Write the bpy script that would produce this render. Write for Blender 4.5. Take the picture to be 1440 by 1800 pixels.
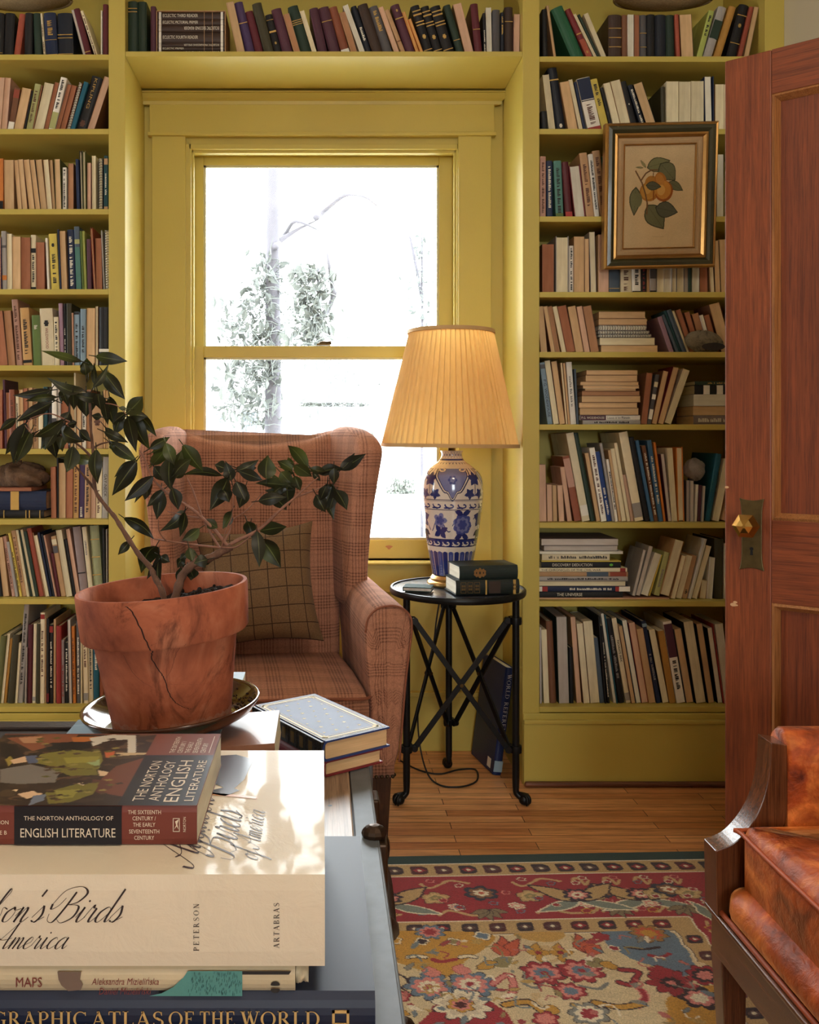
import bpy, math, random
import numpy as np
from mathutils import Vector, Matrix, Euler
random.seed(11)
for _o in list(bpy.data.objects):
    bpy.data.objects.remove(_o)
SC = bpy.context.scene
COL = SC.collection

# ------------------------------------------------------------------ camera
F, CX, CY, EYE = 1550.0, 565.0, 770.0, 1.17     # focal length (px of a 1440 wide frame), principal point, eye height
cam_d = bpy.data.cameras.new('camera')
cam_d.sensor_fit = 'HORIZONTAL'; cam_d.sensor_width = 36.0
cam_d.lens = 36.0 * F / 1440.0
cam_d.shift_x = (720 - CX) / 1440.0
cam_d.shift_y = -(900 - CY) / 1440.0
cam_d.clip_start = 0.05
cam = bpy.data.objects.new('camera', cam_d)
cam.location = (0, 0, EYE); cam.rotation_euler = (math.pi / 2, 0, 0)
COL.objects.link(cam); SC.camera = cam

# ------------------------------------------------------------------ sky, daylight, exposure
world = bpy.data.worlds.new('overcast_sky'); SC.world = world
world.use_nodes = True
_bg = world.node_tree.nodes['Background']
_bg.inputs[0].default_value = (0.95, 0.98, 1.0, 1); _bg.inputs[1].default_value = 23.0

def area(name, loc, rot, sx, sy, power, color=(1, 1, 1)):
    d = bpy.data.lights.new(name, 'AREA'); d.shape = 'RECTANGLE'
    d.size = sx; d.size_y = sy; d.energy = power; d.color = color
    o = bpy.data.objects.new(name, d); o.location = loc; o.rotation_euler = rot
    COL.objects.link(o); return o
# sky portals: the window in view, plus rear and side windows added for fill
for _n, _loc, _rot, _sx, _sz in (('window_daylight', (0.0, 3.50, 1.50), (math.radians(-90), 0, 0), 1.1, 1.6),
                                 ('rear_fill_window_portal', (0.1, -4.72, 1.6), (math.radians(90), 0, 0), 1.4, 1.5),
                                 ('side_fill_window_portal', (-3.52, 2.2, 1.5), (math.radians(90), 0, math.radians(-90)), .62, 1.5)):
    _p = area(_n, _loc, _rot, _sx, _sz, 1); _p.data.cycles.is_portal = True
SC.view_settings.view_transform = 'Standard'; SC.view_settings.look = 'None'
SC.view_settings.exposure = 0.0; SC.view_settings.gamma = 1.0
SC.view_settings.use_curve_mapping = False
SC.cycles.use_denoising = True
SC.cycles.max_bounces = 8; SC.cycles.diffuse_bounces = 5; SC.cycles.glossy_bounces = 3
SC.cycles.transmission_bounces = 4; SC.cycles.transparent_max_bounces = 12
SC.cycles.sample_clamp_indirect = 6.0

# ------------------------------------------------------------------ measuring
def PX(px, Y): return (px - CX) * Y / F
def PZ(py, Y): return EYE - (py - CY) * Y / F
def PT(px, py, Y): return Vector((PX(px, Y), Y, PZ(py, Y)))

# ------------------------------------------------------------------ colour and materials
def lin(c):
    out = []
    for v in c[:3]:
        v = v / 255.0
        out.append(v / 12.92 if v <= 0.04045 else ((v + 0.055) / 1.055) ** 2.4)
    return tuple(out)
def L4(c): return lin(c) + (1.0,)
_M = {}
class NT:
    def __init__(s, name):
        s.m = bpy.data.materials.new(name); s.m.use_nodes = True
        s.t = s.m.node_tree; s.n = s.t.nodes; s.l = s.t.links
        s.b = s.n['Principled BSDF']; s.out = s.n['Material Output']
    def node(s, typ, **kw):
        n = s.n.new(typ)
        for k, v in kw.items(): setattr(n, k, v)
        return n
    def link(s, a, b): s.l.new(a, b)
    def math(s, op, a, b=None, c=None):
        n = s.node('ShaderNodeMath', operation=op)
        for i, v in enumerate((a, b, c)):
            if v is None: continue
            if isinstance(v, (int, float)): n.inputs[i].default_value = v
            else: s.link(v, n.inputs[i])
        return n.outputs[0]
    def mix(s, fac, a, b, blend='MIX'):
        n = s.node('ShaderNodeMix', data_type='RGBA', blend_type=blend)
        for i, v in ((0, fac), (6, a), (7, b)):
            if isinstance(v, (int, float)): n.inputs[i].default_value = v
            elif isinstance(v, tuple): n.inputs[i].default_value = v if len(v) == 4 else v + (1,)
            else: s.link(v, n.inputs[i])
        return n.outputs[2]
    def coord(s, kind='Object', scale=(1, 1, 1), rot=(0, 0, 0)):
        tc = s.node('ShaderNodeTexCoord'); mp = s.node('ShaderNodeMapping')
        mp.inputs['Scale'].default_value = scale; mp.inputs['Rotation'].default_value = rot
        s.link(tc.outputs[kind], mp.inputs[0]); return mp.outputs[0]
    def noise(s, vec, scale=5, detail=3, rough=0.55, dist=0.0):
        n = s.node('ShaderNodeTexNoise'); n.inputs['Scale'].default_value = scale
        n.inputs['Detail'].default_value = detail; n.inputs['Roughness'].default_value = rough
        n.inputs['Distortion'].default_value = dist
        s.link(vec, n.inputs['Vector']); return n.outputs[0]
    def ramp(s, fac, stops):
        r = s.node('ShaderNodeValToRGB'); e = r.color_ramp.elements
        while len(e) < len(stops): e.new(0.5)
        for i, (p, c) in enumerate(stops): e[i].position = p; e[i].color = c if len(c) == 4 else tuple(c) + (1,)
        s.link(fac, r.inputs[0]); return r.outputs[0]
    def bump(s, h, strength=0.3, dist=0.01):
        b = s.node('ShaderNodeBump'); b.inputs['Strength'].default_value = strength
        b.inputs['Distance'].default_value = dist
        s.link(h, b.inputs['Height']); s.link(b.outputs[0], s.b.inputs['Normal'])
    def set(s, color=None, rough=None, metal=None, spec=None, coat=None, coat_rough=None, sheen=None, emis=None):
        b = s.b
        if color is not None:
            if isinstance(color, tuple): b.inputs['Base Color'].default_value = color if len(color) == 4 else color + (1,)
            else: s.link(color, b.inputs['Base Color'])
        for v, k in ((rough, 'Roughness'), (metal, 'Metallic'), (spec, 'Specular IOR Level'), (coat, 'Coat Weight'),
                     (coat_rough, 'Coat Roughness'), (sheen, 'Sheen Weight')):
            if v is None: continue
            if isinstance(v, (int, float)): b.inputs[k].default_value = v
            else: s.link(v, b.inputs[k])
        return s.m

def plain(name, c, rough=0.55, metal=0.0, var=0.12, scale=14, bump=0.0, coat=0.0, spec=None):
    """A painted or plain material with a little procedural variation."""
    k = ('plain', name)
    if k in _M: return _M[k]
    t = NT(name); v = t.coord()
    n = t.noise(v, scale, 4)
    a, b = lin(c), lin(c)
    col = t.mix(n, tuple(x * (1 - var) for x in a), tuple(min(1, x * (1 + var)) for x in b))
    t.set(col, rough, metal, spec, coat if coat else None)
    if coat: t.set(coat_rough=0.08)
    if bump: t.bump(t.noise(v, scale * 6, 3), bump, 0.004)
    _M[k] = t.m; return t.m

# ------------------------------------------------------------------ mesh building
class MB:
    def __init__(s): s.v = []; s.f = []; s.mi = []; s.uv = {}; s.cur = 0
    def add(s, vs, fs, mi=None, uvs=None):
        o = len(s.v); s.v.extend([tuple(p) for p in vs])
        for i, f in enumerate(fs):
            if uvs is not None: s.uv[len(s.f)] = [uvs[j] for j in f]
            s.f.append(tuple(o + j for j in f)); s.mi.append(s.cur if mi is None else mi)
    def box(s, x0, x1, y0, y1, z0, z1, mi=None, M=None):
        vs = [(x, y, z) for z in (z0, z1) for y in (y0, y1) for x in (x0, x1)]
        if M is not None: vs = [tuple(M @ Vector(p)) for p in vs]
        s.add(vs, [(0, 2, 3, 1), (4, 5, 7, 6), (0, 1, 5, 4), (2, 6, 7, 3), (0, 4, 6, 2), (1, 3, 7, 5)], mi)
    def loft(s, rings, closed=True, cap=True, mi=None, uv=True, flip=False):
        """rings: lists of points, all the same length; quads between them, UVs in metres."""
        n = len(rings[0]); vs = [p for r in rings for p in r]; fs = []; uvl = []
        rr = n if closed else n - 1
        vv = 0.0; V = [0.0]
        for i in range(1, len(rings)):
            vv += sum((Vector(rings[i][j]) - Vector(rings[i - 1][j])).length for j in range(0, n, max(1, n // 6))) / len(range(0, n, max(1, n // 6)))
            V.append(vv)
        U = []
        for r in rings:
            u = [0.0]
            for j in range(1, n + 1): u.append(u[-1] + (Vector(r[j % n]) - Vector(r[j - 1])).length)
            U.append(u)
        o = len(s.v); s.v.extend([tuple(p) for p in vs])
        for i in range(len(rings) - 1):
            for j in range(rr):
                k = (j + 1) % n
                q = [(i * n + j, U[i][j], V[i]), (i * n + k, U[i][j + 1], V[i]), ((i + 1) * n + k, U[i + 1][j + 1], V[i + 1]), ((i + 1) * n + j, U[i + 1][j], V[i + 1])]
                if flip: q = q[::-1]
                if uv: s.uv[len(s.f)] = [(a[1], a[2]) for a in q]
                s.f.append(tuple(o + a[0] for a in q)); s.mi.append(s.cur if mi is None else mi)
        if cap and closed:
            a = [o + j for j in range(n)]; b = [o + (len(rings) - 1) * n + j for j in range(n)]
            s.f.append(tuple(a if flip else a[::-1])); s.mi.append(s.cur if mi is None else mi)
            s.f.append(tuple(b[::-1] if flip else b)); s.mi.append(s.cur if mi is None else mi)
    def lathe(s, prof, n=48, c=(0, 0), mi=None, cap=True):
        rings = [[(c[0] + r * math.cos(2 * math.pi * j / n), c[1] + r * math.sin(2 * math.pi * j / n), z) for j in range(n)] for r, z in prof]
        s.loft(rings, True, cap, mi)
    def tube(s, pts, rad, n=8, mi=None, cap=True):
        pts = [Vector(p) for p in pts]; m = len(pts)
        if not hasattr(rad, '__len__'): rad = [rad] * m
        rings = []; prev = None
        for i in range(m):
            d = (pts[min(i + 1, m - 1)] - pts[max(i - 1, 0)])
            if d.length < 1e-9: d = Vector((0, 0, 1))
            d.normalize()
            if prev is None:
                a = d.cross(Vector((0, 0, 1)))
                if a.length < 0.2: a = d.cross(Vector((1, 0, 0)))
            else: a = prev - d * prev.dot(d)
            a.normalize(); b = d.cross(a); prev = a
            rings.append([tuple(pts[i] + (a * math.cos(2 * math.pi * j / n) + b * math.sin(2 * math.pi * j / n)) * rad[i]) for j in range(n)])
        s.loft(rings, True, cap, mi)
    def prism(s, poly, d0, d1, axis='y', mi=None, M=None):
        """poly in the plane across axis: y -> (x,z), x -> (y,z), z -> (x,y)."""
        def P(a, b, d):
            p = {'y': (a, d, b), 'x': (d, a, b), 'z': (a, b, d)}[axis]
            return tuple(M @ Vector(p)) if M is not None else p
        n = len(poly)
        vs = [P(a, b, d0) for a, b in poly] + [P(a, b, d1) for a, b in poly]
        fs = [tuple(range(n))[::-1], tuple(range(n, 2 * n))] + [(i, (i + 1) % n, n + (i + 1) % n, n + i) for i in range(n)]
        s.add(vs, fs, mi)
    def flat(s, poly, P, mi=None):
        s.add([P(a, b) for a, b in poly], [tuple(range(len(poly)))], mi)
    def sphere(s, c, r, nu=16, nv=10, sc=(1, 1, 1), mi=None):
        rings = []
        for i in range(nv + 1):
            a = math.pi * (i / nv) - math.pi / 2
            a = max(-math.pi / 2 + 0.02, min(math.pi / 2 - 0.02, a))
            rings.append([(c[0] + sc[0] * r * math.cos(a) * math.cos(2 * math.pi * j / nu), c[1] + sc[1] * r * math.cos(a) * math.sin(2 * math.pi * j / nu), c[2] + sc[2] * r * math.sin(a)) for j in range(nu)])
        s.loft(rings, True, True, mi)
    def mesh(s, name, mats, smooth=False):
        me = bpy.data.meshes.new(name); me.from_pydata(s.v, [], s.f)
        for m in mats: me.materials.append(m)
        if any(s.mi): me.polygons.foreach_set('material_index', s.mi)
        if s.uv:
            ul = me.uv_layers.new(name='UVMap').data
            for fi, uvs in s.uv.items():
                p = me.polygons[fi]
                for k, li in enumerate(p.loop_indices): ul[li].uv = uvs[k]
        if smooth: me.polygons.foreach_set('use_smooth', [True] * len(me.polygons))
        me.update(); return me
    def build(s, name, mats, parent=None, smooth=False, recalc=True, bevel=0, seg=2, sub=0, angle=None, local=True):
        if not isinstance(mats, (list, tuple)): mats = [mats]
        me = s.mesh(name, mats, smooth)
        if recalc:
            import bmesh
            bm = bmesh.new(); bm.from_mesh(me); bmesh.ops.recalc_face_normals(bm, faces=bm.faces); bm.to_mesh(me); bm.free()
        o = bpy.data.objects.new(name, me); COL.objects.link(o)
        if parent is not None: o.parent = parent
        if bevel:
            b = o.modifiers.new('bevel', 'BEVEL'); b.width = bevel; b.segments = seg; b.limit_method = 'ANGLE'
            b.angle_limit = math.radians(40)
        if sub:
            q = o.modifiers.new('subdivision', 'SUBSURF'); q.levels = sub; q.render_levels = sub
        if angle is not None: me.set_sharp_from_angle(angle=math.radians(angle))
        return o

def thing(name, label, cat, loc=(0, 0, 0), rot=(0, 0, 0), group=None, kind=None):
    o = bpy.data.objects.new(name, None); COL.objects.link(o); o.empty_display_size = 0.05
    o.location = loc; o.rotation_euler = rot; tag(o, label, cat, group, kind); return o
def tag(o, label, cat, group=None, kind=None):
    if label: o['label'] = label
    if cat: o['category'] = cat
    if group: o['group'] = group
    if kind: o['kind'] = kind
    return o
def struct(o, label=None, cat=None):
    o['kind'] = 'structure'
    if label: o['label'] = label
    if cat: o['category'] = cat
    return o

def box_uv(o):
    """Cloth laid on by the face's main direction, in metres."""
    me = o.data; ul = me.uv_layers.active or me.uv_layers.new(name='UVMap'); ul = ul.data
    for p in me.polygons:
        n = p.normal; ax, ay, az = abs(n.x), abs(n.y), abs(n.z)
        for li in p.loop_indices:
            c = me.vertices[me.loops[li].vertex_index].co
            ul[li].uv = (c.x, c.z) if ay >= ax and ay >= az * .8 else (c.y, c.z) if ax >= az * .8 else (c.x, c.y)
    return o
def catmull(pts, k=6, closed=False):
    P = [Vector(p) for p in pts]; out = []
    n = len(P)
    for i in range(n if closed else n - 1):
        if closed: a, b, c, d = P[(i - 1) % n], P[i], P[(i + 1) % n], P[(i + 2) % n]
        else: a, b, c, d = P[max(i - 1, 0)], P[i], P[i + 1], P[min(i + 2, n - 1)]
        for j in range(k):
            t = j / k
            out.append(0.5 * ((2 * b) + (c - a) * t + (2 * a - 5 * b + 4 * c - d) * t * t + (3 * b - a - 3 * c + d) * t ** 3))
    if not closed: out.append(P[-1])
    return out

# ------------------------------------------------------------------ painted surfaces (dense mesh with a colour attribute)
class Canvas:
    """A small raster in surface units (metres); its colours become a point colour attribute of a dense grid."""
    def __init__(s, w, h, step, base):
        s.nx, s.ny = int(w / step) + 1, int(h / step) + 1
        s.w, s.h = w, h
        s.x, s.y = np.meshgrid(np.linspace(0, w, s.nx), np.linspace(0, h, s.ny))
        s.c = np.empty((s.ny, s.nx, 3), np.float32); s.c[:] = lin(base)
    def win(s, x0, x1, y0, y1):
        i0 = max(0, int((x0 / s.w) * (s.nx - 1)) - 1); i1 = min(s.nx, int((x1 / s.w) * (s.nx - 1)) + 3)
        j0 = max(0, int((y0 / s.h) * (s.ny - 1)) - 1); j1 = min(s.ny, int((y1 / s.h) * (s.ny - 1)) + 3)
        if i1 <= i0 or j1 <= j0: return None
        return slice(j0, j1), slice(i0, i1)
    def rect(s, x0, x1, y0, y1, c):
        m = (s.x >= x0) & (s.x < x1) & (s.y >= y0) & (s.y < y1); s.c[m] = lin(c)
    def fill(s, mask_fn, x0, x1, y0, y1, c):
        w = s.win(x0, x1, y0, y1)
        if w is None: return
        m = mask_fn(s.x[w], s.y[w]); s.c[w][m] = lin(c)
    def ell(s, cx, cy, rx, ry, c, rot=0.0):
        R = max(rx, ry); ca, sa = math.cos(rot), math.sin(rot)
        def f(x, y):
            a = (x - cx) * ca + (y - cy) * sa; b = -(x - cx) * sa + (y - cy) * ca
            return (a / rx) ** 2 + (b / ry) ** 2 < 1
        s.fill(f, cx - R, cx + R, cy - R, cy + R, c)
    def poly(s, pts, c):
        xs = [p[0] for p in pts]; ys = [p[1] for p in pts]
        def f(x, y):
            ins = np.zeros(x.shape, bool); n = len(pts)
            for i in range(n):
                x0, y0 = pts[i]; x1, y1 = pts[(i + 1) % n]
                if y0 == y1: continue
                cond = ((y0 > y) != (y1 > y)) & (x < (x1 - x0) * (y - y0) / (y1 - y0) + x0)
                ins ^= cond
            return ins
        s.fill(f, min(xs), max(xs), min(ys), max(ys), c)
    def line(s, pts, wd, c):
        for (x0, y0), (x1, y1) in zip(pts, pts[1:]):
            d = math.hypot(x1 - x0, y1 - y0) + 1e-9
            def f(x, y):
                t = np.clip(((x - x0) * (x1 - x0) + (y - y0) * (y1 - y0)) / d / d, 0, 1)
                return (x - x0 - t * (x1 - x0)) ** 2 + (y - y0 - t * (y1 - y0)) ** 2 < (wd / 2) ** 2
            s.fill(f, min(x0, x1) - wd, max(x0, x1) + wd, min(y0, y1) - wd, max(y0, y1) + wd, c)
    def petal(s, cx, cy, r, n, amp, c, rot=0.0, sq=1.0):
        def f(x, y):
            dx, dy = x - cx, (y - cy) / sq
            a = np.arctan2(dy, dx) + rot
            return np.hypot(dx, dy) < r * (1 - amp + amp * np.abs(np.cos(a * n / 2)))
        s.fill(f, cx - r, cx + r, cy - r * max(1, sq), cy + r * max(1, sq), c)
    def leaf(s, x0, y0, x1, y1, wd, c, edge=None):
        pts = []
        dx, dy = x1 - x0, y1 - y0; L = math.hypot(dx, dy); ux, uy = dx / L, dy / L
        for sg in (1, -1):
            R = range(0, 9) if sg == 1 else range(8, -1, -1)
            for i in R:
                t = i / 8; h = sg * wd * math.sin(math.pi * t ** 0.8) / 2
                pts.append((x0 + dx * t - uy * h, y0 + dy * t + ux * h))
        s.poly(pts, c)
        if edge: s.line(pts + pts[:1], L * 0.035, edge)
    def grid(s, name, P, mat, parent=None, wrap=False, smooth=True):
        nx, ny = s.nx, s.ny
        co = P(s.x.ravel(), s.y.ravel())
        me = bpy.data.meshes.new(name)
        me.vertices.add(nx * ny); me.vertices.foreach_set('co', np.ascontiguousarray(co, np.float32).ravel())
        i = np.arange(nx - 1); j = np.arange(ny - 1); I, J = np.meshgrid(i, j)
        a = (J * nx + I).ravel()
        q = np.stack([a, a + 1, a + nx + 1, a + nx], 1).astype(np.int32)
        me.loops.add(q.size); me.loops.foreach_set('vertex_index', q.ravel())
        me.polygons.add(len(q)); me.polygons.foreach_set('loop_start', np.arange(0, q.size, 4, dtype=np.int32))
        me.polygons.foreach_set('loop_total', np.full(len(q), 4, np.int32))
        at = me.color_attributes.new('paint', 'FLOAT_COLOR', 'POINT')
        rgba = np.ones((nx * ny, 4), np.float32); rgba[:, :3] = s.c.reshape(-1, 3)
        at.data.foreach_set('color', rgba.ravel())
        me.materials.append(mat); me.update(calc_edges=True)
        if smooth: me.polygons.foreach_set('use_smooth', np.ones(len(q), bool))
        me.validate()
        o = bpy.data.objects.new(name, me); COL.objects.link(o)
        if parent is not None: o.parent = parent
        return o
def painted(name, rough=0.6, spec=None, coat=0.0, bump=None, var=0.0, var_scale=60, sheen=None):
    t = NT(name); a = t.node('ShaderNodeVertexColor'); a.layer_name = 'paint'
    c = a.outputs[0]; v = t.coord()
    if var:
        n = t.noise(v, var_scale, 4)
        c = t.mix(1.0, c, t.ramp(n, [(0.25, (1 - var,) * 3), (0.75, (1 + var * 0.3,) * 3)]), 'MULTIPLY')
    t.set(c, rough, None, spec, coat if coat else None, 0.1 if coat else None, sheen)
    if bump: t.bump(t.noise(v, bump[0], 3), bump[1], bump[2])
    return t.m

# ------------------------------------------------------------------ lettering
_TX = {}
def text_geo(body, font='sans', shear=0.0):
    k = (body, font, shear)
    if k in _TX: return _TX[k]
    c = bpy.data.curves.new('lettering', 'FONT'); c.body = body; c.resolution_u = 2; c.shear = shear
    o = bpy.data.objects.new('lettering', c)
    m = bpy.data.meshes.new_from_object(o)
    vs = [v.co[:2] for v in m.vertices]; fs = [tuple(p.vertices) for p in m.polygons]
    bpy.data.objects.remove(o); bpy.data.curves.remove(c); bpy.data.meshes.remove(m)
    if vs:
        x0 = min(v[0] for v in vs); x1 = max(v[0] for v in vs)
        y0 = min(v[1] for v in vs); y1 = max(v[1] for v in vs)
        vs = [(v[0] - x0, v[1] - y0) for v in vs]; dims = (x1 - x0, y1 - y0)
    else: dims = (1, 1)
    _TX[k] = (vs, fs, dims); return _TX[k]
def put_text(mb, geo, origin, ux, uy, height=None, length=None, stretch=None, mi=None):
    """Lay lettering (unit geometry) into mb: origin + x*ux + y*uy, scaled to height and / or length."""
    vs, fs, (w, h) = geo
    if height is None: height = length * h / w
    sy = height / h; sx = sy if length is None else length / w
    if stretch: sx *= stretch
    o = Vector(origin); ux = Vector(ux); uy = Vector(uy)
    mb.add([tuple(o + ux * (x * sx) + uy * (y * sy)) for x, y in vs], fs, mi)
    return w * sx
# upright Roman capitals with thick and thin strokes and serifs
def _ser():
    G = {}
    T, N = 0.15, 0.055
    def bar(x0, y0, x1, y1, w):
        d = Vector((x1 - x0, y1 - y0)); n = Vector((-d.y, d.x)).normalized() * w / 2
        return [(x0 + n.x, y0 + n.y), (x0 - n.x, y0 - n.y), (x1 - n.x, y1 - n.y), (x1 + n.x, y1 + n.y)]
    def stem(x, y0=0, y1=1, w=T): return [bar(x, y0, x, y1, w)]
    def ser(x, y, w=0.3): return [[(x - w / 2, y), (x + w / 2, y), (x + w / 2, y + (0.04 if y < .5 else -0.04)), (x - w / 2, y + (0.04 if y < .5 else -0.04))]]
    def arc(cx, cy, rx, ry, a0, a1, n=14, t=T, m=N):
        out = []
        for i in range(n):
            q = []
            for a in (a0 + (a1 - a0) * i / n, a0 + (a1 - a0) * (i + 1) / n):
                a = math.radians(a); w = m + (t - m) * abs(math.cos(a)) ** 1.5
                q.append(((cx + (rx + w / 2) * math.cos(a), cy + (ry + m / 2) * math.sin(a)), (cx + (rx - w / 2) * math.cos(a), cy + (ry - m / 2) * math.sin(a))))
            out.append([q[0][0], q[0][1], q[1][1], q[1][0]])
        return out
    def beak(x, y, s): return [[(x, y), (x + 0.05, y), (x + 0.05, y - s * 0.24), (x + 0.02, y - s * 0.24), (x - 0.04, y - s * 0.03)]]
    V = 0.955
    G['A'] = ([bar(.42, V + .04, .12, 0.02, N), bar(.38, 1.0, .72, 0.02, T), bar(.2, .34, .62, .34, N)] + ser(.1, 0, .26) + ser(.74, 0, .3), .86)
    G['B'] = (stem(.18) + ser(.14, 0, .24) + ser(.14, 1, .24) + arc(.34, .75, .2, .225, -90, 90) + arc(.36, .27, .24, .245, -90, 90) + [bar(.1, V + .02, .36, V + .02, N), bar(.1, .52, .38, .52, N), bar(.1, .03, .38, .03, N)], .72)
    G['C'] = (arc(.46, .5, .36, .47, 48, 312, 20) + beak(.74, .95, 1) + beak(.74, .05, -.6), .84)
    G['D'] = (stem(.18) + ser(.14, 0, .24) + ser(.14, 1, .24) + arc(.4, .5, .38, .47, -90, 90, 18) + [bar(.1, .97, .42, .97, N), bar(.1, .03, .42, .03, N)], .9)
    G['E'] = (stem(.18) + ser(.14, 0, .24) + ser(.14, 1, .24) + [bar(.1, .975, .6, .975, N), bar(.2, .51, .46, .51, N), bar(.1, .025, .64, .025, N)] + beak(.58, 1, 1) + beak(.62, 0, -1) + [bar(.46, .4, .46, .62, .04)], .72)
    G['F'] = (stem(.18) + ser(.18, 0, .32) + ser(.14, 1, .24) + [bar(.1, .975, .6, .975, N), bar(.2, .51, .46, .51, N)] + beak(.58, 1, 1) + [bar(.46, .4, .46, .62, .04)], .68)
    G['G'] = (arc(.46, .5, .36, .47, 48, 300, 20) + beak(.74, .95, 1) + stem(.72, .05, .42) + ser(.7, .42, .3), .9)
    G['H'] = (stem(.18) + stem(.7) + [bar(.2, .52, .7, .52, N)] + sum([ser(x, y, .3) for x in (.18, .7) for y in (0, 1)], []), .9)
    G['I'] = (stem(.18) + ser(.18, 0, .32) + ser(.18, 1, .32), .38)
    G['K'] = (stem(.18) + ser(.18, 0, .32) + ser(.18, 1, .32) + [bar(.22, .42, .68, .97, N), bar(.36, .58, .74, .02, T)] + ser(.68, 1, .26) + ser(.74, 0, .28), .88)
    G['L'] = (stem(.18) + ser(.14, 0, .24) + ser(.18, 1, .32) + [bar(.1, .025, .6, .025, N)] + beak(.58, 0, -1.2), .68)
    G['N'] = ([bar(.18, 0, .18, 1, N), bar(.74, 0, .74, 1, N), bar(.17, .97, .72, .03, T)] + ser(.16, 0, .26) + ser(.12, 1, .22) + ser(.74, 1, .26), .92)
    G['O'] = (arc(.46, .5, .37, .47, 0, 360, 28), .92)
    G['P'] = (stem(.18) + ser(.18, 0, .32) + ser(.14, 1, .24) + arc(.36, .72, .24, .255, -90, 90) + [bar(.1, .97, .38, .97, N), bar(.2, .465, .38, .465, N)], .7)
    G['R'] = (stem(.18) + ser(.18, 0, .3) + ser(.14, 1, .24) + arc(.34, .74, .22, .235, -90, 90) + [bar(.1, .97, .36, .97, N), bar(.2, .5, .36, .5, N), bar(.38, .5, .74, .02, T)] + ser(.78, 0, .2), .84)
    G['S'] = (arc(.34, .735, .22, .24, 40, 250, 14, .12) + arc(.34, .265, .24, .24, 70, -140, 14, .13) + [bar(.22, .57, .46, .44, T)] + beak(.5, .96, 1) + [bar(.1, .04, .1, .26, .05)], .66)
    G['T'] = (stem(.38) + ser(.38, 0, .34) + [bar(.06, .975, .7, .975, N)] + beak(.67, 1, 1) + [[(.06, 1), (.1, 1), (.1, .76), (.06, .76)]], .76)
    G['U'] = (stem(.18, .28, 1) + [bar(.7, .28, .7, 1, N)] + arc(.44, .3, .26, .28, 180, 360, 14, .1) + ser(.18, 1, .3) + ser(.7, 1, .24), .86)
    G['W'] = ([bar(.12, .98, .36, .02, T), bar(.36, .02, .54, .98, N), bar(.5, .98, .76, .02, T), bar(.76, .02, 1.0, .98, N)] + ser(.12, 1, .28) + ser(.52, 1, .22) + ser(1.0, 1, .24), 1.1)
    G["'"] = ([[(.06, 1), (.16, 1), (.1, .72), (.06, .72)]], .2)
    G[' '] = ([], .42)
    return G
_SER = _ser()
def serif_geo(body, track=0.06):
    vs = []; fs = []; x = 0
    for ch in body:
        polys, adv = _SER.get(ch, _SER[' '])
        for p in polys:
            o = len(vs); vs.extend([(x + a, b) for a, b in p]); fs.append(tuple(range(o, o + len(p))))
        x += adv + track
    return vs, fs, (x, 1.0)
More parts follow.
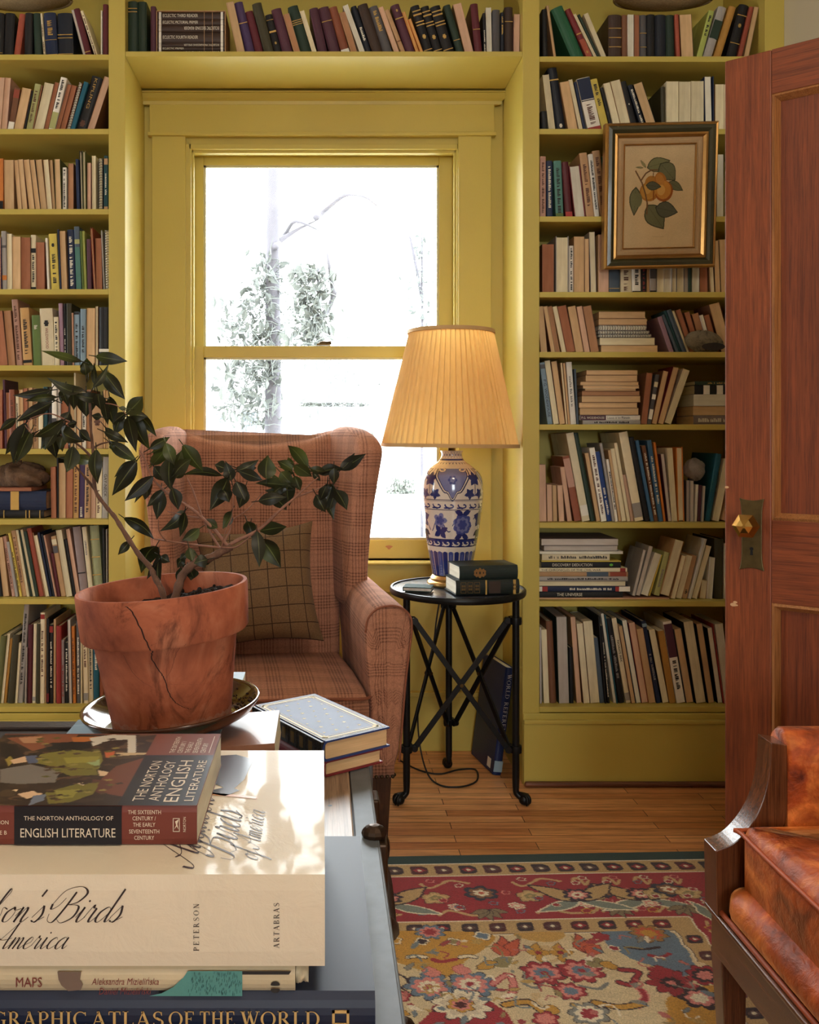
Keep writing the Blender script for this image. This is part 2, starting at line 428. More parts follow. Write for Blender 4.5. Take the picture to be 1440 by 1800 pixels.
# copperplate script, drawn with a pen that thickens on the way down
_SCR = {
 'a': ([[(.75, .8), (.5, 1.0), (.15, .65), (.12, .15), (.38, 0), (.68, .5), (.78, 1.0)], [(.78, 1.0), (.72, .3), (.85, 0), (1.05, .3)]], 1.0),
 'b': ([[(0, .3), (.3, 1.3), (.48, 2.0), (.36, 2.2), (.22, 1.5), (.12, .3), (.35, 0), (.7, .4), (.62, .95), (.95, .85)]], .9),
 'c': ([[(.65, .8), (.5, 1), (.18, .7), (.14, .2), (.4, 0), (.8, .35)]], .75),
 'd': ([[(.75, .8), (.5, 1.0), (.15, .65), (.12, .15), (.38, 0), (.68, .5), (.78, 1.0)], [(.86, 2.2), (.75, .4), (.85, 0), (1.05, .3)]], 1.0),
 'e': ([[(0, .3), (.48, .55), (.55, .9), (.36, 1), (.13, .6), (.16, .15), (.4, 0), (.8, .35)]], .75),
 'f': ([[(0, .3), (.4, 1.5), (.55, 2.1), (.4, 2.2), (.26, 1.2), (.12, -.6), (-.05, -1.0), (-.12, -.6), (.2, .0), (.65, .35)]], .6),
 'i': ([[(0, .3), (.22, 1)], [(.22, 1), (.17, .2), (.33, 0), (.6, .35)], [(.3, 1.45), (.27, 1.35)]], .55),
 'm': ([[(0, .4), (.2, 1)], [(.2, 1), (.12, 0)], [(.12, .0), (.35, .8), (.5, 1)], [(.5, 1), (.55, .8), (.48, 0)], [(.48, 0), (.7, .8), (.86, 1)], [(.86, 1), (.92, .75), (.88, .2), (1.0, 0), (1.25, .35)]], 1.2),
 'n': ([[(0, .4), (.2, 1)], [(.2, 1), (.12, 0)], [(.12, 0), (.35, .8), (.5, 1)], [(.5, 1), (.56, .75), (.52, .2), (.64, 0), (.9, .35)]], .85),
 'o': ([[(.5, 1), (.15, .65), (.18, .1), (.48, .05), (.66, .6), (.48, 1.0), (.6, .8), (.95, .9)]], .85),
 'r': ([[(0, .3), (.22, 1.12), (.3, .95), (.5, .92)], [(.5, .92), (.42, .2), (.55, 0), (.8, .35)]], .75),
 's': ([[(0, .3), (.35, 1.1)], [(.35, 1.1), (.55, .5), (.36, .0), (.1, .12), (.3, .02), (.8, .35)]], .7),
 'u': ([[(0, .4), (.2, 1)], [(.2, 1), (.13, .25), (.28, 0), (.6, .6), (.7, 1)], [(.7, 1), (.65, .2), (.78, 0), (1.0, .35)]], .95),
 "'": ([[(.2, 2.15), (.12, 1.7)]], .3), ' ': ([], .7),
 'A': ([[(-.45, .5), (-.3, .05), (.05, .2), (.6, 1.2), (1.15, 2.25)], [(1.15, 2.25), (1.02, .5), (1.1, 0), (1.45, .35)], [(.1, .95), (.6, .75), (1.3, .95)]], 1.4),
 'B': ([[(.55, 2.0), (.4, .9), (.15, .02), (-.25, .1), (-.4, .55)], [(-.55, 1.2), (-.2, 2.1), (.7, 2.35), (1.3, 1.95), (1.05, 1.35), (.5, 1.15)], [(.5, 1.15), (1.25, 1.05), (1.3, .35), (.75, -.05), (.3, .2)], [(-.55, 1.2), (-.45, .85), (-.1, 1.1), (.1, 1.6)]], 1.5),
}
def script_geo(body, slant=0.62, pen=0.15, hair=0.035):
    vs = []; fs = []; X = 0
    for ch in body:
        strokes, adv = _SCR[ch]
        for st in strokes:
            pts = [p for p in catmull([(X + a + b * slant, b, 0) for a, b in st], 8)]
            o = len(vs)
            for i, p in enumerate(pts):
                d = (pts[min(i + 1, len(pts) - 1)] - pts[max(i - 1, 0)]).normalized()
                w = hair + (pen - hair) * max(0.0, -d.y) ** 1.6
                n = Vector((-d.y, d.x, 0)) * w / 2
                vs.append((p.x + n.x, p.y + n.y)); vs.append((p.x - n.x, p.y - n.y))
            for i in range(len(pts) - 1): fs.append((o + 2 * i, o + 2 * i + 1, o + 2 * i + 3, o + 2 * i + 2))
        X += adv
    return vs, fs, (X, 1.0)
# ================================================================== surface materials
def paint_mat():
    t = NT('chartreuse_paint'); v = t.coord()
    n = t.noise(v, 3.0, 4)
    t.set(t.mix(n, L4((188, 168, 78)), L4((204, 184, 92))), 0.42, spec=0.4)
    t.bump(t.noise(t.coord(scale=(1, 1, 0.35)), 160, 3), 0.12, 0.002); return t.m
PAINT = paint_mat()
def floor_mat():
    t = NT('oak_strip_floor'); v = t.coord()
    br = t.node('ShaderNodeTexBrick'); br.offset = 0.37; br.offset_frequency = 2
    br.inputs['Scale'].default_value = 1.0; br.inputs['Mortar Size'].default_value = 0.0012
    br.inputs['Brick Width'].default_value = 0.62; br.inputs['Row Height'].default_value = 0.044
    br.inputs['Color1'].default_value = (0.0, 0, 0, 1); br.inputs['Color2'].default_value = (1, 1, 1, 1); br.inputs['Mortar'].default_value = (0.5, 0.5, 0.5, 1)
    t.link(v, br.inputs['Vector'])
    grain = t.noise(t.coord(scale=(2.0, 46, 1)), 4.0, 6, 0.65, 0.6)
    g2 = t.noise(t.coord(scale=(0.7, 14, 1)), 3.0, 3)
    c = t.mix(br.outputs['Color'], L4((206, 138, 86)), L4((250, 192, 134)))
    c = t.mix(1.0, c, t.ramp(grain, [(0.3, (0.55, 0.5, 0.46)), (0.62, (1.06, 1.04, 1.0))]), 'MULTIPLY')
    c = t.mix(1.0, c, t.ramp(g2, [(0.35, (0.8, 0.76, 0.72)), (0.6, (1.05, 1.03, 1.0))]), 'MULTIPLY')
    c = t.mix(br.outputs['Fac'], c, L4((52, 28, 16)))
    t.set(c, t.ramp(grain, [(0.3, (0.42,) * 3), (0.7, (0.3,) * 3)]), spec=0.45)
    t.bump(t.math('SUBTRACT', t.math('MULTIPLY', grain, 0.3), br.outputs['Fac']), 0.25, 0.003)
    return t.m
def plaster(name, c):
    t = NT(name); v = t.coord()
    t.set(t.mix(t.noise(v, 2.5, 5), L4(tuple(x * 0.95 for x in c)), L4(c)), 0.8); t.bump(t.noise(v, 60, 4), 0.1, 0.003); return t.m
WALLC = plaster('cream_plaster', (214, 204, 176))
CEILC = plaster('white_plaster', (226, 222, 210))
def wood(name, dark, light, rough=0.38, axis='z', scale=1.0, coat=0.15):
    k = ('wood', name)
    if k in _M: return _M[k]
    t = NT(name)
    s = {'z': (38, 38, 1.6), 'x': (1.6, 38, 38), 'y': (38, 1.6, 38)}[axis]
    v = t.coord(scale=tuple(a * scale for a in s))
    n = t.noise(v, 2.2, 8, 0.7, 0.8); n2 = t.noise(t.coord(scale=(1, 1, 1)), 3.0, 3)
    s2 = {'z': (160, 160, 4), 'x': (4, 160, 160), 'y': (160, 4, 160)}[axis]
    n3 = t.noise(t.coord(scale=s2), 2.5, 4, 0.7)
    c = t.ramp(n, [(0.3, lin(dark)), (0.68, lin(light))])
    c = t.mix(1.0, c, t.ramp(n3, [(0.36, (0.62, 0.58, 0.55)), (0.55, (1.05, 1.05, 1.05))]), 'MULTIPLY')
    c = t.mix(1.0, c, t.ramp(n2, [(0.3, (0.82, 0.8, 0.78)), (0.7, (1.08, 1.06, 1.04))]), 'MULTIPLY')
    t.set(c, rough, coat=coat); t.set(coat_rough=0.25); t.bump(n3, 0.12, 0.002)
    _M[k] = t.m; return t.m
OAK_V = wood('red_oak_upright_grain', (106, 47, 18), (148, 76, 36), 0.5, 'z', coat=.04)
OAK_H = wood('red_oak_level_grain', (106, 47, 18), (146, 74, 35), 0.5, 'x', coat=.04)
OAK_M = wood('red_oak_moulding', (142, 90, 48), (182, 126, 76), 0.35, 'z')

# ================================================================== the room
YB = 2.98          # front plane of the bookcases
YW = 3.31          # wall with the window, inside face
XL, XR, YN, HC = -3.4, 1.565, -4.6, 2.92
def slab(name, x0, x1, y0, y1, z0, z1, mat, parent=None, bevel=0, s=True):
    m = MB(); m.box(x0, x1, y0, y1, z0, z1); o = m.build(name, mat, parent, bevel=bevel)
    if s and parent is None: struct(o)
    return o
slab('floor', XL - 0.1, 3.1, YN - 0.1, YW + 0.15, -0.06, 0.0, floor_mat())
slab('ceiling', XL - 0.1, 3.1, YN - 0.1, YW + 0.15, HC, HC + 0.08, CEILC)
# far wall, with the window opening (GX, GZ = clear opening)
WX0, WX1, WZ0, WZ1 = PX(333, YW), PX(806, YW), PZ(985, YW), PZ(262, YW)
m = MB()
m.box(XL - 0.1, WX0, YW, YW + 0.15, 0, HC); m.box(WX1, XR + 0.1, YW, YW + 0.15, 0, HC)
m.box(WX0, WX1, YW, YW + 0.15, 0, WZ0); m.box(WX0, WX1, YW, YW + 0.15, WZ1, HC)
struct(m.build('wall_far', PAINT))
m = MB()      # left wall, with an opening for the added side window
m.box(XL - 0.1, XL, YN, 1.93, 0, HC); m.box(XL - 0.1, XL, 2.47, YW, 0, HC)
m.box(XL - 0.1, XL, 1.93, 2.47, 0, 0.8); m.box(XL - 0.1, XL, 1.93, 2.47, 2.2, HC)
struct(m.build('wall_left', WALLC))
m = MB()      # right wall, with the doorway the oak door hangs in
DY0, DY1, DH = 0.66, 1.49, 2.05
m.box(XR, XR + 0.1, YN, DY0, 0, HC); m.box(XR, XR + 0.1, DY1, YW, 0, HC); m.box(XR, XR + 0.1, DY0, DY1, DH, HC)
struct(m.build('wall_right', WALLC))
m = MB()      # wall behind the camera, with an opening for the added rear window
m.box(XL - 0.1, -.55, YN - 0.1, YN, 0, HC); m.box(.75, 3.1, YN - 0.1, YN, 0, HC)
m.box(-.55, .75, YN - 0.1, YN, 0, 0.9); m.box(-.55, .75, YN - 0.1, YN, 2.3, HC)
struct(m.build('wall_near', WALLC))
slab('wall_hallway', 3.0, 3.1, YN, YW + 0.15, 0, HC, WALLC)
slab('wall_hallway_end', XR + 0.1, 3.0, YW, YW + 0.15, 0, HC, WALLC)
def casing(name, x, y0, y1, z1, side):
    m = MB()
    for a, b in ((y0 - 0.1, y0), (y1, y1 + 0.1)): m.box(min(x, x + side * 0.02), max(x, x + side * 0.02), a, b, 0, z1)
    m.box(min(x, x + side * 0.024), max(x, x + side * 0.024), y0 - 0.12, y1 + 0.12, z1, z1 + 0.12)
    o = m.build(name, OAK_V, bevel=0.003); struct(o); return o
casing('trim_1', XR, DY0, DY1, DH, -1)
def glass_mat():
    t = NT('window_glass'); n = t.n; n.remove(t.b)
    tr = t.node('ShaderNodeBsdfTransparent'); tr.inputs[0].default_value = (0.97, 0.985, 0.98, 1)
    gl = t.node('ShaderNodeBsdfGlossy'); gl.inputs['Roughness'].default_value = 0.02
    fr = t.node('ShaderNodeFresnel'); fr.inputs[0].default_value = 1.45
    mx = t.node('ShaderNodeMixShader'); t.link(t.math('MULTIPLY', fr.outputs[0], 0.8), mx.inputs[0])
    t.link(tr.outputs[0], mx.inputs[1]); t.link(gl.outputs[0], mx.inputs[2]); t.link(mx.outputs[0], t.out.inputs[0]); return t.m
GLASS = glass_mat()
def fill_window(n, axis, c0, a0, a1, z0, z1, s):
    m = MB(); g = MB(); w = 0.045
    am = (z0 + z1) / 2
    bars = [(a0, a0 + w, z0, z1), (a1 - w, a1, z0, z1), (a0, a1, z0, z0 + w), (a0, a1, z1 - w, z1), (a0, a1, am - w / 2, am + w / 2)]
    for p in bars:
        if axis == 'x': m.box(c0, c0 + s * 0.05, p[0], p[1], p[2], p[3])
        else: m.box(p[0], p[1], c0, c0 + s * 0.05, p[2], p[3])
    if axis == 'x': g.box(c0 + s * 0.024, c0 + s * 0.027, a0 + w, a1 - w, z0 + w, z1 - w)
    else: g.box(a0 + w, a1 - w, c0 + s * 0.024, c0 + s * 0.027, z0 + w, z1 - w)
    r = thing('window_%d' % n, None, None, kind='structure')  # numbered among the windows, but added out of view for fill daylight
    m.build('sash', plain('white_window_paint', (225, 220, 205)), r); g.build('pane', GLASS, r)
fill_window(2, 'x', XL - 0.09, 1.93, 2.47, 0.8, 2.2, 1)
fill_window(3, 'y', YN - 0.09, -.55, .75, 0.9, 2.3, 1)
# unseen ceiling lamp added for fill light, an opal glass dome
cl = thing('fill_lamp', 'unseen opal glass fill lamp added on the ceiling above the trunk', 'lamp', (.35, .1, HC - .0005))
m = MB(); m.lathe([(.001, 0), (.11, 0), (.115, -.012), (.10, -.028), (.001, -.028)], 40, cap=False); m.build('canopy', plain('lamp_brass', (150, 118, 66), .35, .9), cl, smooth=True, angle=40)
def opal():
    t = NT('fill_lamp_opal'); t.set((.9, .86, .78), .4); t.b.inputs['Emission Color'].default_value = (1.0, .84, .65, 1); t.b.inputs['Emission Strength'].default_value = FILL_LAMP_E; return t.m
FILL_LAMP_E = 37.0
m = MB(); m.lathe([(.098, -.029), (.16, -.045), (.20, -.085), (.19, -.13), (.13, -.165), (.05, -.18), (.001, -.182)], 48, cap=False); m.build('shade', opal(), cl, smooth=True)

# ---- the sash window in its niche
w1 = thing('window_1', 'tall sash window in chartreuse trim behind the armchair', 'window', kind='structure')
m = MB()                                            # flat side casings
m.box(PX(267, YW - .02), PX(326, YW - .02), YW - 0.022, YW, PZ(985, YW), PZ(240, YW))
m.box(PX(806, YW - .02), PX(864, YW - .02), YW - 0.022, YW, PZ(985, YW), PZ(240, YW))
m.build('side_casing', PAINT, w1, bevel=0.002)
m = MB()
m.box(PX(262, YW), PX(870, YW), YW - 0.034, YW, PZ(243, YW), PZ(237, YW))
m.box(PX(265, YW), PX(867, YW), YW - 0.026, YW, PZ(237, YW), PZ(184, YW))
m.build('head_casing', PAINT, w1, bevel=0.002)
m = MB()                                            # crown moulding: a stepped profile swept along the head
zc0, zc1 = PZ(185, YW - .02), PZ(163, YW - .05)
prof = [(0.0, zc0), (0.028, zc0), (0.030, zc0 + .012), (0.040, zc0 + .020), (0.050, zc0 + .034), (0.058, zc0 + .040), (0.058, zc1), (0.0, zc1)]
xa, xb = PX(266, YW), PX(866, YW)
m.loft([[(xa - d, YW - d, z) for d, z in prof], [(xb + d, YW - d, z) for d, z in prof]], True, True, uv=False)
m.build('crown_moulding', PAINT, w1)
m = MB()                                            # jamb and stops between casing and sash
for x0, x1 in ((WX0 - 0.016, WX0 + 0.008), (WX1 - 0.008, WX1 + 0.016)):
    m.box(x0, x1, YW - 0.012, YW + 0.14, WZ0, WZ1 + 0.016)
m.box(WX0, WX1, YW - 0.012, YW + 0.14, WZ1 - 0.004, WZ1 + 0.016)
m.box(WX0 + 0.008, WX0 + 0.016, YW + 0.004, YW + 0.03, WZ0, WZ1); m.box(WX1 - 0.016, WX1 - 0.008, YW + 0.004, YW + 0.03, WZ0, WZ1)
m.box(WX0, WX1, YW + 0.004, YW + 0.03, WZ1 - 0.014, WZ1)
m.build('jamb', PAINT, w1, bevel=0.002)
def sash(name, y0, y1, gx0, gx1, gz0, gz1, ox0, ox1, oz0, oz1):
    yc = (y0 + y1) / 2
    m = MB()
    m.box(ox0, gx0, y0, y1, oz0, oz1); m.box(gx1, ox1, y0, y1, oz0, oz1)
    m.box(gx0, gx1, y0, y1, oz0, gz0); m.box(gx0, gx1, y0, y1, gz1, oz1)
    o = m.build(name, PAINT, w1, bevel=0.0025)
    b = MB(); e = 0.008                              # glazing bead
    b.box(gx0, gx0 + e, y0 + .006, yc, gz0, gz1); b.box(gx1 - e, gx1, y0 + .006, yc, gz0, gz1)
    b.box(gx0, gx1, y0 + .006, yc, gz0, gz0 + e); b.box(gx0, gx1, y0 + .006, yc, gz1 - e, gz1)
    b.build('glazing_bead', plain('pale_putty', (196, 190, 150)), o)
    g = MB(); g.box(gx0, gx1, yc, yc + 0.003, gz0, gz1); g.build('pane', GLASS, o)
    return o
yu0, yu1, yl0, yl1 = YW + 0.072, YW + 0.105, YW + 0.032, YW + 0.066
sash('upper_sash', yu0, yu1, PX(358, yu0), PX(772, yu0), PZ(614, yu0), PZ(290, yu0), WX0 + .009, WX1 - .009, PZ(627, yu0), WZ1 - .002)
sash('lower_sash', yl0, yl1, PX(358, yl0), PX(772, yl0), PZ(949, yl0), PZ(628, yl0), WX0 + .009, WX1 - .009, WZ0 + .002, PZ(608, yl0))
BRASS_OLD = plain('aged_brass', (92, 70, 40), 0.4, 0.9)
m = MB(); c = PT(569, 606, yl0)
m.box(c.x - .026, c.x + .026, yl0 + .004, yl0 + .03, c.z - .001, c.z + .005)
m.sphere((c.x, yl0 + .016, c.z + .008), 0.014, 12, 8, (1.3, 0.7, 0.55)); m.tube([(c.x + .006, yl0 + .016, c.z + .009), (c.x + .03, yl0 + .01, c.z + .009)], [.005, .007])
m.build('sash_lock', BRASS_OLD, w1, smooth=True, angle=40)
m = MB(); m.box(PX(254, YW - .05), PX(878, YW - .05), YW - 0.058, YW + 0.14, PZ(993, YW - .05), WZ0)
m.build('stool', PAINT, w1, bevel=0.006, seg=3)
m = MB(); m.box(PX(268, YW), PX(862, YW), YW - 0.016, YW, PZ(1040, YW), PZ(993, YW - .05)); m.build('apron', PAINT, w1, bevel=0.002)
m = MB(); c = PT(684, 962, yl0); m.flat([(c.x + .011 * math.cos(a) * (1 + .5 * math.sin(3 * a)), c.z + .008 * math.sin(a)) for a in np.linspace(0, 6.28, 14)[:-1]], lambda a, b: (a, yl0 - .0006, b))
m.build('chipped_paint', plain('bare_wood_chip', (176, 120, 70)), w1)

# baseboard of the niche with its cap, and the shoe moulding
m = MB(); m.box(PX(215, 3.0), PX(926, 3.0), YW - 0.018, YW, 0, 0.205); m.box(PX(215, 3.0), PX(926, 3.0), YW - 0.026, YW, 0.205, 0.222)
struct(m.build('baseboard_far', PAINT, bevel=0.003))
SHOE = wood('oak_shoe', (86, 48, 28), (124, 74, 44), 0.4, 'x')

# ================================================================== bookcases
ROWS_P = [95, 226, 367, 508, 642, 789, 913, 1053]          # front top edges of the boards, bookcase behind the plant
ROWS_D = [98.5, 226, 380, 513, 618.5, 746, 919, 1057]      # the same for the bookcase by the door
TH = 0.0185
XU0, XU1 = PX(191, YB), PX(220, YB)       # upright between plant bookcase and niche
XV0, XV1 = PX(919, YB), PX(948.5, YB)     # upright between niche and door bookcase
XE0, XE1 = PX(1345, YB), XR               # end upright against the right wall
ZBOT = PZ(1243, YB)
def bookcase(name, label, x0, x1, ul, ur, rows):
    r = thing(name, label, 'bookcase')
    for a, b in (ul, ur):
        m = MB(); m.box(a, b, YB, YW - 0.002, 0.0, HC - 0.001); m.build('side_panel', PAINT, r, bevel=0.0015)
    m = MB(); m.box(x0 + .001, x1 - .001, YW - 0.022, YW - 0.003, ZBOT, HC - 0.001); m.build('back_panel', PAINT, r)
    for py in [-30 - 6] + rows:
        z = PZ(py, YB) if py > 0 else 2.88
        m = MB(); m.box(x0 + .0005, x1 - .0005, YB + 0.002, YW - 0.023, z - TH, z); m.build('shelf', PAINT, r, bevel=0.0015)
    m = MB(); m.box(x0 + .0005, x1 - .0005, YB + 0.002, YW - 0.023, ZBOT - TH, ZBOT); m.build('bottom_shelf', PAINT, r, bevel=0.0015)
    m = MB(); m.box(ul[0] + .0004, ur[1] - .0004, YB - 0.006, YB + 0.0015, 0.0, ZBOT - TH - .001); m.box(ul[0] + .0004, ur[1] - .0004, YB - 0.016, YB - 0.006, 0.0, 0.208)
    m.box(ul[0] + .0004, ur[1] - .0004, YB - 0.021, YB - 0.006, 0.208, 0.222); m.build('base_panel', PAINT, r, bevel=0.003)
    m = MB(); m.box(ul[0], ur[1], YB - 0.034, YB - 0.0165, 0.0005, 0.019); m.build('shoe_moulding', SHOE, r, bevel=0.008, seg=3)
    return r
XW0 = -1.559
bookcase('bookcase', 'chartreuse painted built-in bookcase full of books behind the potted plant', XW0 + .055, XU0, (XW0, XW0 + .055), (XU0, XU1), ROWS_P)
bookcase('bookcase', 'chartreuse painted built-in bookcase full of books next to the oak door', XV1, XE0, (XV0, XV1), (XE0, XE1), ROWS_D)
br = thing('bridge_shelf', 'chartreuse painted shelf spanning above the window niche', 'shelf')
ZBR0, ZBR1 = PZ(99, YB), PZ(90, YB)
m = MB(); m.box(XU1 + .0005, XV0 - .0005, YB + .001, YW - .002, ZBR0, ZBR1); m.build('shelf', PAINT, br, bevel=0.0015)
m = MB(); m.box(XU1 + .0005, XV0 - .0005, YW - .022, YW - .003, ZBR1 + .0005, HC - .001); m.build('back_panel', PAINT, br)
m = MB(); m.box(XU1 + .0005, XV0 - .0005, YB + .001, YB + .02, 2.86, HC - .001); m.build('top_board', PAINT, br)

# ================================================================== outdoors, seen through the window
SNOW = plain('snowy_lawn', (196, 198, 198), 0.9, var=0.05, scale=0.6)
m = MB(); m.box(-30, 30, 3.9, 60, -0.5, -0.4)
struct(m.build('ground', SNOW))
BARK = plain('grey_bark', (56, 54, 60), 0.9, var=0.35, scale=9, bump=0.4)
IVY = plain('pale_ivy_leaf', (62, 66, 64), 0.8, var=0.3, scale=30)
def tree(label, px, Y, w_px, ytop, ivy, branches=(), seed=1, lean=0):
    rr = random.Random(seed); r0 = w_px / 2 * Y / F
    x = PX(px, Y); r = thing('tree', label, 'tree', (x, Y, -0.4), group='bare trees beyond the window')
    zt = PZ(ytop, Y) + 0.4
    m = MB(); m.tube([(lean * i / 8 + rr.uniform(-.1, .1) * r0, 0, zt * i / 8) for i in range(9)], [r0 * (1.25 - .5 * i / 8) for i in range(9)], 12)
    m.build('trunk', BARK, r, smooth=True)
    for b in branches:
        p = [Vector((PX(a, Y) - x, rr.uniform(-.25, .25), PZ(c, Y) + 0.4)) for a, c in b]
        m = MB(); m.tube(catmull(p, 4), [0.035 * (1 - .8 * i / ((len(p) - 1) * 4)) for i in range((len(p) - 1) * 4 + 1)], 6); m.build('branch', BARK, r, smooth=True)
    if ivy:
        m = MB()
        for (cx, cy, sx, sy, n) in ivy:
            for _ in range(n):
                q = Vector((PX(cx + rr.gauss(0, sx), Y) - x, rr.uniform(-1.2, .35) * sx * Y / F * 2, PZ(cy + rr.uniform(-sy, sy), Y) + 0.4))
                M = Euler((rr.uniform(0, 6), rr.uniform(0, 6), rr.uniform(0, 6))).to_matrix(); L = rr.uniform(.03, .085)
                if rr.random() < .6:
                    d = M @ Vector((0, 0, L * 3.4)); m.tube([q, q + d * .5 + Vector((0, 0, .02)), q + d], [.006, .005, .003], 3)
                else: m.add([tuple(q + M @ Vector(c)) for c in ((-L, 0, 0), (0, -L * .45, .01), (L, 0, 0), (0, L * .45, .01))], [(0, 1, 2, 3)])
        o = m.build('ivy', IVY, r, recalc=False); o['kind'] = 'stuff'
    return r
tree('bare grey tree with a long crooked bough seen through the upper pane', 480, 9, 27, 120, [(468, 560, 16, 110, 420), (430, 580, 24, 50, 240), (438, 690, 30, 60, 420)],
     [[(484, 440), (500, 402), (520, 390), (560, 398)], [(555, 384), (572, 366), (605, 352), (640, 342), (668, 356)], [(482, 430), (520, 400), (556, 384)]], 3)
tree('slim ivy wrapped tree seen left of the lock of the sash', 559, 8.4, 6, 470, [(545, 545, 18, 70, 560), (552, 690, 14, 60, 260)], [[(562, 560), (585, 520), (578, 470), (570, 420)], [(585, 520), (600, 500)]], 5)
tree('ivy wrapped tree with two stems seen above the armchair', 578, 10.5, 14, 610, [(577, 680, 10, 60, 300), (612, 700, 18, 55, 420)], [[(610, 760), (612, 700), (605, 640)]], 7)
tree('thin pale tree seen near the lamp edge of the window', 742, 14, 5, 380, [(738, 500, 14, 80, 200)], [[(742, 520), (722, 440), (716, 405)]], 9)
BUSH = plain('grey_bush_leaf', (72, 76, 70), 0.9, var=0.2)
for nm, lb, px, py, w, hh in (('bush', 'low pale bush on the snow seen beside the lamp', 707, 868, 26, 26), ('bush', 'low pale bush on the snow seen above the armchair', 640, 868, 22, 120)):
    Y = F * (EYE + .4) / (py - CY); rr = random.Random(px); m = MB()
    for _ in range(420):
        q = Vector((rr.gauss(0, w * .5), rr.gauss(0, w * .35), rr.uniform(0, hh) if rr.random() < .7 else rr.uniform(0, 6))) * Y / F
        M = Euler((rr.uniform(0, 6), rr.uniform(0, 6), rr.uniform(0, 6))).to_matrix(); L = .07
        m.add([tuple(q + M @ Vector(k)) for k in ((-L, 0, 0), (0, -L * .4, 0), (L, 0, 0), (0, L * .4, 0))], [(0, 1, 2, 3)])
    o = m.build(nm, BUSH, recalc=False); o.location = (PX(px, Y), Y, -.4); tag(o, lb, 'bush')
hs = thing('house', 'pale neighbouring house with bluish windows far beyond the trees', 'building', (PX(560, 30), 32, -0.4))
SID = plain('pale_siding', (190, 190, 190), 0.9, var=0.03); BLU = plain('bluish_window_glass', (62, 78, 94), 0.25)
m = MB(); m.box(-5.5, 5.5, 0, 6, 0, 3.4); m.build('wall', SID, hs)
m = MB(); m.prism([(-5.5, 3.4), (5.5, 3.4), (0, 5.6)], 0, 6); m.build('roof', plain('snowy_roof', (216, 218, 220), .9), hs)
for px, py in ((378, 748), (726, 838), (700, 700), (440, 745)):
    x = PX(px, 32) - hs.location.x; z = PZ(py, 32) + .4
    m = MB(); m.box(x - .35, x + .35, -0.05, -0.001, max(.3, z - .5), z + .5); f = m.build('window', SID, hs)
    for i in (0, 1):
        for j in (0, 1):
            a = x - .3 + i * .32; b = max(.3, z - .5) + .06 + j * .46
            g = MB(); g.box(a, a + .28, -0.06, -0.051, b, b + .4); g.build('pane', BLU, f)

# ================================================================== the oak door
DE = Vector((0.921, 2.012, 0)); DD = Vector((0.776, -0.6307, 0)).normalized(); DN = Vector((DD.y, -DD.x, 0))   # DN points away from the viewer side
if DN.y < 0: DN = -DN
dm = Matrix(((DD.x, DN.x, 0, DE.x), (DD.y, DN.y, 0, DE.y), (0, 0, 1, 0), (0, 0, 0, 1)))
door = thing('door_1', 'red oak panelled door standing open in front of the bookcase', 'door', kind='structure')
door.matrix_world = dm
DW, DT, ST = 0.80, 0.036, 0.097
DZ0, DZ1 = 0.012, 2.03
Z_UP = (0.988, 1.931); Z_LO = (0.22, 0.805)
for x0, x1 in ((0, ST), (DW - ST, DW)):
    m = MB(); m.box(x0, x1, 0, DT, DZ0, DZ1); m.build('stile', OAK_V, door, bevel=0.003)
for z0, z1, nm in ((Z_UP[1], DZ1, 'top_rail'), (Z_LO[1], Z_UP[0], 'lock_rail'), (DZ0, Z_LO[0], 'bottom_rail')):
    m = MB(); m.box(ST + .0004, DW - ST - .0004, 0.0004, DT - .0004, z0, z1); m.build(nm, OAK_H, door, bevel=0.001)
for z0, z1 in (Z_UP, Z_LO):
    m = MB(); m.box(ST, DW - ST, 0.014, DT - 0.014, z0, z1); m.build('panel', wood('red_oak_panel', (98, 42, 16), (138, 68, 32), .5, 'z', 0.7, coat=.04), door)
    m = MB(); k = 0.016
    pr = [(0.0, 0.002), (0.006, -0.002), (0.010, 0.004), (k, 0.013), (k, 0.0138), (0.0, 0.0138)]
    xs = (ST, DW - ST)
    rings = []
    for cx, cz, sx, sz in ((xs[0], z0, 1, 1), (xs[1], z0, -1, 1), (xs[1], z1, -1, -1), (xs[0], z1, 1, -1), (xs[0], z0, 1, 1)):
        rings.append([(cx + sx * d, y, cz + sz * d) for d, y in pr])
    m.loft(rings, True, False, uv=False); m.build('panel_moulding', OAK_M, door)
# backplate with a waisted outline, keyhole, hexagonal knob
PLATE = plain('tarnished_brass', (98, 84, 52), 0.42, 0.75, var=0.45, scale=60)
u0, u1, z0, z1 = 0.031, 0.083, 0.873, 1.036
out = []
for (a0, a1, n) in ((0, 1, 10),):
    pass
hw = (u1 - u0) / 2; uc = (u0 + u1) / 2; zc = (z0 + z1) / 2; hh = (z1 - z0) / 2
def _edge(t): return 0.80 + 0.20 * abs(t) ** 5
right = [(uc + hw * _edge(t), zc + hh * t * 0.985) for t in np.linspace(-1, 1, 17)]
top = [(uc + hw * t, z1 - 0.006 * (1 - abs(t) ** 2)) for t in np.linspace(0.9, -0.9, 9)]
left = [(uc - hw * _edge(t), zc + hh * t * 0.985) for t in np.linspace(1, -1, 17)]
bot = [(uc + hw * t, z0 + 0.006 * (1 - abs(t) ** 2)) for t in np.linspace(-0.9, 0.9, 9)]
pl = right + top + left + bot
m = MB(); m.prism(pl, -0.0035, -0.0002); bp = m.build('backplate', PLATE, door, bevel=0.0012)
m = MB(); kz = 0.922; m.prism([(uc + .004 * math.cos(a), kz + .004 * math.sin(a)) for a in np.linspace(0, 6.28, 13)[:-1]], -0.0042, -0.0036)
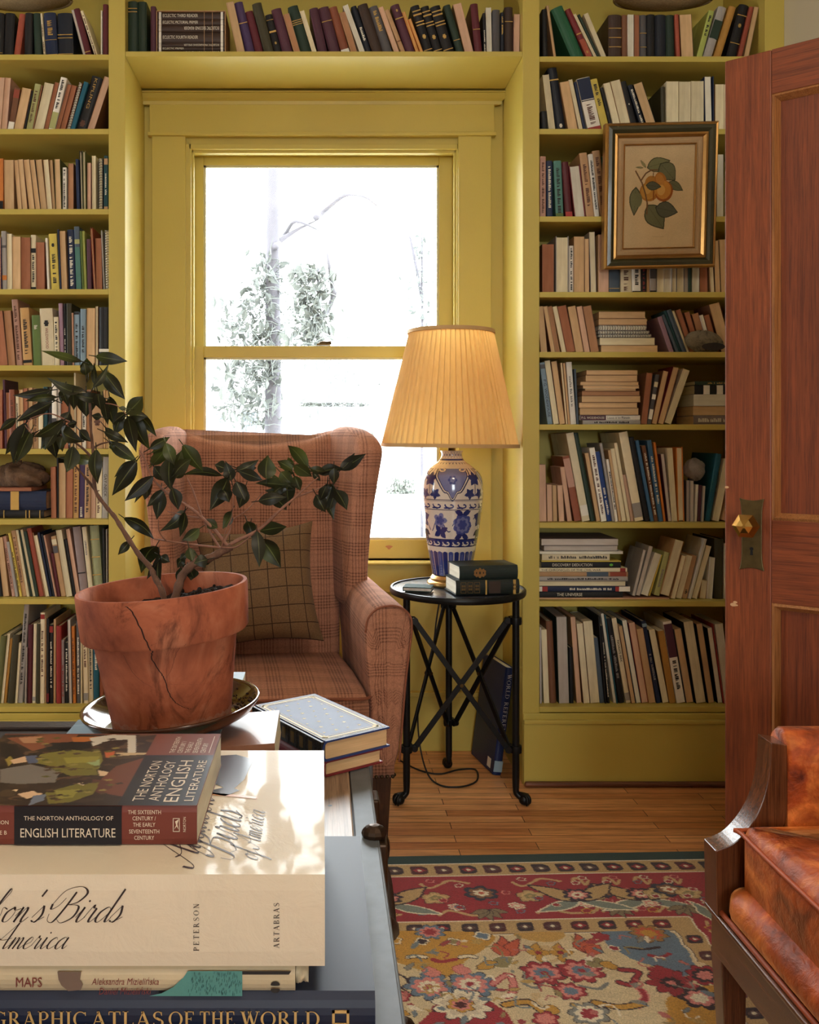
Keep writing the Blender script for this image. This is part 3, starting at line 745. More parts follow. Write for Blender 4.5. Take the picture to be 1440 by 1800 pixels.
m.prism([(uc - .0018, kz), (uc + .0018, kz), (uc + .003, kz - .014), (uc - .003, kz - .014)], -0.0042, -0.0036); m.build('keyhole', plain('keyhole_black', (12, 10, 9), .8), bp)
KNOB = plain('polished_brass', (196, 156, 84), 0.24, 1.0, var=0.1)
kn = MB(); kc = (0.0545, 0.976)
def hexr(r, y): return [(kc[0] + r * math.cos(math.radians(60 * j)), y, kc[1] + r * math.sin(math.radians(60 * j))) for j in range(6)]
kn.loft([hexr(.012, -.004), hexr(.0115, -.022), hexr(.017, -.028), hexr(.0285, -.041), hexr(.0285, -.044), hexr(.017, -.057), hexr(.004, -.060)], True, True, uv=False)
kn.build('knob', KNOB, door)
m = MB(); m.lathe([(.016, 0), (.016, .003), (.012, .006)], 24); ro = m.build('rose', PLATE, door); ro.matrix_local = Matrix.Translation((kc[0], -0.0036, kc[1])) @ Euler((math.pi / 2, 0, 0)).to_matrix().to_4x4()
m = MB()
for u, z, a in ((0.018, 0.792, .006), (0.022, 0.798, .004), (0.0245, .7915, .003), (0.004, 1.058, .004)):
    m.flat([(u + a * math.cos(t) * 1.2, z + a * .7 * math.sin(t)) for t in np.linspace(0, 6.28, 8)[:-1]], lambda p, q: (p, -0.0003, q))
m.build('chipped_finish', plain('bare_oak', (206, 164, 122)), door)
m = MB()
for z in (0.25, 1.0, 1.75): m.tube([(DW + .005, DT / 2, z - .045), (DW + .005, DT / 2, z + .045)], .006, 10)
m.build('hinge', BRASS_OLD, door)
# ================================================================== rug
RUG_R = 0.036
_rs = Vector((math.cos(RUG_R), math.sin(RUG_R))); _rt = Vector((math.sin(RUG_R), -math.cos(RUG_R))); _ro = Vector((0.65, 2.462)) - _rs * 1.54
RW, RH = 2.1, 1.5
def rug_art():
    c = Canvas(RW, RH, 0.0022, (230, 206, 160))
    GREEN, TAN, RED, CREAM, DARK, BLUE, MUST, PINK, OLIVE, ORG = (36, 66, 62), (208, 174, 120), (170, 50, 60), (250, 238, 208), (62, 44, 50), (116, 138, 158), (214, 160, 66), (232, 146, 136), (160, 146, 100), (214, 100, 70)
    b = [(0, GREEN), (.045, CREAM), (.049, TAN), (.112, CREAM), (.116, RED), (.330, CREAM), (.334, TAN), (.388, DARK), (.391, CREAM), (.395, (232, 212, 168))]
    for d, col in b: c.rect(d, RW - d, d, RH - d, col)
    rr = random.Random(4)
    def P(px, py):
        Y = F * EYE / (py - CY); q = Vector((PX(px, Y), Y)) - _ro
        return q.dot(_rs), q.dot(_rt)
    def square(s, t, r):
        c.poly([(s - r * .85, t - r * .5), (s - r * .6, t - r * .8), (s + r * .6, t - r * .8), (s + r * .85, t - r * .5), (s + r * .85, t + r * .5), (s + r * .6, t + r * .8), (s - r * .6, t + r * .8), (s - r * .85, t + r * .5)], DARK if rr.random() < .5 else (92, 40, 44))
        c.poly([(s - r * .7, t), (s, t - r * .5), (s + r * .7, t), (s, t + r * .5)], RED if rr.random() < .5 else (110, 80, 74)); c.ell(s, t, r * .22, r * .2, CREAM)
    for (o, pitch, r) in ((.081, .066, .027), (.361, .066, .024)):
        for i in range(int((RW - 2 * o) / pitch) + 1):
            s = o + .01 + i * pitch
            square(s, o, r); square(s, RH - o, r)
        for i in range(1, int((RH - 2 * o) / pitch)):
            t = o + i * pitch; square(o, t, r * .9); square(RW - o, t, r * .9)
    def flower(s, t, r, cols, n=6, sq=.8):
        r *= .72; c.petal(s, t, r * 1.07, n, .3, DARK, rot=.3, sq=sq)
        for k, col in enumerate(cols): c.petal(s, t, r * (1 - .27 * k), n, .28, col, rot=.3, sq=sq)
    def fan(s, t, r, n, col, a0, a1, edge=DARK):
        for i in range(n):
            a = a0 + (a1 - a0) * i / (n - 1)
            c.leaf(s, t, s + r * math.cos(a), t + r * math.sin(a), r * .42, col, edge)
    def scroll(pts, w, col, edge=None):
        q = [(p.x, p.y) for p in catmull([(x, y, 0) for x, y in pts], 6)]
        if edge: c.line(q, w * 1.5, edge)
        c.line(q, w, col)
    # red border: palmettes, tan leaf flowers and small rosettes between curling stems
    def border(f, L):
        n = max(3, int(L / .235)); p = L / n
        for i in range(n + 1):
            u = i * p
            scroll([f(u + p * .1, -.07), f(u + p * .3, -.085), f(u + p * .5, -.05), f(u + p * .62, -.07)], .009, (214, 178, 126))
            scroll([f(u - p * .1, .075), f(u + p * .15, .085), f(u + p * .4, .06), f(u + p * .5, .08)], .009, (214, 178, 126))
            if i % 2 == 0:
                for sg in (-1, 1):
                    x0, y0 = f(u, .03); x1, y1 = f(u + sg * .125, .075); c.leaf(x0, y0, x1, y1, .036, (140, 152, 140), CREAM)
                    x1, y1 = f(u + sg * .11, -.055); c.leaf(x0, y0, x1, y1, .05, TAN, DARK)
                x, y = f(u, .0); flower(x, y, .052, [(60, 44, 62), PINK, CREAM, RED], 8)
                x, y = f(u, .075); flower(x, y, .022, [MUST, RED], 5)
            else:
                x, y = f(u, -.02); flower(x, y, .062, [(52, 58, 78), (150, 104, 70), CREAM, ORG], 6)
                for sg in (-1, 1): x, y = f(u + sg * .075, .045); flower(x, y, .030, [CREAM, PINK, CREAM], 6)
                x, y = f(u, .06); fan(x, y, .05, 5, (146, 130, 100), .3, 2.8)
            x, y = f(u + p * .5, .0); flower(x, y, .05, [TAN, (224, 194, 136), OLIVE, TAN], 5)
            for q in ((.28, .045), (.74, -.02), (.68, .07), (.2, -.06), (.42, .012), (.9, .03), (.5, -.085)):
                x, y = f(u + p * q[0], q[1]); flower(x, y, .018, [rr.choice((BLUE, CREAM, PINK)), RED], 5)
    bo = .223
    s0, t0 = P(1013, 1578)
    border(lambda u, v: (s0 + u, bo + v), RW - bo - s0 - .1); border(lambda u, v: (s0 - u, bo + v), s0 - bo - .1)
    border(lambda u, v: (RW - bo - v, bo + .16 + u), RH - 2 * bo - .2); border(lambda u, v: (bo + v, bo + .16 + u), RH - 2 * bo - .2)
    border(lambda u, v: (bo + .1 + u, RH - bo - v), RW - 2 * bo - .2)
    # field
    def patch(pts, col):
        c.poly([(p.x, p.y) for p in catmull([(*P(x, y), 0) for x, y in pts], 5, True)], col)
    for q in range(150):
        s, t = rr.uniform(.42, RW - .42), rr.uniform(.42, RH - .42); c.petal(s, t, rr.uniform(.02, .07), 5, .4, rr.choice([(238, 218, 176), (222, 192, 142), (228, 208, 166)]), sq=.8)
    patch([(682, 1648), (760, 1644), (862, 1648), (858, 1672), (826, 1690), (800, 1716), (770, 1728), (740, 1712), (700, 1700), (676, 1690)], MUST)
    patch([(1058, 1646), (1120, 1644), (1175, 1642), (1215, 1690), (1222, 1712), (1190, 1726), (1150, 1706), (1105, 1690), (1070, 1668)], BLUE)
    patch([(1176, 1760), (1260, 1740), (1300, 1780), (1260, 1830), (1190, 1830)], MUST)
    patch([(905, 1648), (990, 1646), (975, 1662), (930, 1660)], (216, 170, 92))
    def fl(px, py, r, cols, n=7, sq=.85): s, t = P(px, py); flower(s, t, r, cols, n, sq)
    def sc(pts, w, col, e=DARK): scroll([P(*q) for q in pts], w, col, e)
    def lf(a, b, w, col, e=DARK): s, t = P(*a); s1, t1 = P(*b); c.leaf(s, t, s1, t1, w, col, e)
    fl(757, 1645, .05, [BLUE, PINK, RED], 8); fl(1140, 1648, .06, [(176, 130, 70), ORG, MUST], 9)
    fl(690, 1660, .03, [CREAM, MUST], 5); fl(848, 1652, .03, [CREAM, BLUE], 4); fl(740, 1662, .025, [CREAM, DARK], 4); fl(795, 1662, .025, [CREAM, OLIVE], 4)
    fl(955, 1718, .07, [RED, PINK, BLUE, RED], 8); fl(1022, 1714, .07, [RED, PINK, BLUE, RED], 8)
    fl(1001, 1750, .05, [RED, PINK, BLUE], 8)
    for a, b in (((892, 1690), (880, 1652)), ((892, 1690), (910, 1656)), ((892, 1690), (868, 1664))): lf(a, b, .035, ORG, (120, 50, 44))
    for a, b in (((1030, 1684), (1012, 1648)), ((1030, 1684), (1040, 1656)), ((1030, 1684), (1058, 1668))): lf(a, b, .035, ORG, (120, 50, 44))
    for x in (945, 984):
        lf((x, 1684), (x - 2, 1664), .026, MUST); lf((x, 1684), (x + 24, 1680), .022, MUST); lf((x, 1684), (x - 22, 1680), .022, MUST); lf((x, 1684), (x + 8, 1700), .02, MUST); fl(x, 1682, .012, [RED], 5)
    for sg, cx in ((-1, 868), (1, 1062)):
        lf((cx, 1706), (cx + sg * -34, 1690), .045, OLIVE, CREAM); lf((cx - sg * 6, 1698), (cx + sg * 30, 1712), .03, MUST)
    fl(756, 1742, .075, [BLUE, PINK, CREAM, RED], 9); fl(828, 1738, .075, [BLUE, PINK, CREAM, RED], 9)
    for x, y in ((758, 1716), (812, 1712)): lf((x, y + 10), (x, y - 10), .04, PINK, RED)
    patch([(752, 1790), (790, 1760), (840, 1758), (886, 1786), (900, 1830), (740, 1830)], RED)
    fl(812, 1775, .085, [CREAM, (226, 212, 184), CREAM], 10); fl(812, 1775, .04, [MUST, PINK, (90, 40, 40)], 6)
    fl(1182, 1735, .075, [RED, (160, 52, 58), DARK, PINK], 9); fl(1240, 1722, .06, [RED, DARK, PINK], 8); fl(1232, 1762, .06, [DARK, PINK, CREAM], 7); fl(1160, 1716, .04, [RED], 6)
    sc([(868, 1738), (890, 1722), (905, 1738), (893, 1760)], .012, PINK, RED); sc([(1090, 1712), (1120, 1716), (1112, 1738), (1090, 1734)], .012, RED)
    sc([(1118, 1742), (1136, 1762), (1120, 1776)], .012, RED, PINK); sc([(1048, 1770), (1090, 1778), (1130, 1772)], .014, MUST); sc([(890, 1775), (930, 1770), (950, 1786)], .014, MUST)
    lf((975, 1775), (960, 1795), .03, MUST); lf((1030, 1775), (1062, 1792), .03, MUST); fl(1035, 1790, .06, [(150, 150, 140), CREAM, RED], 7); fl(960, 1800, .04, [RED, PINK], 6)
    sc([(920, 1735), (940, 1745), (955, 1738)], .008, (140, 140, 134), None); sc([(1020, 1740), (1050, 1746), (1070, 1736)], .008, (140, 140, 134), None)
    sc([(684, 1716), (704, 1722), (720, 1735)], .006, DARK, None); sc([(684, 1728), (700, 1738), (716, 1752)], .006, DARK, None); fl(700, 1760, .035, [RED, PINK], 6); lf((684, 1782), (720, 1792), .03, MUST)
    sc([(716, 1690), (730, 1688), (746, 1690)], .010, CREAM); sc([(808, 1690), (822, 1688), (834, 1690)], .010, CREAM); sc([(760, 1694), (775, 1698), (800, 1694)], .012, RED, None)
    sc([(1100, 1672), (1130, 1676), (1160, 1672)], .008, DARK, None); sc([(1140, 1686), (1160, 1690), (1176, 1684)], .010, RED, None); fl(1080, 1674, .02, [CREAM, RED], 5); fl(1055, 1654, .03, [RED], 6)
    for q in range(420):                                          # small sprigs, scrolls and buds between the large motifs
        s, t = rr.uniform(.40, RW - .40), rr.uniform(.40, RH - .40); a = rr.uniform(0, 6.28); L = rr.uniform(.018, .045); k = rr.random()
        col = rr.choice([(206, 120, 112), (150, 148, 136), (206, 168, 96), (176, 70, 74), (252, 240, 214), (128, 142, 150), (166, 146, 98)])
        if k < .5: c.leaf(s, t, s + L * math.cos(a), t + L * math.sin(a) * .8, L * .36, col, (104, 84, 70) if rr.random() < .5 else None)
        elif k < .8: scroll([(s, t), (s + L * .6 * math.cos(a), t + L * .6 * math.sin(a)), (s + L * math.cos(a + .9), t + L * math.sin(a + .9))], .0045, col)
        else: c.petal(s, t, L * .34, 5, .4, col, sq=.85)
    for q in range(46):                                           # more flowers where the photograph does not reach
        s, t = rr.uniform(.45, RW - .45), rr.uniform(.45, RH - .45)
        if t < .9 and s > 1.0: continue
        flower(s, t, rr.uniform(.03, .075), rr.choice([[BLUE, PINK, RED], [RED, PINK, CREAM], [CREAM, MUST], [MUST, RED, DARK], [ORG, RED]]), rr.choice((5, 6, 8)))
    # woven wobble and wear
    w = np.random.RandomState(2).normal(0, .035, c.c.shape[:2]).astype(np.float32)
    c.c *= (1 + w)[..., None]; np.clip(c.c, 0, 1, out=c.c)
    j = np.random.RandomState(3)
    r = np.cumsum(j.normal(0, .35, c.ny)); r -= np.linspace(r[0], r[-1], c.ny)
    for a in range(c.ny): c.c[a] = np.roll(c.c[a], int(round(1.2 * math.sin(a * .21) + j.uniform(-.8, .8))), axis=0)
    return c
def _rugP(x, y):
    w = np.stack([_ro.x + x * _rs.x + y * _rt.x, _ro.y + x * _rs.y + y * _rt.y, 0.0095 + 0.0008 * np.sin(x * 9) * np.sin(y * 7)], 1); return w
rug = thing('rug', 'floral wool rug with red border and dark green edge on the floor', 'rug')
rug_art().grid('pile', _rugP, painted('wool_rug', .95, .1, bump=(420, .7, .004), var=.42, var_scale=300, sheen=.2), rug)
m = MB(); cs = [(_ro.x + a * _rs.x + b * _rt.x, _ro.y + a * _rs.y + b * _rt.y) for a, b in ((0, 0), (RW, 0), (RW, RH), (0, RH))]
m.prism(cs, 0.0005, 0.0085, 'z'); m.build('backing', plain('rug_backing', (44, 62, 56), .95), rug)

# ================================================================== upholstery
def plaid_mat(name, base, stripe, pitch=0.098, band=0.046, fine=0.0072, dark=0.62, grid=None, rot=0.0, warm=None):
    """A woven check, laid out in metres of cloth (UV)."""
    t = NT(name); uv = t.node('ShaderNodeTexCoord').outputs['UV']
    sx = t.node('ShaderNodeSeparateXYZ'); t.link(uv, sx.inputs[0])
    wob = t.math('MULTIPLY', t.math('SUBTRACT', t.noise(uv, 9, 2), 0.5), 0.004)
    def lines(v):
        v = t.math('ADD', v, wob)
        f = t.math('FRACT', t.math('DIVIDE', v, pitch))
        g = t.math('LESS_THAN', f, band / pitch)
        if grid: return g
        s = t.math('GREATER_THAN', t.math('SINE', t.math('MULTIPLY', v, 2 * math.pi / fine)), 0.05)
        s2 = t.math('GREATER_THAN', t.math('SINE', t.math('MULTIPLY', v, 2 * math.pi / (fine * 2.6))), 0.62)
        return t.math('ADD', t.math('MULTIPLY', t.math('MULTIPLY', g, s), .85), t.math('MULTIPLY', t.math('MULTIPLY', t.math('SUBTRACT', 1, g), s2), 0.22))
    a, b = lines(sx.outputs[0]), lines(sx.outputs[1])
    if grid: m_ = t.math('MAXIMUM', a, b)
    else: m_ = t.math('ADD', t.math('MULTIPLY', a, .5), t.math('MULTIPLY', b, .5))
    n = t.noise(t.coord(scale=(1, 1, 1)), 260, 2); n2 = t.noise(t.coord(), 5, 3)
    col = t.mix(t.math('MULTIPLY', m_, dark), L4(base), L4(stripe))
    col = t.mix(1.0, col, t.ramp(n, [(.3, (.8, .8, .8)), (.7, (1.12, 1.12, 1.12))]), 'MULTIPLY')
    col = t.mix(1.0, col, t.ramp(n2, [(.3, (.9, .9, .9)), (.7, (1.06, 1.05, 1.03))]), 'MULTIPLY')
    t.set(col, .9, spec=.1, sheen=.08); t.bump(n, .25, .002); return t.m
PLAID = plaid_mat('rust_glen_check_wool', (184, 130, 104), (66, 32, 28), fine=.0098, dark=.80)
OLIVE_CHECK = plaid_mat('olive_windowpane_wool', (122, 96, 68), (50, 34, 28), pitch=.062, band=.0034, dark=.85, grid=True)

def puffy(mb, outline, th, r, P, steps=4, mi=None):
    """A padded slab: the outline pulled in and rounded towards both faces. P(a, b, t) places a point, t in -th/2..th/2."""
    n = len(outline); nr = []
    area2 = sum(outline[i][0] * outline[(i + 1) % n][1] - outline[(i + 1) % n][0] * outline[i][1] for i in range(n)); sg = 1 if area2 > 0 else -1
    for i in range(n):
        a, b = Vector(outline[i - 1]), Vector(outline[(i + 1) % n]); d = (b - a).normalized(); nr.append((-d.y * sg, d.x * sg))
    lay = []
    for i in range(steps + 1):
        q = math.pi / 2 * i / steps; lay.append((-th / 2 + r * (1 - math.sin(q)), r * (1 - math.cos(q))))
    lay = [(a, b) for a, b in lay][::-1]
    first = [(-th / 2 + r * (1 - math.cos(math.pi / 2 * i / steps)), r * (1 - math.sin(math.pi / 2 * i / steps))) for i in range(steps + 1)]
    full = first + [(-t, ins) for t, ins in first[::-1]]
    rings = [[P(outline[i][0] + nr[i][0] * ins, outline[i][1] + nr[i][1] * ins, t) for i in range(n)] for t, ins in full]
    c0 = (sum(p[0] for p in outline) / n, sum(p[1] for p in outline) / n)
    o = len(mb.v)
    for rg in rings: mb.v.extend([tuple(p) for p in rg])
    def face(idx, uvs):
        mb.uv[len(mb.f)] = uvs; mb.f.append(tuple(idx)); mb.mi.append(mb.cur if mi is None else mi)
    per = [0]
    for i in range(n): per.append(per[-1] + (Vector(outline[(i + 1) % n]) - Vector(outline[i])).length)
    for k in range(len(rings) - 1):
        for i in range(n):
            j = (i + 1) % n
            uu = [(per[i], full[k][0]), (per[i + 1], full[k][0]), (per[i + 1], full[k + 1][0]), (per[i], full[k + 1][0])]
            face([o + k * n + i, o + k * n + j, o + (k + 1) * n + j, o + (k + 1) * n + i], uu)
    # concentric caps
    for base, t, sgn in ((0, full[0][0], -1), ((len(rings) - 1) * n, full[-1][0], 1)):
        prev = [o + base + i for i in range(n)]; pc = [(outline[i][0] + nr[i][0] * full[0][1], outline[i][1] + nr[i][1] * full[0][1]) for i in range(n)]
        for s in (0.75, 0.45, 0.15):
            oo = len(mb.v); cc = [(c0[0] + (p[0] - c0[0]) * s, c0[1] + (p[1] - c0[1]) * s) for p in [(outline[i][0] + nr[i][0] * full[0][1], outline[i][1] + nr[i][1] * full[0][1]) for i in range(n)]]
            mb.v.extend([tuple(P(p[0], p[1], t + sgn * .012 * (1 - s))) for p in cc]); cur = [oo + i for i in range(n)]
            for i in range(n):
                j = (i + 1) % n; face([prev[i], prev[j], cur[j], cur[i]], [pc[i], pc[j], cc[j], cc[i]])
            prev, pc = cur, cc
        face(prev, pc)

# ================================================================== wing chair
CR = math.radians(6.3)
chair = thing('wing_armchair', 'rust check wool wing armchair standing in front of the window', 'armchair', (-0.150, 2.47, 0), (0, 0, CR))
DKW = wood('dark_stained_leg', (44, 27, 18), (78, 50, 32), .35, 'z')
for sx in (-1, 1):
    for v0, nm in ((0.05, 0), (0.60, 1)):
        m = MB(); cx = sx * .325 if nm == 0 else sx * .27
        m.loft([[(cx + a * .021, v0 + b * .021 + (0.03 if nm else 0), .0012) for a, b in ((-1, -1), (1, -1), (1, 1), (-1, 1))],
                [(cx + a * .033, v0 + b * .033, .245) for a, b in ((-1, -1), (1, -1), (1, 1), (-1, 1))]], uv=False)
        m.build('leg', DKW, chair, bevel=.003)
# seat frame (upholstered apron) with nailheads
m = MB(); puffy(m, [(-.36, .0), (.36, .0), (.335, .30), (.30, .63), (-.30, .63), (-.335, .30)], .135, .018, lambda a, b, t: (a, b, .2675 + t))
box_uv(m.build('seat_frame', PLAID, chair, smooth=True))
m = MB()
def nails(p0, p1, n):
    for i in range(n):
        q = Vector(p0).lerp(Vector(p1), i / (n - 1)); m.sphere(q, .0055, 8, 5)
nails((-.355, -.003, .208), (.355, -.003, .208), 46); nails((.362, .01, .208), (.337, .31, .208), 20); nails((-.362, .01, .208), (-.337, .31, .208), 20)
m.build('nailhead_trim', plain('dark_nailhead', (70, 56, 40), .35, .8), chair, smooth=True)
# seat cushion
m = MB()
puffy(m, [(-.285, -.015), (-.15, -.026), (0, -.029), (.15, -.026), (.285, -.015), (.293, .1), (.289, .28), (.272, .50), (0, .52), (-.272, .50), (-.289, .28), (-.293, .1)], .112, .034,
      lambda a, b, t: (a, b, .391 + t + (.010 * (1 - (a / .3) ** 2) * (1 - ((b - .24) / .28) ** 2) if t > 0 else 0)))
box_uv(m.build('seat_cushion', PLAID, chair, smooth=True))
PIPE = plain('rust_piping', (138, 82, 58), .9, var=.2, scale=200)
m = MB(); m.tube(catmull([(-.293, .1, .437), (-.283, -.012, .436), (-.15, -.022, .44), (0, -.025, .442), (.15, -.022, .44), (.283, -.012, .436), (.293, .1, .437)], 6), .0045, 6); m.build('piping', PIPE, chair, smooth=True)
# back: a tall padded panel with a gently dipped top
def back_top(u): return 1.146 + .056 * min(1, abs(u) / .28) ** 2
m = MB(); rings = []
N = 28
for k in range(19):
    s = k / 15 if k <= 15 else 1.0
    cap = 0 if k <= 15 else (k - 15) / 3.0
    ring = []
    hw = .272 + .02 * s; th = .055 * math.cos(cap * math.pi / 2 * .96)
    for j in range(N):
        a = 2 * math.pi * j / N; ca, sa = math.cos(a), math.sin(a)
        u = (hw - .0 * cap) * (abs(ca) ** .35) * (1 if ca >= 0 else -1); d = th * (abs(sa) ** .5) * (1 if sa >= 0 else -1)
        z = .34 + s * (back_top(u) - .05 - .34) + .05 * math.sin(cap * math.pi / 2)
        v = .545 + .105 * s + d - .018 * (1 - (u / hw) ** 2) * (1 if d < 0 else 0)
        ring.append((u, v, z))
    rings.append(ring)
m.loft(rings, True, True); box_uv(m.build('backrest', PLAID, chair, smooth=True))
# wings
wing = [(.62, .60), (.66, .80), (.675, 1.0), (.68, 1.17), (.655, 1.20), (.60, 1.212), (.50, 1.208), (.42, 1.198), (.36, 1.178), (.325, 1.146), (.322, 1.115), (.338, 1.06), (.356, .98), (.372, .89), (.380, .80), (.378, .72), (.368, .655), (.42, .60)]
for sg in (-1, 1):
    def P(v, z, t, sg=sg):
        fl = .264 + .074 * max(0, (.62 - v) / .3) * (0.35 + .65 * min(1, max(0, (z - .6) / .5)))
        return (sg * (fl + t + .02), v, z)
    m = MB(); puffy(m, wing, .078, .034, P); box_uv(m.build('wing', PLAID, chair, smooth=True, sub=1))
    # scrolled top of the wing
# arms: a tapering panel that swells to a rolled top
for sg in (-1, 1):
    m = MB(); rings = []
    sec = [(.300, .205), (.372, .205), (.380, .33), (.390, .45), (.402, .55), (.412, .62), (.410, .665), (.385, .692), (.345, .700), (.305, .690), (.280, .662), (.272, .62), (.278, .54), (.288, .45), (.296, .33)]
    cu, cz = .34, .5
    K = [(-.004, .90), (.002, .96), (.012, .99), (.03, 1.0), (.15, 1.0), (.28, .985), (.40, .97), (.52, .93), (.60, .88), (.612, .8)]
    for v, s in K:
        q = max(0, (v - .1) / .5)
        rings.append([(sg * (cu - .012 * q + (u - cu) * (s if v < .03 else 1 - .25 * q)), v, cz + (z - cz) * (s if v < .03 else 1) + (.012 * q if z > .6 else 0)) for u, z in sec])
    m.loft(rings, True, True); box_uv(m.build('arm', PLAID, chair, smooth=True, sub=1))
    m = MB(); m.tube(catmull([(sg * u, -.0055, z) for u, z in [(.373, .25), (.382, .36), (.391, .47), (.402, .56), (.409, .62), (.406, .66), (.382, .686), (.345, .694), (.308, .685), (.283, .658), (.276, .62)]], 4), .0032, 6)
    m.build('arm_piping', PIPE, chair, smooth=True)

# scatter cushion leaning in the chair
pil = MB(); n = 22; W2, D2 = .196, .080; RG = []
def pil_pt(i, j, sg):
    a, b = -1 + 2 * i / n, -1 + 2 * j / n
    e = (1 - a * a) * (1 - b * b); pinch = 1 - .12 * (1 - abs(b) ** 2) * abs(a) ** 3 ; pinch2 = 1 - .12 * (1 - abs(a) ** 2) * abs(b) ** 3
    return (a * W2 * pinch, sg * D2 * e ** .42 * (1 + .12 * math.sin(3 * a + 2 * b)), b * W2 * pinch2)
for sg in (-1, 1):
    o = len(pil.v)
    for j in range(n + 1):
        for i in range(n + 1): pil.v.append(pil_pt(i, j, sg))
    for j in range(n):
        for i in range(n):
            f = [(i, j), (i + 1, j), (i + 1, j + 1), (i, j + 1)]
            if sg > 0: f = f[::-1]
            pil.uv[len(pil.f)] = [(p[0] / n * .42, p[1] / n * .42) for p in f]
            pil.f.append(tuple(o + p[1] * (n + 1) + p[0] for p in f)); pil.mi.append(0)
cu = pil.build('cushion', OLIVE_CHECK, smooth=True, recalc=False)
tag(cu, 'olive wool cushion with a thin dark windowpane check leaning in the armchair', 'cushion')
pp = chair.matrix_world
chair_m = Matrix.Translation((-0.150, 2.47, 0)) @ Euler((0, 0, CR)).to_matrix().to_4x4()
cu.matrix_world = chair_m @ Matrix.Translation((-.012, .395, .692)) @ Euler((math.radians(-17), math.radians(-5), math.radians(-4))).to_matrix().to_4x4()

# ================================================================== side table
IRON = plain('blackened_iron', (30, 30, 30), .38, .6, var=.3, scale=40)
TX, TY, TZ = .448, 2.905, .676
tab = thing('side_table', 'round blackened iron table with crossed bars beside the armchair', 'table', (TX, TY, 0))
m = MB(); m.lathe([(.150, -.012), (.219, -.016), (.2215, -.012), (.222, .000), (.219, .004), (.213, .004), (.2115, 0.0), (.211, -.004), (.18, -.006)], 72, cap=False)
for i in range(1): pass
m.v = [(x, y, z + TZ) for x, y, z in m.v]; m.build('rim', IRON, tab, smooth=True, angle=50)
m = MB(); m.lathe([(.2112, TZ - .009), (.2112, TZ - .0005), (.2, TZ)], 64); m.build('top', plain('grey_slate_top', (70, 74, 82), .22, 0, var=.25, scale=8, coat=.3), tab, smooth=True, angle=40)
LEGA = [math.radians(a) for a in (205, 335, 90)]; LR = .193
lt = []
for a in LEGA:
    x, y = LR * math.cos(a), LR * math.sin(a)
    m = MB(); m.tube([(x, y, TZ - .013), (x, y, .075), (x, y, .05)], [.0115, .0115, .0105], 10)
    lg = m.build('leg', IRON, tab, smooth=True, angle=50); lt.append((x, y))
    ux, uy = math.cos(a), math.sin(a)
    m = MB(); m.tube(catmull([(x, y, .052), (x + ux * .002, y + uy * .002, .034), (x + ux * .016, y + uy * .016, .022)], 4), [.010] * 9, 8)
    m.sphere((x + ux * .026, y + uy * .026, .0172), .0168, 14, 9)
    for k in (-1, 0, 1):
        b = a + k * .75; q = Vector((x + ux * .026, y + uy * .026, .0172))
        m.tube(catmull([(x + ux * .01, y + uy * .01, .034), tuple(q + Vector((math.cos(b) * .013, math.sin(b) * .013, .012))), tuple(q + Vector((math.cos(b) * .0185, math.sin(b) * .0185, -.002))), tuple(q + Vector((math.cos(b) * .014, math.sin(b) * .014, -.0145)))], 3), [.006] * 4 + [.0055] * 4 + [.003] * 2, 6)
    m.build('claw_foot', IRON, lg, smooth=True)
    for z in (.585, .175):
        m = MB(); m.lathe([(.0125, z - .011), (.0185, z - .011), (.0195, z), (.0185, z + .011), (.0125, z + .011)], 14, (x, y), cap=False)
        m.box(x - ux * .034 - .006, x - ux * .034 + .006, y - uy * .034 - .006, y - uy * .034 + .006, z - .008, z + .008) if False else None
        m.build('collar', IRON, lg, smooth=True, angle=40)
for i in range(3):
    (x0, y0), (x1, y1) = lt[i], lt[(i + 1) % 3]
    d = Vector((x1 - x0, y1 - y0, 0)).normalized(); nrm = Vector((-d.y, d.x, 0))
    for k, (za, zb) in enumerate(((.585, .175), (.175, .585))):
        off = nrm * (.006 if k else -.006)
        a = Vector((x0, y0, za)) + d * .026 + off; b = Vector((x1, y1, zb)) - d * .026 + off
        m = MB(); dd = (b - a).normalized(); up = dd.cross(nrm).normalized()
        m.loft([[tuple(p + up * .0085 * q[0] + nrm * .0035 * q[1]) for q in ((-1, -1), (1, -1), (1, 1), (-1, 1))] for p in (a, b)], uv=False)
        for p, s in ((a, -1), (b, 1)): m.tube([p - nrm * .009, p + nrm * .009], .011, 10)
        m.build('cross_bar', IRON, tab, bevel=.001)
    mid = Vector(((x0 + x1) / 2, (y0 + y1) / 2, .38)); m = MB(); m.tube([mid - nrm * .013, mid + nrm * .013], .006, 10); m.build('rivet', BRASS_OLD, tab)

# ================================================================== lamp
LX, LY = .438, 2.962
lamp = thing('table_lamp', 'blue and white vase lamp with a pleated shade on the iron table', 'lamp', (LX, LY, TZ))
GILT = plain('gilt_base', (182, 150, 92), .28, .85, var=.2)
m = MB(); m.lathe([(.02, .0008), (.078, .0008), (.083, .006), (.083, .012), (.076, .018), (.070, .020), (.072, .026), (.066, .034), (.060, .040), (.02, .041)], 48); m.build('base', GILT, lamp, smooth=True, angle=50)
sc_ = F / LY
vprof = [(33, 1008), (33.5, 1003), (36, 990), (39.5, 970), (43, 950), (46.5, 928), (49.5, 905), (52, 882), (53, 862), (52, 846), (48.5, 834), (41, 825), (31, 817), (22, 810), (18, 803), (17.5, 797), (19.5, 792)]
vz = [PZ(y, LY) - TZ for _, y in vprof]; vr = [r * 1.03 / sc_ for r, _ in vprof]
_tt = catmull([(r, z, 0) for r, z in zip(vr, vz)], 8)
arc = [0.0]
for a, b in zip(_tt, _tt[1:]): arc.append(arc[-1] + (b - a).length)
VH = arc[-1]
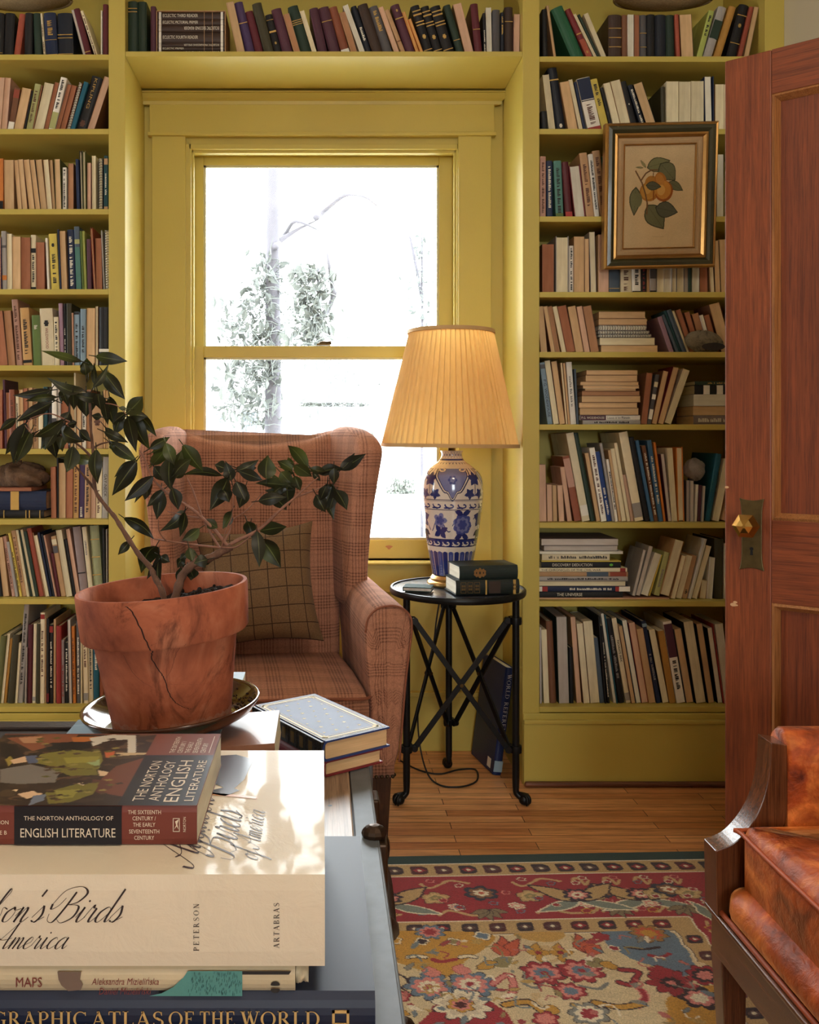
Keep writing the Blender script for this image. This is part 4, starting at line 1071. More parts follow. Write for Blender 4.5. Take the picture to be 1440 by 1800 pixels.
def vase_art():
    Wd = 0.66                                   # unrolled girth, metres of the widest part x2 motif repeats
    c = Canvas(Wd, VH, .0012, (214, 202, 190))
    BL, MB_, LB, DK = (36, 44, 104), (62, 72, 134), (112, 116, 160), (24, 28, 72)
    rr = random.Random(8)
    zmap = lambda py: float(np.interp(PZ(py, LY) - TZ, [p.y for p in _tt], arc))
    def band(p0, p1, col): c.rect(0, Wd, zmap(p1), zmap(p0), col)
    def swirl(y0, y1, n, bg):
        a, b = zmap(y0), zmap(y1); h = b - a
        if bg: c.rect(0, Wd, a, b, bg)
        c.rect(0, Wd, b - .0022, b, DK); c.rect(0, Wd, a, a + .0022, DK)
        for i in range(n):
            s = (i + .5) * Wd / n; p = Wd / n
            pts = [(s + .46 * p * (1 - t) * math.cos(5.2 * t + 2.9), (a + b) / 2 + h * .34 * (1 - t * .75) * math.sin(5.2 * t + 2.9)) for t in np.linspace(0, 1, 16)]
            c.line(pts, h * .15, BL if bg is None else (214, 202, 190)); c.line([(s - .5 * p, a + h * .25), (s - .1 * p, a + h * .2)], h * .14, BL if bg is None else (214, 202, 190))
    # tall leaves round the foot
    a, b = zmap(1008), zmap(966)
    for i in range(26):
        s = (i + .5) * Wd / 26; w = Wd / 26
        col = (BL, MB_)[i % 2]
        c.rect(s - w * .42, s + w * .42, a, b - .004, col); c.ell(s, b - .004, w * .42, .006, col)
        if i % 2: c.rect(s - w * .05, s + w * .05, a, b - .008, LB); [c.ell(s, a + k * .009 + .008, w * .2, .003, LB) for k in range(4)]
        c.rect(s + w * .44, s + w * .5, a, b, DK)
    swirl(957, 943, 16, BL); swirl(893, 877, 15, None)
    # flowers and leaves of the belly
    lo, hi = zmap(941), zmap(895)
    for i in range(8):
        s = (i + .45) * Wd / 8; mid = (lo + hi) / 2
        p = [(s + q * Wd / 9, mid + .024 * math.sin(q * 6.28 + i)) for q in np.linspace(-.5, .5, 12)]; c.line(p, .0035, BL)
        if i % 3 == 0:
            c.petal(s, mid, .036, 9, .16, MB_, sq=1.1); c.petal(s, mid, .027, 8, .2, LB); c.petal(s, mid, .018, 6, .3, MB_); [c.leaf(s, mid + q * .034, s + p * .030, mid + q * .046, .018, BL) for p in (-1, 1) for q in (-1, 1)]
        elif i % 3 == 1:
            for k in range(5): aa = k * 1.257 + 1.57; c.leaf(s, mid + .020, s + .038 * math.cos(aa), mid + .020 + .034 * math.sin(aa), .026, BL)
            for k in range(4): aa = -.4 - k * .75; c.leaf(s, mid - .020, s + .032 * math.cos(aa), mid - .024 + .032 * math.sin(aa), .017, DK)
        else:
            c.petal(s, mid + .014, .026, 5, .4, LB); c.petal(s, mid + .014, .016, 5, .4, MB_)
            for k in range(4): aa = k * 1.57 + .6; c.leaf(s, mid - .024, s + .034 * math.cos(aa), mid - .024 + .026 * math.sin(aa), .020, BL)
    # shoulder: lobed lappets with a scrolled head, sprigs between
    lo, hi = zmap(874), zmap(822)
    for i in range(4):
        s = (i + .5) * Wd / 4; R = Wd / 4 * .43
        def lap(k, col):
            top = hi - .002; pts = []
            for t in np.linspace(0, 1, 40):
                x = -1 + 2 * t; y = 1 - abs(x) ** 1.6
                pts.append((s + R * k * x * (1 + .10 * math.cos(abs(x) * 9)), top - (top - lo - .004) * (y * (1 + .07 * math.cos(abs(x) * 14))) * (1 - (1 - k) * .5)))
            c.poly(pts, col)
        lap(1.08, DK); lap(1.0, (214, 202, 190)); lap(.93, DK); lap(.88, LB)
        c.petal(s, (lo + hi) / 2 + .008, .016, 6, .3, MB_); c.petal(s, (lo + hi) / 2 + .008, .009, 5, .3, LB)
        for sg in (-1, 1):
            cx, cy = s + sg * R * .55, hi - .006
            pts = [(cx + sg * .017 * (1 - t * .8) * math.cos(4.6 * t), cy - .011 * (1 - t * .8) * math.sin(4.6 * t)) for t in np.linspace(0, 1, 14)]; c.line(pts, .009, DK); c.line(pts, .006, (214, 202, 190))
        for q in ((s + Wd / 8,) if i < 3 else (s + Wd / 8, s + Wd / 8 - Wd)):
            for k in range(5): aa = k * 1.257 + 1.57; c.leaf(q, (lo + hi) / 2 + .012, q + .030 * math.cos(aa), (lo + hi) / 2 + .012 + .028 * math.sin(aa), .019, BL)
            for sg in (-1, 1):
                for k in range(5): aa = k * 1.257 + .9; c.leaf(q + sg * .022, lo + .017, q + sg * .022 + .022 * math.cos(aa), lo + .017 + .020 * math.sin(aa), .014, BL)
            c.line([(q, hi), (q, lo + .01)], .003, BL)
    c.rect(0, Wd, zmap(876), zmap(876) + .002, DK); c.rect(0, Wd, zmap(809), zmap(806), BL)
    a, b = zmap(805), zmap(794)
    for i in range(22):
        s = (i + .5) * Wd / 22; c.petal(s, (a + b) / 2, .006, 4, .5, BL); c.rect(s + Wd / 44 - .0015, s + Wd / 44 + .0015, a, b, MB_)
    for i in range(30): s = (i + .5) * Wd / 30; c.line([(s - .006, zmap(812)), (s, zmap(815)), (s + .006, zmap(812))], .003, BL)
    c.c *= (1 + np.random.RandomState(5).normal(0, .04, c.c.shape[:2]).astype(np.float32))[..., None]; np.clip(c.c, 0, 1, out=c.c)
    return c
_va = vase_art(); _ar = np.array(arc); _tr = np.array([p.x for p in _tt]); _tz = np.array([p.y for p in _tt])
def _vp(x, y):
    r = np.interp(y, _ar, _tr); z = np.interp(y, _ar, _tz); a = (x - .2475) / .66 * 2 * math.pi - math.pi / 2 - .12
    return np.stack([r * np.cos(a), r * np.sin(a), z], 1)
_va.grid('vase', _vp, painted('glazed_blue_and_white', .12, .5, coat=.4), lamp)
m = MB(); zt = vz[-1]; m.tube([(0, 0, zt - .01), (0, 0, zt + .05), (0, 0, zt + .09)], [.012, .012, .008], 12); m.sphere((0, 0, zt + .13), .032, 14, 10, (1, 1, 1.25)); m.build('socket', GILT, lamp, smooth=True)
def shade_mat():
    t = NT('pleated_silk_shade'); v = t.coord(); n = t.noise(t.coord(scale=(1, 1, .12)), 120, 3)
    c = t.mix(n, L4((222, 190, 132)), L4((240, 214, 162)))
    d = t.node('ShaderNodeBsdfDiffuse'); tr = t.node('ShaderNodeBsdfTranslucent'); mx = t.node('ShaderNodeMixShader')
    t.link(c, d.inputs[0]); t.link(t.mix(1.0, c, L4((255, 230, 172)), 'MULTIPLY'), tr.inputs[0]); mx.inputs[0].default_value = .42
    t.link(d.outputs[0], mx.inputs[1]); t.link(tr.outputs[0], mx.inputs[2]); t.n.remove(t.b); t.link(mx.outputs[0], t.out.inputs[0]); return t.m
SHADE = shade_mat()
z0, z1 = PZ(783, LY) - TZ, PZ(584, LY) - TZ; r0, r1 = 115.5 / sc_, 71.5 / sc_
npl = 58; nn = npl * 6; m = MB(); rings = []
for k in range(9):
    t = k / 8; r = r0 + (r1 - r0) * t; ring = []
    for j in range(nn):
        a = 2 * math.pi * j / nn; ph = (j % 6) / 6
        w = (.0 if ph < .01 else (1 - ph)) * 1.0
        ring.append(((r + .0100 * w * (1 - .4 * t) + .0012 * math.sin(a * 5 + 2 * t)) * math.cos(a), (r + .0100 * w * (1 - .4 * t)) * math.sin(a), z0 + (z1 - z0) * t))
    rings.append(ring)
m.loft(rings, True, False, uv=False)
lamp_x = PX(788, LY) - LX
sh = m.build('shade', SHADE, lamp); sh.location = (lamp_x, 0, 0); sh.rotation_euler = (0, math.radians(.6), 0)
TRIM = plain('shade_trim_tape', (196, 158, 106), .8)
for z, r, h, nm in ((z0, r0, .010, 0), (z1, r1, .010, 1)):
    m = MB(); m.lathe([(r - .001, z - h * .6), (r + .0105, z - h * .6), (r + .0105 - (.0015 if nm else -.0), z + h * .6), (r - .001, z + h * .6), (r - .001, z - h * .6)], 96, cap=False); q = m.build('shade_trim', TRIM, sh, smooth=True, angle=40)
m = MB(); m.tube([(-r1, 0, z1 - .004), (r1, 0, z1 - .004)], .002, 6); m.tube([(0, -r1, z1 - .004), (0, r1, z1 - .004)], .002, 6); m.tube([(0, 0, zt + .13), (0, 0, z1 + .002)], .004, 8); m.build('shade_carrier', BRASS_OLD, sh)
# lamp cord: down behind the table to a loose coil on the floor
m = MB()
cpts = [(LX - .02, LY + .085, TZ - .02), (PX(768, 3.05), 3.05, .55), (PX(760, 3.06), 3.06, .42), (PX(747, 3.08), 3.08, .30), (PX(735, 3.09), 3.09, .22), (PX(738, 3.08), 3.08, .10), (PX(752, 3.02), 3.02, .02), (PX(775, 2.96), 2.96, .004), (PX(812, 2.95), 2.95, .004), (PX(838, 3.0), 3.0, .004), (PX(836, 3.1), 3.1, .004), (PX(806, 3.1), 3.1, .004), (PX(772, 3.06), 3.06, .004), (PX(735, 3.1), 3.1, .004), (PX(700, 3.2), 3.2, .004)]
m.tube(catmull(cpts, 8), .003, 6); o = m.build('lamp_cord', plain('black_cord', (22, 20, 20), .5), lamp, smooth=True); o.matrix_parent_inverse = Matrix.Translation((-LX, -LY, -TZ))

# ================================================================== trunk used as a table
TRX0, TRX1, TRY0, TRY1, TRZ = -.62, .072, .70, 1.585, .660
trunk = thing('trunk', 'dark leather steamer trunk with metal edges used as a low table', 'trunk', (0, 0, 0))
LEA = plain('dark_brown_leather', (48, 32, 24), .5, var=.4, scale=20, bump=.3)
STEEL = plain('worn_steel_edge', (112, 116, 120), .55, .5, var=.25, scale=40, spec=.2)
ASH = wood('ash_slat', (122, 96, 76), (168, 142, 118), .45, 'y')
TB = .0108
m = MB(); m.box(TRX0, TRX1 - .004, TRY0, TRY1, TB + .02, TRZ - .010); m.build('body', LEA, trunk, bevel=.006)
m = MB(); m.box(TRX0 - .004, TRX1 - .001, TRY0 - .004, TRY1 + .004, TRZ - .16, TRZ - .006); m.build('lid', plain('dark_lid_canvas', (40, 30, 26), .55, var=.3), trunk, bevel=.005)
for x0, x1 in ((TRX1 - .074, TRX1 - .030), (-.18, -.13), (-.42, -.37)):
    m = MB(); m.box(x0, x1, TRY0 + .002, TRY1 - .002, TRZ - .0065, TRZ - .0005); sl = m.build('slat', ASH, trunk, bevel=.002)
    for y in np.arange(TRY0 + .06, TRY1, .155):
        m = MB(); m.sphere(((x0 + x1) / 2 - .008, y, TRZ - .0016), .005, 10, 5, (1, 1, .3)); m.build('nail', STEEL, sl, smooth=True)
m = MB(); m.box(TRX1 - .0285, TRX1, TRY0 - .006, TRY1 + .006, TRZ - .0062, TRZ - .001); m.box(TRX1 - .0012, TRX1 + .002, TRY0 - .006, TRY1 + .006, TRZ - .04, TRZ - .001); m.build('edge_strip', STEEL, trunk, bevel=.0015)
m = MB(); m.box(TRX0 - .006, TRX1 + .002, TRY1 - .028, TRY1 + .006, TRZ - .0062, TRZ - .0008); m.build('edge_strip', LEA, trunk, bevel=.0015)
HW = plain('dark_bronze_fitting', (66, 50, 38), .36, .8, var=.35, scale=50)
def fitting(y, z, w, h, d, nm, mat=None):
    m = MB(); m.box(TRX1 + .001, TRX1 + d, y - w / 2, y + w / 2, z - h / 2, z + h / 2)
    m.sphere((TRX1 + d, y, z), min(w, h) * .32, 10, 8); return m.build(nm, mat or HW, trunk, bevel=.003)
m = MB(); m.box(TRX1 - .045, TRX1 + .006, 1.405, 1.44, TRZ - .03, TRZ - .0002); m.box(TRX1 + .001, TRX1 + .010, 1.40, 1.445, TRZ - .10, TRZ - .01); m.build('corner_clamp', STEEL, trunk, bevel=.004)
m = MB(); m.sphere((TRX1 - .004, 1.13, TRZ + .004), .014, 12, 8, (1.2, .9, .8)); m.box(TRX1 - .002, TRX1 + .012, 1.11, 1.15, TRZ - .07, TRZ - .002); m.build('hasp', HW, trunk, bevel=.003)
m = MB(); m.box(TRX1 - .014, TRX1 + .012, 1.27, 1.31, TRZ - .14, TRZ - .012); m.sphere((TRX1 + .016, 1.29, TRZ - .09), .016, 12, 8, (.8, 1, 1.6)); m.build('latch', HW, trunk, bevel=.003)
fitting(1.0, TRZ - .17, .07, .10, .018, 'latch'); fitting(.86, TRZ - .15, .05, .14, .014, 'latch')
m = MB(); m.tube(catmull([(TRX1 + .004, 1.36, TRZ - .12), (TRX1 + .022, 1.33, TRZ - .15), (TRX1 + .026, 1.26, TRZ - .19), (TRX1 + .022, 1.19, TRZ - .15), (TRX1 + .004, 1.16, TRZ - .12)], 6), .011, 8); m.build('handle', LEA, trunk, smooth=True)
m = MB(); m.tube([(TRX1 + .004, .95, TRZ - .19), (TRX1 + .026, .95, TRZ - .19)], [.020, .016], 14); m.box(TRX1 + .024, TRX1 + .036, .944, .956, TRZ - .225, TRZ - .17); m.build('lock', plain('worn_brass_lock', (140, 108, 58), .35, .85), trunk, bevel=.002)
for x, y in ((TRX0 + .05, TRY0 + .05), (TRX1 - .05, TRY0 + .05), (TRX0 + .05, TRY1 - .05), (TRX1 - .05, TRY1 - .05)):
    m = MB(); m.box(x - .03, x + .03, y - .03, y + .03, TB, TB + .021); m.build('foot', DKW, trunk, bevel=.003)

# ================================================================== orange velvet armchair
def velvet():
    t = NT('rust_orange_velvet'); v = t.coord()
    n = t.noise(v, 11, 5, .6, .8); n2 = t.noise(t.coord(scale=(1, 1, 1)), 34, 4, .6, .4)
    c = t.ramp(n, [(.34, lin((104, 38, 12))), (.50, lin((176, 78, 26))), (.66, lin((232, 138, 66)))])  # highlights and dark folds of the velvet are painted into this ramp
    c = t.mix(1.0, c, t.ramp(n2, [(.3, (.74, .7, .68)), (.65, (1.12, 1.1, 1.06))]), 'MULTIPLY')
    t.set(c, .55, spec=.3, sheen=.6); t.b.inputs['Sheen Tint'].default_value = L4((255, 178, 110)); t.b.inputs['Sheen Roughness'].default_value = .35
    t.bump(n2, .55, .008); return t.m
VEL = velvet(); WAL = wood('polished_walnut', (70, 38, 20), (118, 70, 40), .25, 'z', coat=.5); WALX = wood('polished_walnut_rail', (76, 42, 22), (124, 74, 42), .25, 'y', coat=.5)
oc = thing('velvet_armchair', 'rust orange velvet low armchair with walnut frame standing before the door', 'armchair', (.655, 1.51, 0))
# local axes: x into the chair (towards its back), y towards the viewer along the front edge as -y
DPT, WID = .56, .58
for y in (-.018, -WID + .018):
    m = MB(); m.loft([[(.012 + .030 + a * .013, y + b * .013, .0105) for a, b in ((-1, -1), (1, -1), (1, 1), (-1, 1))], [(.012 + .022 + a * .0215, y + b * .0215, .30) for a, b in ((-1, -1), (1, -1), (1, 1), (-1, 1))]], uv=False)
    m.build('leg', WAL, oc, bevel=.003)
    m = MB(); m.loft([[(DPT + .03 + a * .013, y + b * .013, .0105) for a, b in ((-1, -1), (1, -1), (1, 1), (-1, 1))], [(DPT - .01 + a * .0215, y + b * .0215, .30) for a, b in ((-1, -1), (1, -1), (1, 1), (-1, 1))]], uv=False)
    m.build('leg', WAL, oc, bevel=.003)
m = MB(); m.box(.012, .04, -WID, 0.0, .295, .372); m.build('front_rail', WALX, oc, bevel=.003)
m = MB(); m.box(.002, .018, -WID - .004, .006, .366, .376); m.build('rail_bead', WALX, oc, bevel=.004, seg=3)
for y in (-.03, -WID + .002):
    m = MB(); m.box(.04, DPT, y, y + .028, .295, .372); m.build('side_rail', WAL, oc, bevel=.003)
m = MB(); m.box(DPT - .03, DPT, -WID + .03, -.03, .295, .372); m.build('back_rail', WALX, oc, bevel=.003)
def arm(y0, y1, nm):
    path = catmull([(.006, .376, 0), (.007, .42, 0), (.010, .462, 0), (.014, .478, 0)], 3)
    inner = [(.052, .376), (.052, .455)]
    top = [(p.x, p.y) for p in catmull([(.0, .484, 0), (.030, .497, 0), (.056, .524, 0), (.076, .560, 0), (.088, .605, 0), (.092, .650, 0), (.092, .664, 0)], 5)]
    und = [(p.x, p.y) for p in catmull([(.128, .658, 0), (.128, .610, 0), (.122, .555, 0), (.104, .505, 0), (.080, .468, 0), (.052, .455, 0)], 5)]
    poly = [(.002, .376), (.0, .484)] + top[1:] + und + [(.050, .376)]
    m = MB(); m.prism(poly, y0, y1); return m.build(nm, WAL, oc, bevel=.0025, seg=2)
arm(-.046, .0, 'arm_front'); arm(-WID, -WID + .046, 'arm_front')
def roll_panel(y0, y1, nm):
    m = MB(); yc = (y0 + y1) / 2; hw = (y1 - y0) / 2
    sec = [(yc - hw, .40), (yc - hw, .60)] + [(yc - hw * 1.1 * math.cos(a), .640 + .042 * math.sin(a)) for a in np.linspace(0, math.pi, 9)] + [(yc + hw, .60), (yc + hw, .40)]
    xs = [(.118, .9), (.124, 1), (.3, 1), (DPT, 1)]
    m.loft([[(x, yc + (y - yc) * s, .40 + (z - .40) * (1 if s == 1 else .985)) for y, z in sec] for x, s in xs], True, True); return m.build(nm, VEL, oc, smooth=True, angle=60)
roll_panel(-.052, .012, 'side_panel'); roll_panel(-WID - .012, -WID + .052, 'side_panel')
m = MB(); puffy(m, [(-WID + .0, .30), (-.0, .30), (.0, .66), (-.06, .695), (-WID / 2, .71), (-WID + .06, .695), (-WID, .66)], .11, .035, lambda a, b, t: (DPT + .055 + t + (b - .3) * .12, a, b)); m.build('backrest', VEL, oc, smooth=True)
# rolled front edge of the seat, deck cushion with piping
m = MB(); yA, yB = -.050, -WID + .050; rings = []
for k in range(13):
    y = yA + (yB - yA) * k / 12; e = min(1, .55 + .45 * min(k, 12 - k) / 1.0)
    rings.append([(.046 + (.044 * math.cos(a)) * e, y, .408 + (.034 * math.sin(a)) * e) for a in np.linspace(0, 2 * math.pi, 17)[:-1]])
m.loft(rings, True, True); m.build('front_roll', VEL, oc, smooth=True)
VP = plain('velvet_piping', (170, 76, 30), .6)
m = MB(); m.tube([(.010, yA + .03, .3815), (.010, yB - .03, .3815)], .0045, 8); m.build('piping', VP, oc, smooth=True)
m = MB(); x0 = .032
ol = [(x0 + .012, yA - .004), (x0, yA - .03), (x0 - .002, -WID / 2), (x0, yB + .03), (x0 + .012, yB + .004), (.3, yB + .003), (DPT - .005, yB + .006), (DPT, -WID / 2), (DPT - .005, yA - .006), (.3, yA - .003)]
puffy(m, ol, .150, .034, lambda a, b, t: (a, b, .4620 + t + (.018 * (1 - ((a - .3) / .3) ** 2) * (1 - ((b + WID / 2) / .27) ** 2) if t > 0 else 0))); m.build('seat_cushion', VEL, oc, smooth=True)
m = MB()
for z in (.521, .402): m.tube(catmull([(.3, yA + .001, z), (x0 + .02, yA - .001, z), (x0 + .002, yA - .026, z), (x0 - .001, -WID / 2, z), (x0 + .002, yB + .026, z), (x0 + .02, yB + .001, z), (.3, yB - .001, z)], 8), .0038, 8)
m.build('cushion_piping', VP, oc, smooth=True)
# ================================================================== books
COLS = {   # name: (cover colour, word used in labels)
 'black': ((30, 29, 31), 'black'), 'blackblue': ((28, 34, 46), 'blue black'), 'navy': ((34, 46, 76), 'navy'), 'blue': ((36, 66, 130), 'blue'), 'blue2': ((70, 112, 150), 'steel blue'),
 'lightblue': ((140, 164, 180), 'light blue'), 'slate': ((78, 92, 106), 'slate blue'), 'teal': ((30, 92, 112), 'teal'), 'tealdark': ((34, 72, 76), 'dark teal'), 'seagreen': ((84, 132, 120), 'sea green'),
 'green': ((40, 96, 66), 'green'), 'dkgreen': ((40, 58, 46), 'dark green'), 'olive': ((104, 106, 62), 'olive'), 'dkolive': ((62, 58, 40), 'dark olive'), 'sage': ((150, 154, 116), 'sage green'), 'lime': ((168, 178, 92), 'lime green'), 'palegreen': ((178, 180, 120), 'pale green'),
 'grass': ((96, 118, 60), 'grass green'), 'maroon': ((92, 36, 44), 'maroon'), 'red': ((158, 52, 48), 'red'), 'dkred': ((120, 40, 44), 'dark red'), 'brick': ((160, 78, 58), 'brick red'), 'plum': ((84, 48, 62), 'plum'), 'purple': ((72, 54, 92), 'purple'), 'mauve': ((160, 128, 146), 'mauve'),
 'brown': ((126, 84, 58), 'brown'), 'dkbrown': ((66, 50, 42), 'dark brown'), 'redbrown': ((142, 82, 58), 'reddish brown'), 'orange': ((206, 124, 54), 'orange'), 'tan': ((190, 150, 108), 'tan'), 'tan2': ((204, 160, 100), 'golden tan'), 'pink': ((196, 152, 132), 'pinkish'),
 'ochre': ((176, 130, 62), 'ochre'), 'yellow': ((216, 194, 90), 'yellow'), 'cream': ((236, 222, 186), 'cream'), 'white': ((240, 234, 220), 'white'), 'grey': ((164, 158, 152), 'grey'), 'dkgrey': ((88, 86, 88), 'dark grey'), 'graymauve': ((142, 126, 124), 'greyish mauve'), 'gold': ((196, 158, 84), 'gold'),
}
PAGES = {'cream': (246, 232, 196), 'white': (250, 242, 224), 'tan': (228, 192, 146), 'pink': (228, 188, 160), 'brown': (190, 142, 106), 'redbrown': (180, 120, 90), 'orange': (226, 174, 108), 'grey': (212, 202, 192)}
def cover_mat(c):
    k = ('cover', c)
    if k in _M: return _M[k]
    t = NT('cover_' + COLS[c][1].replace(' ', '_')); v = t.coord(); a = lin(COLS[c][0])
    oi = t.node('ShaderNodeObjectInfo'); n = t.noise(v, 30, 4)
    n2 = t.noise(t.coord(scale=(1, 1, .3)), 9, 3)
    col = t.mix(n, tuple(x * .82 for x in a), tuple(min(1, x * 1.14) for x in a))
    col = t.mix(t.math('MULTIPLY', t.math('GREATER_THAN', n2, .66), .25), col, tuple(min(1, x * 1.5 + .04) for x in a))
    h = t.node('ShaderNodeHueSaturation'); t.link(col, h.inputs['Color'])
    t.link(t.math('ADD', t.math('MULTIPLY', oi.outputs['Random'], .26), .87), h.inputs['Value'])
    t.set(h.outputs[0], .5, spec=.35); t.bump(t.noise(v, 300, 2), .1, .001)
    _M[k] = t.m; return t.m
def page_mat(c):
    k = ('page', c)
    if k in _M: return _M[k]
    t = NT('page_edges_' + c); a = lin(PAGES[c]); oi = t.node('ShaderNodeObjectInfo')
    n = t.noise(t.coord(scale=(1500, 3, 3)), 1.0, 3, .7); n2 = t.noise(t.coord(scale=(40, 6, 6)), 2.0, 3)
    col = t.mix(n, tuple(x * .70 for x in a), tuple(min(1, x * 1.12) for x in a)); col = t.mix(1.0, col, t.ramp(n2, [(.3, (.86, .84, .8)), (.7, (1.04, 1.04, 1.04))]), 'MULTIPLY')
    h = t.node('ShaderNodeHueSaturation'); t.link(col, h.inputs['Color']); t.link(t.math('ADD', t.math('MULTIPLY', oi.outputs['Random'], .22), .86), h.inputs['Value'])
    t.set(h.outputs[0], .85, spec=.2); t.bump(n, .3, .0008); _M[k] = t.m; return t.m
INK = {'black': (28, 26, 26), 'white': (228, 220, 200), 'gold': (190, 154, 84), 'red': (140, 44, 40), 'blue': (40, 56, 110), 'brown': (96, 58, 40), 'green': (50, 90, 60), 'grey': (140, 134, 128), 'yellow': (214, 190, 90), 'lime': (110, 190, 70)}
def ink(c): return plain('ink_' + c, INK[c], .5, .0 if c != 'gold' else .4)
WIRE = plain('binding_wire', (206, 200, 188), .35, .6)
def book_mesh(kind, t, h, d, cover, pages):
    """Part meshes of one book standing on its tail, front at y=0, x across its thickness, z up."""
    hb = kind in 'HG'; c = min(.0028 if hb else .0011, t * .2); ins = .0032 if hb else .0004
    spine_front = kind in 'SH'
    cv = MB()
    if kind == 'R':
        cv.box(0, c, .006, d, 0, h); cv.box(t - c, t, .006, d, 0, h)
    else:
        if spine_front:
            b = min(.005, t * .16) if hb else .0008
            arc = [(t * (i / 6), b * (1 - (1 - 2 * i / 6) ** 2) * -1 + b) for i in range(7)]
            O = [(0, d)] + [(0, b + .001)] + arc[1:-1] + [(t, b + .001)] + [(t, d)]
            I = [(c, d)] + [(c, b + c + .001)] + [(max(c, min(t - c, x)), y + c + .0004) for x, y in arc[1:-1]] + [(t - c, b + c + .001)] + [(t - c, d)]
        else:
            O = [(0, 0), (0, d - .002), (.002, d), (t - .002, d), (t, d - .002), (t, 0)]; I = [(c, 0), (c, d - .002 - c), (.002 + c * .5, d - c), (t - .002 - c * .5, d - c), (t - c, d - .002 - c), (t - c, 0)]
        n = len(O); vs = [(x, y, z) for z in (0, h) for x, y in O] + [(x, y, z) for z in (0, h) for x, y in I]; fs = []
        for i in range(n - 1):
            fs += [(i, i + 1, n + i + 1, n + i), (2 * n + i + 1, 2 * n + i, 3 * n + i, 3 * n + i + 1), (n + i, n + i + 1, 3 * n + i + 1, 3 * n + i), (i + 1, i, 2 * n + i, 2 * n + i + 1)]
        fs += [(0, n, 3 * n, 2 * n), (2 * n - 1, n - 1, 3 * n - 1, 4 * n - 1)]
        cv.add(vs, fs)
    pg = MB(); g = .0001
    if kind == 'R': pg.box(c + g, t - c - g, .009, d - .003, .002, h - .002)
    elif spine_front: pg.box(c + g, t - c - g, .0075 if hb else .004, d - ins - .0006, ins, h - ins)
    else:
        y0 = ins + .0004; bow = .0022 if hb else .0006; N = 5
        xs = [c + g + (t - 2 * c - 2 * g) * i / N for i in range(N + 1)]
        fr = [(x, y0 + bow * (1 - (2 * i / N - 1) ** 2)) for i, x in enumerate(xs)]
        pg.prism(fr + [(xs[-1], d - .006), (xs[0], d - .006)], ins, h - ins, 'z')
    return cv, pg
def spine_y(kind, t):
    if kind == 'H': return -.0004
    return -.0003
class Book: pass
def make_book(kind, t, h, d, cover, pages, opt, name, label, group):
    """kind: S/H spine out (paper / hard cover), P/G page edges out, R wire bound."""
    r = thing(name, label, 'book', group=group)
    cv, pg = book_mesh(kind, t, h, d, cover, pages)
    cv.build('cover', cover_mat(cover), r, recalc=True); pg.build('page_block', page_mat(pages), r, recalc=False)
    y = spine_y(kind, t)
    if kind == 'R':
        m = MB(); n = int(h / .0085)
        for i in range(n):
            z = h * (i + .5) / n
            m.tube([(t / 2 + (t / 2 - .0018) * math.cos(a), .008 - .0085 * math.sin(a), z) for a in np.linspace(-.5, math.pi + .5, 7)], .0016, 5)
        m.build('wire_binding', WIRE, r, recalc=False)
    for (f0, f1, c) in opt.get('bands', ()):
        m = MB(); e = .0003 if kind != 'H' else .0006
        m.box(.0004, t - .0004, y - e, y + .003, h * f0, h * f1); m.build('spine_band' if f1 - f0 < .09 else 'spine_label', cover_mat(c) if c in COLS else ink(c), r, recalc=False)
    fr = y - .0008
    if 'title' in opt:
        txt, c, f0, f1 = opt['title']; L = h * (f1 - f0)
        g = text_geo(txt); ht = min(t * opt.get('thin', .52), L * g[2][1] / g[2][0] * 1.15)
        m = MB(); put_text(m, g, (t / 2 - ht / 2, fr, h * f1), (0, 0, -1), (1, 0, 0), ht, min(L, ht * g[2][0] / g[2][1] * (2.2 if 'thin' in opt else 1.25))); m.build('title', ink(c), r, recalc=False)
    if 'up' in opt:                       # lettering set across the spine
        m = MB()
        for (txt, c, fz, hh) in opt['up']:
            g = text_geo(txt); L = min(t * .86, hh * g[2][0] / g[2][1]); put_text(m, g, (t / 2 - L / 2, fr, h * fz), (1, 0, 0), (0, 0, 1), hh, L)
        m.build('title', ink(opt['up'][0][1]), r, recalc=False)
    if 'marks' in opt:                    # lettering too small to read in the photograph: short ruled strokes along the spine
        c, f0, f1 = opt['marks']; rr = random.Random(int(t * 1e6) + int(h * 1e5)); m = MB(); z = h * f1; w = t * .42
        while z > h * f0:
            l = rr.uniform(.002, .0055)
            if rr.random() > .16: m.flat([(t / 2 - w / 2, z - l), (t / 2 + w / 2, z - l), (t / 2 + w / 2, z), (t / 2 - w / 2, z)] if rr.random() < .5 else [(t / 2 - w / 2, z - l), (t / 2 - w * .1, z - l), (t / 2 + w / 2, z), (t / 2 - w / 2, z)], lambda a, b: (a, fr, b))
            z -= l + .0014
        m.build('title', ink(c), r, recalc=False)
    if 'orn' in opt:                      # stamped ornament
        c, fz, s = opt['orn']; m = MB(); zc = h * fz
        for k in range(6):
            a = k * math.pi / 3; m.flat([(t / 2 + s * .55 * math.cos(a) + s * .42 * math.cos(b), zc + s * .85 * math.sin(a) + s * .42 * math.sin(b)) for b in np.linspace(0, 6.28, 9)[:-1]], lambda p, q: (p, fr - .0002, q))
        m.flat([(t / 2 + s * .5 * math.cos(b), zc + s * .5 * math.sin(b)) for b in np.linspace(0, 6.28, 11)[:-1]], lambda p, q: (p, fr - .0003, q)); m.build('ornament', ink(c), r, recalc=False)
    return r
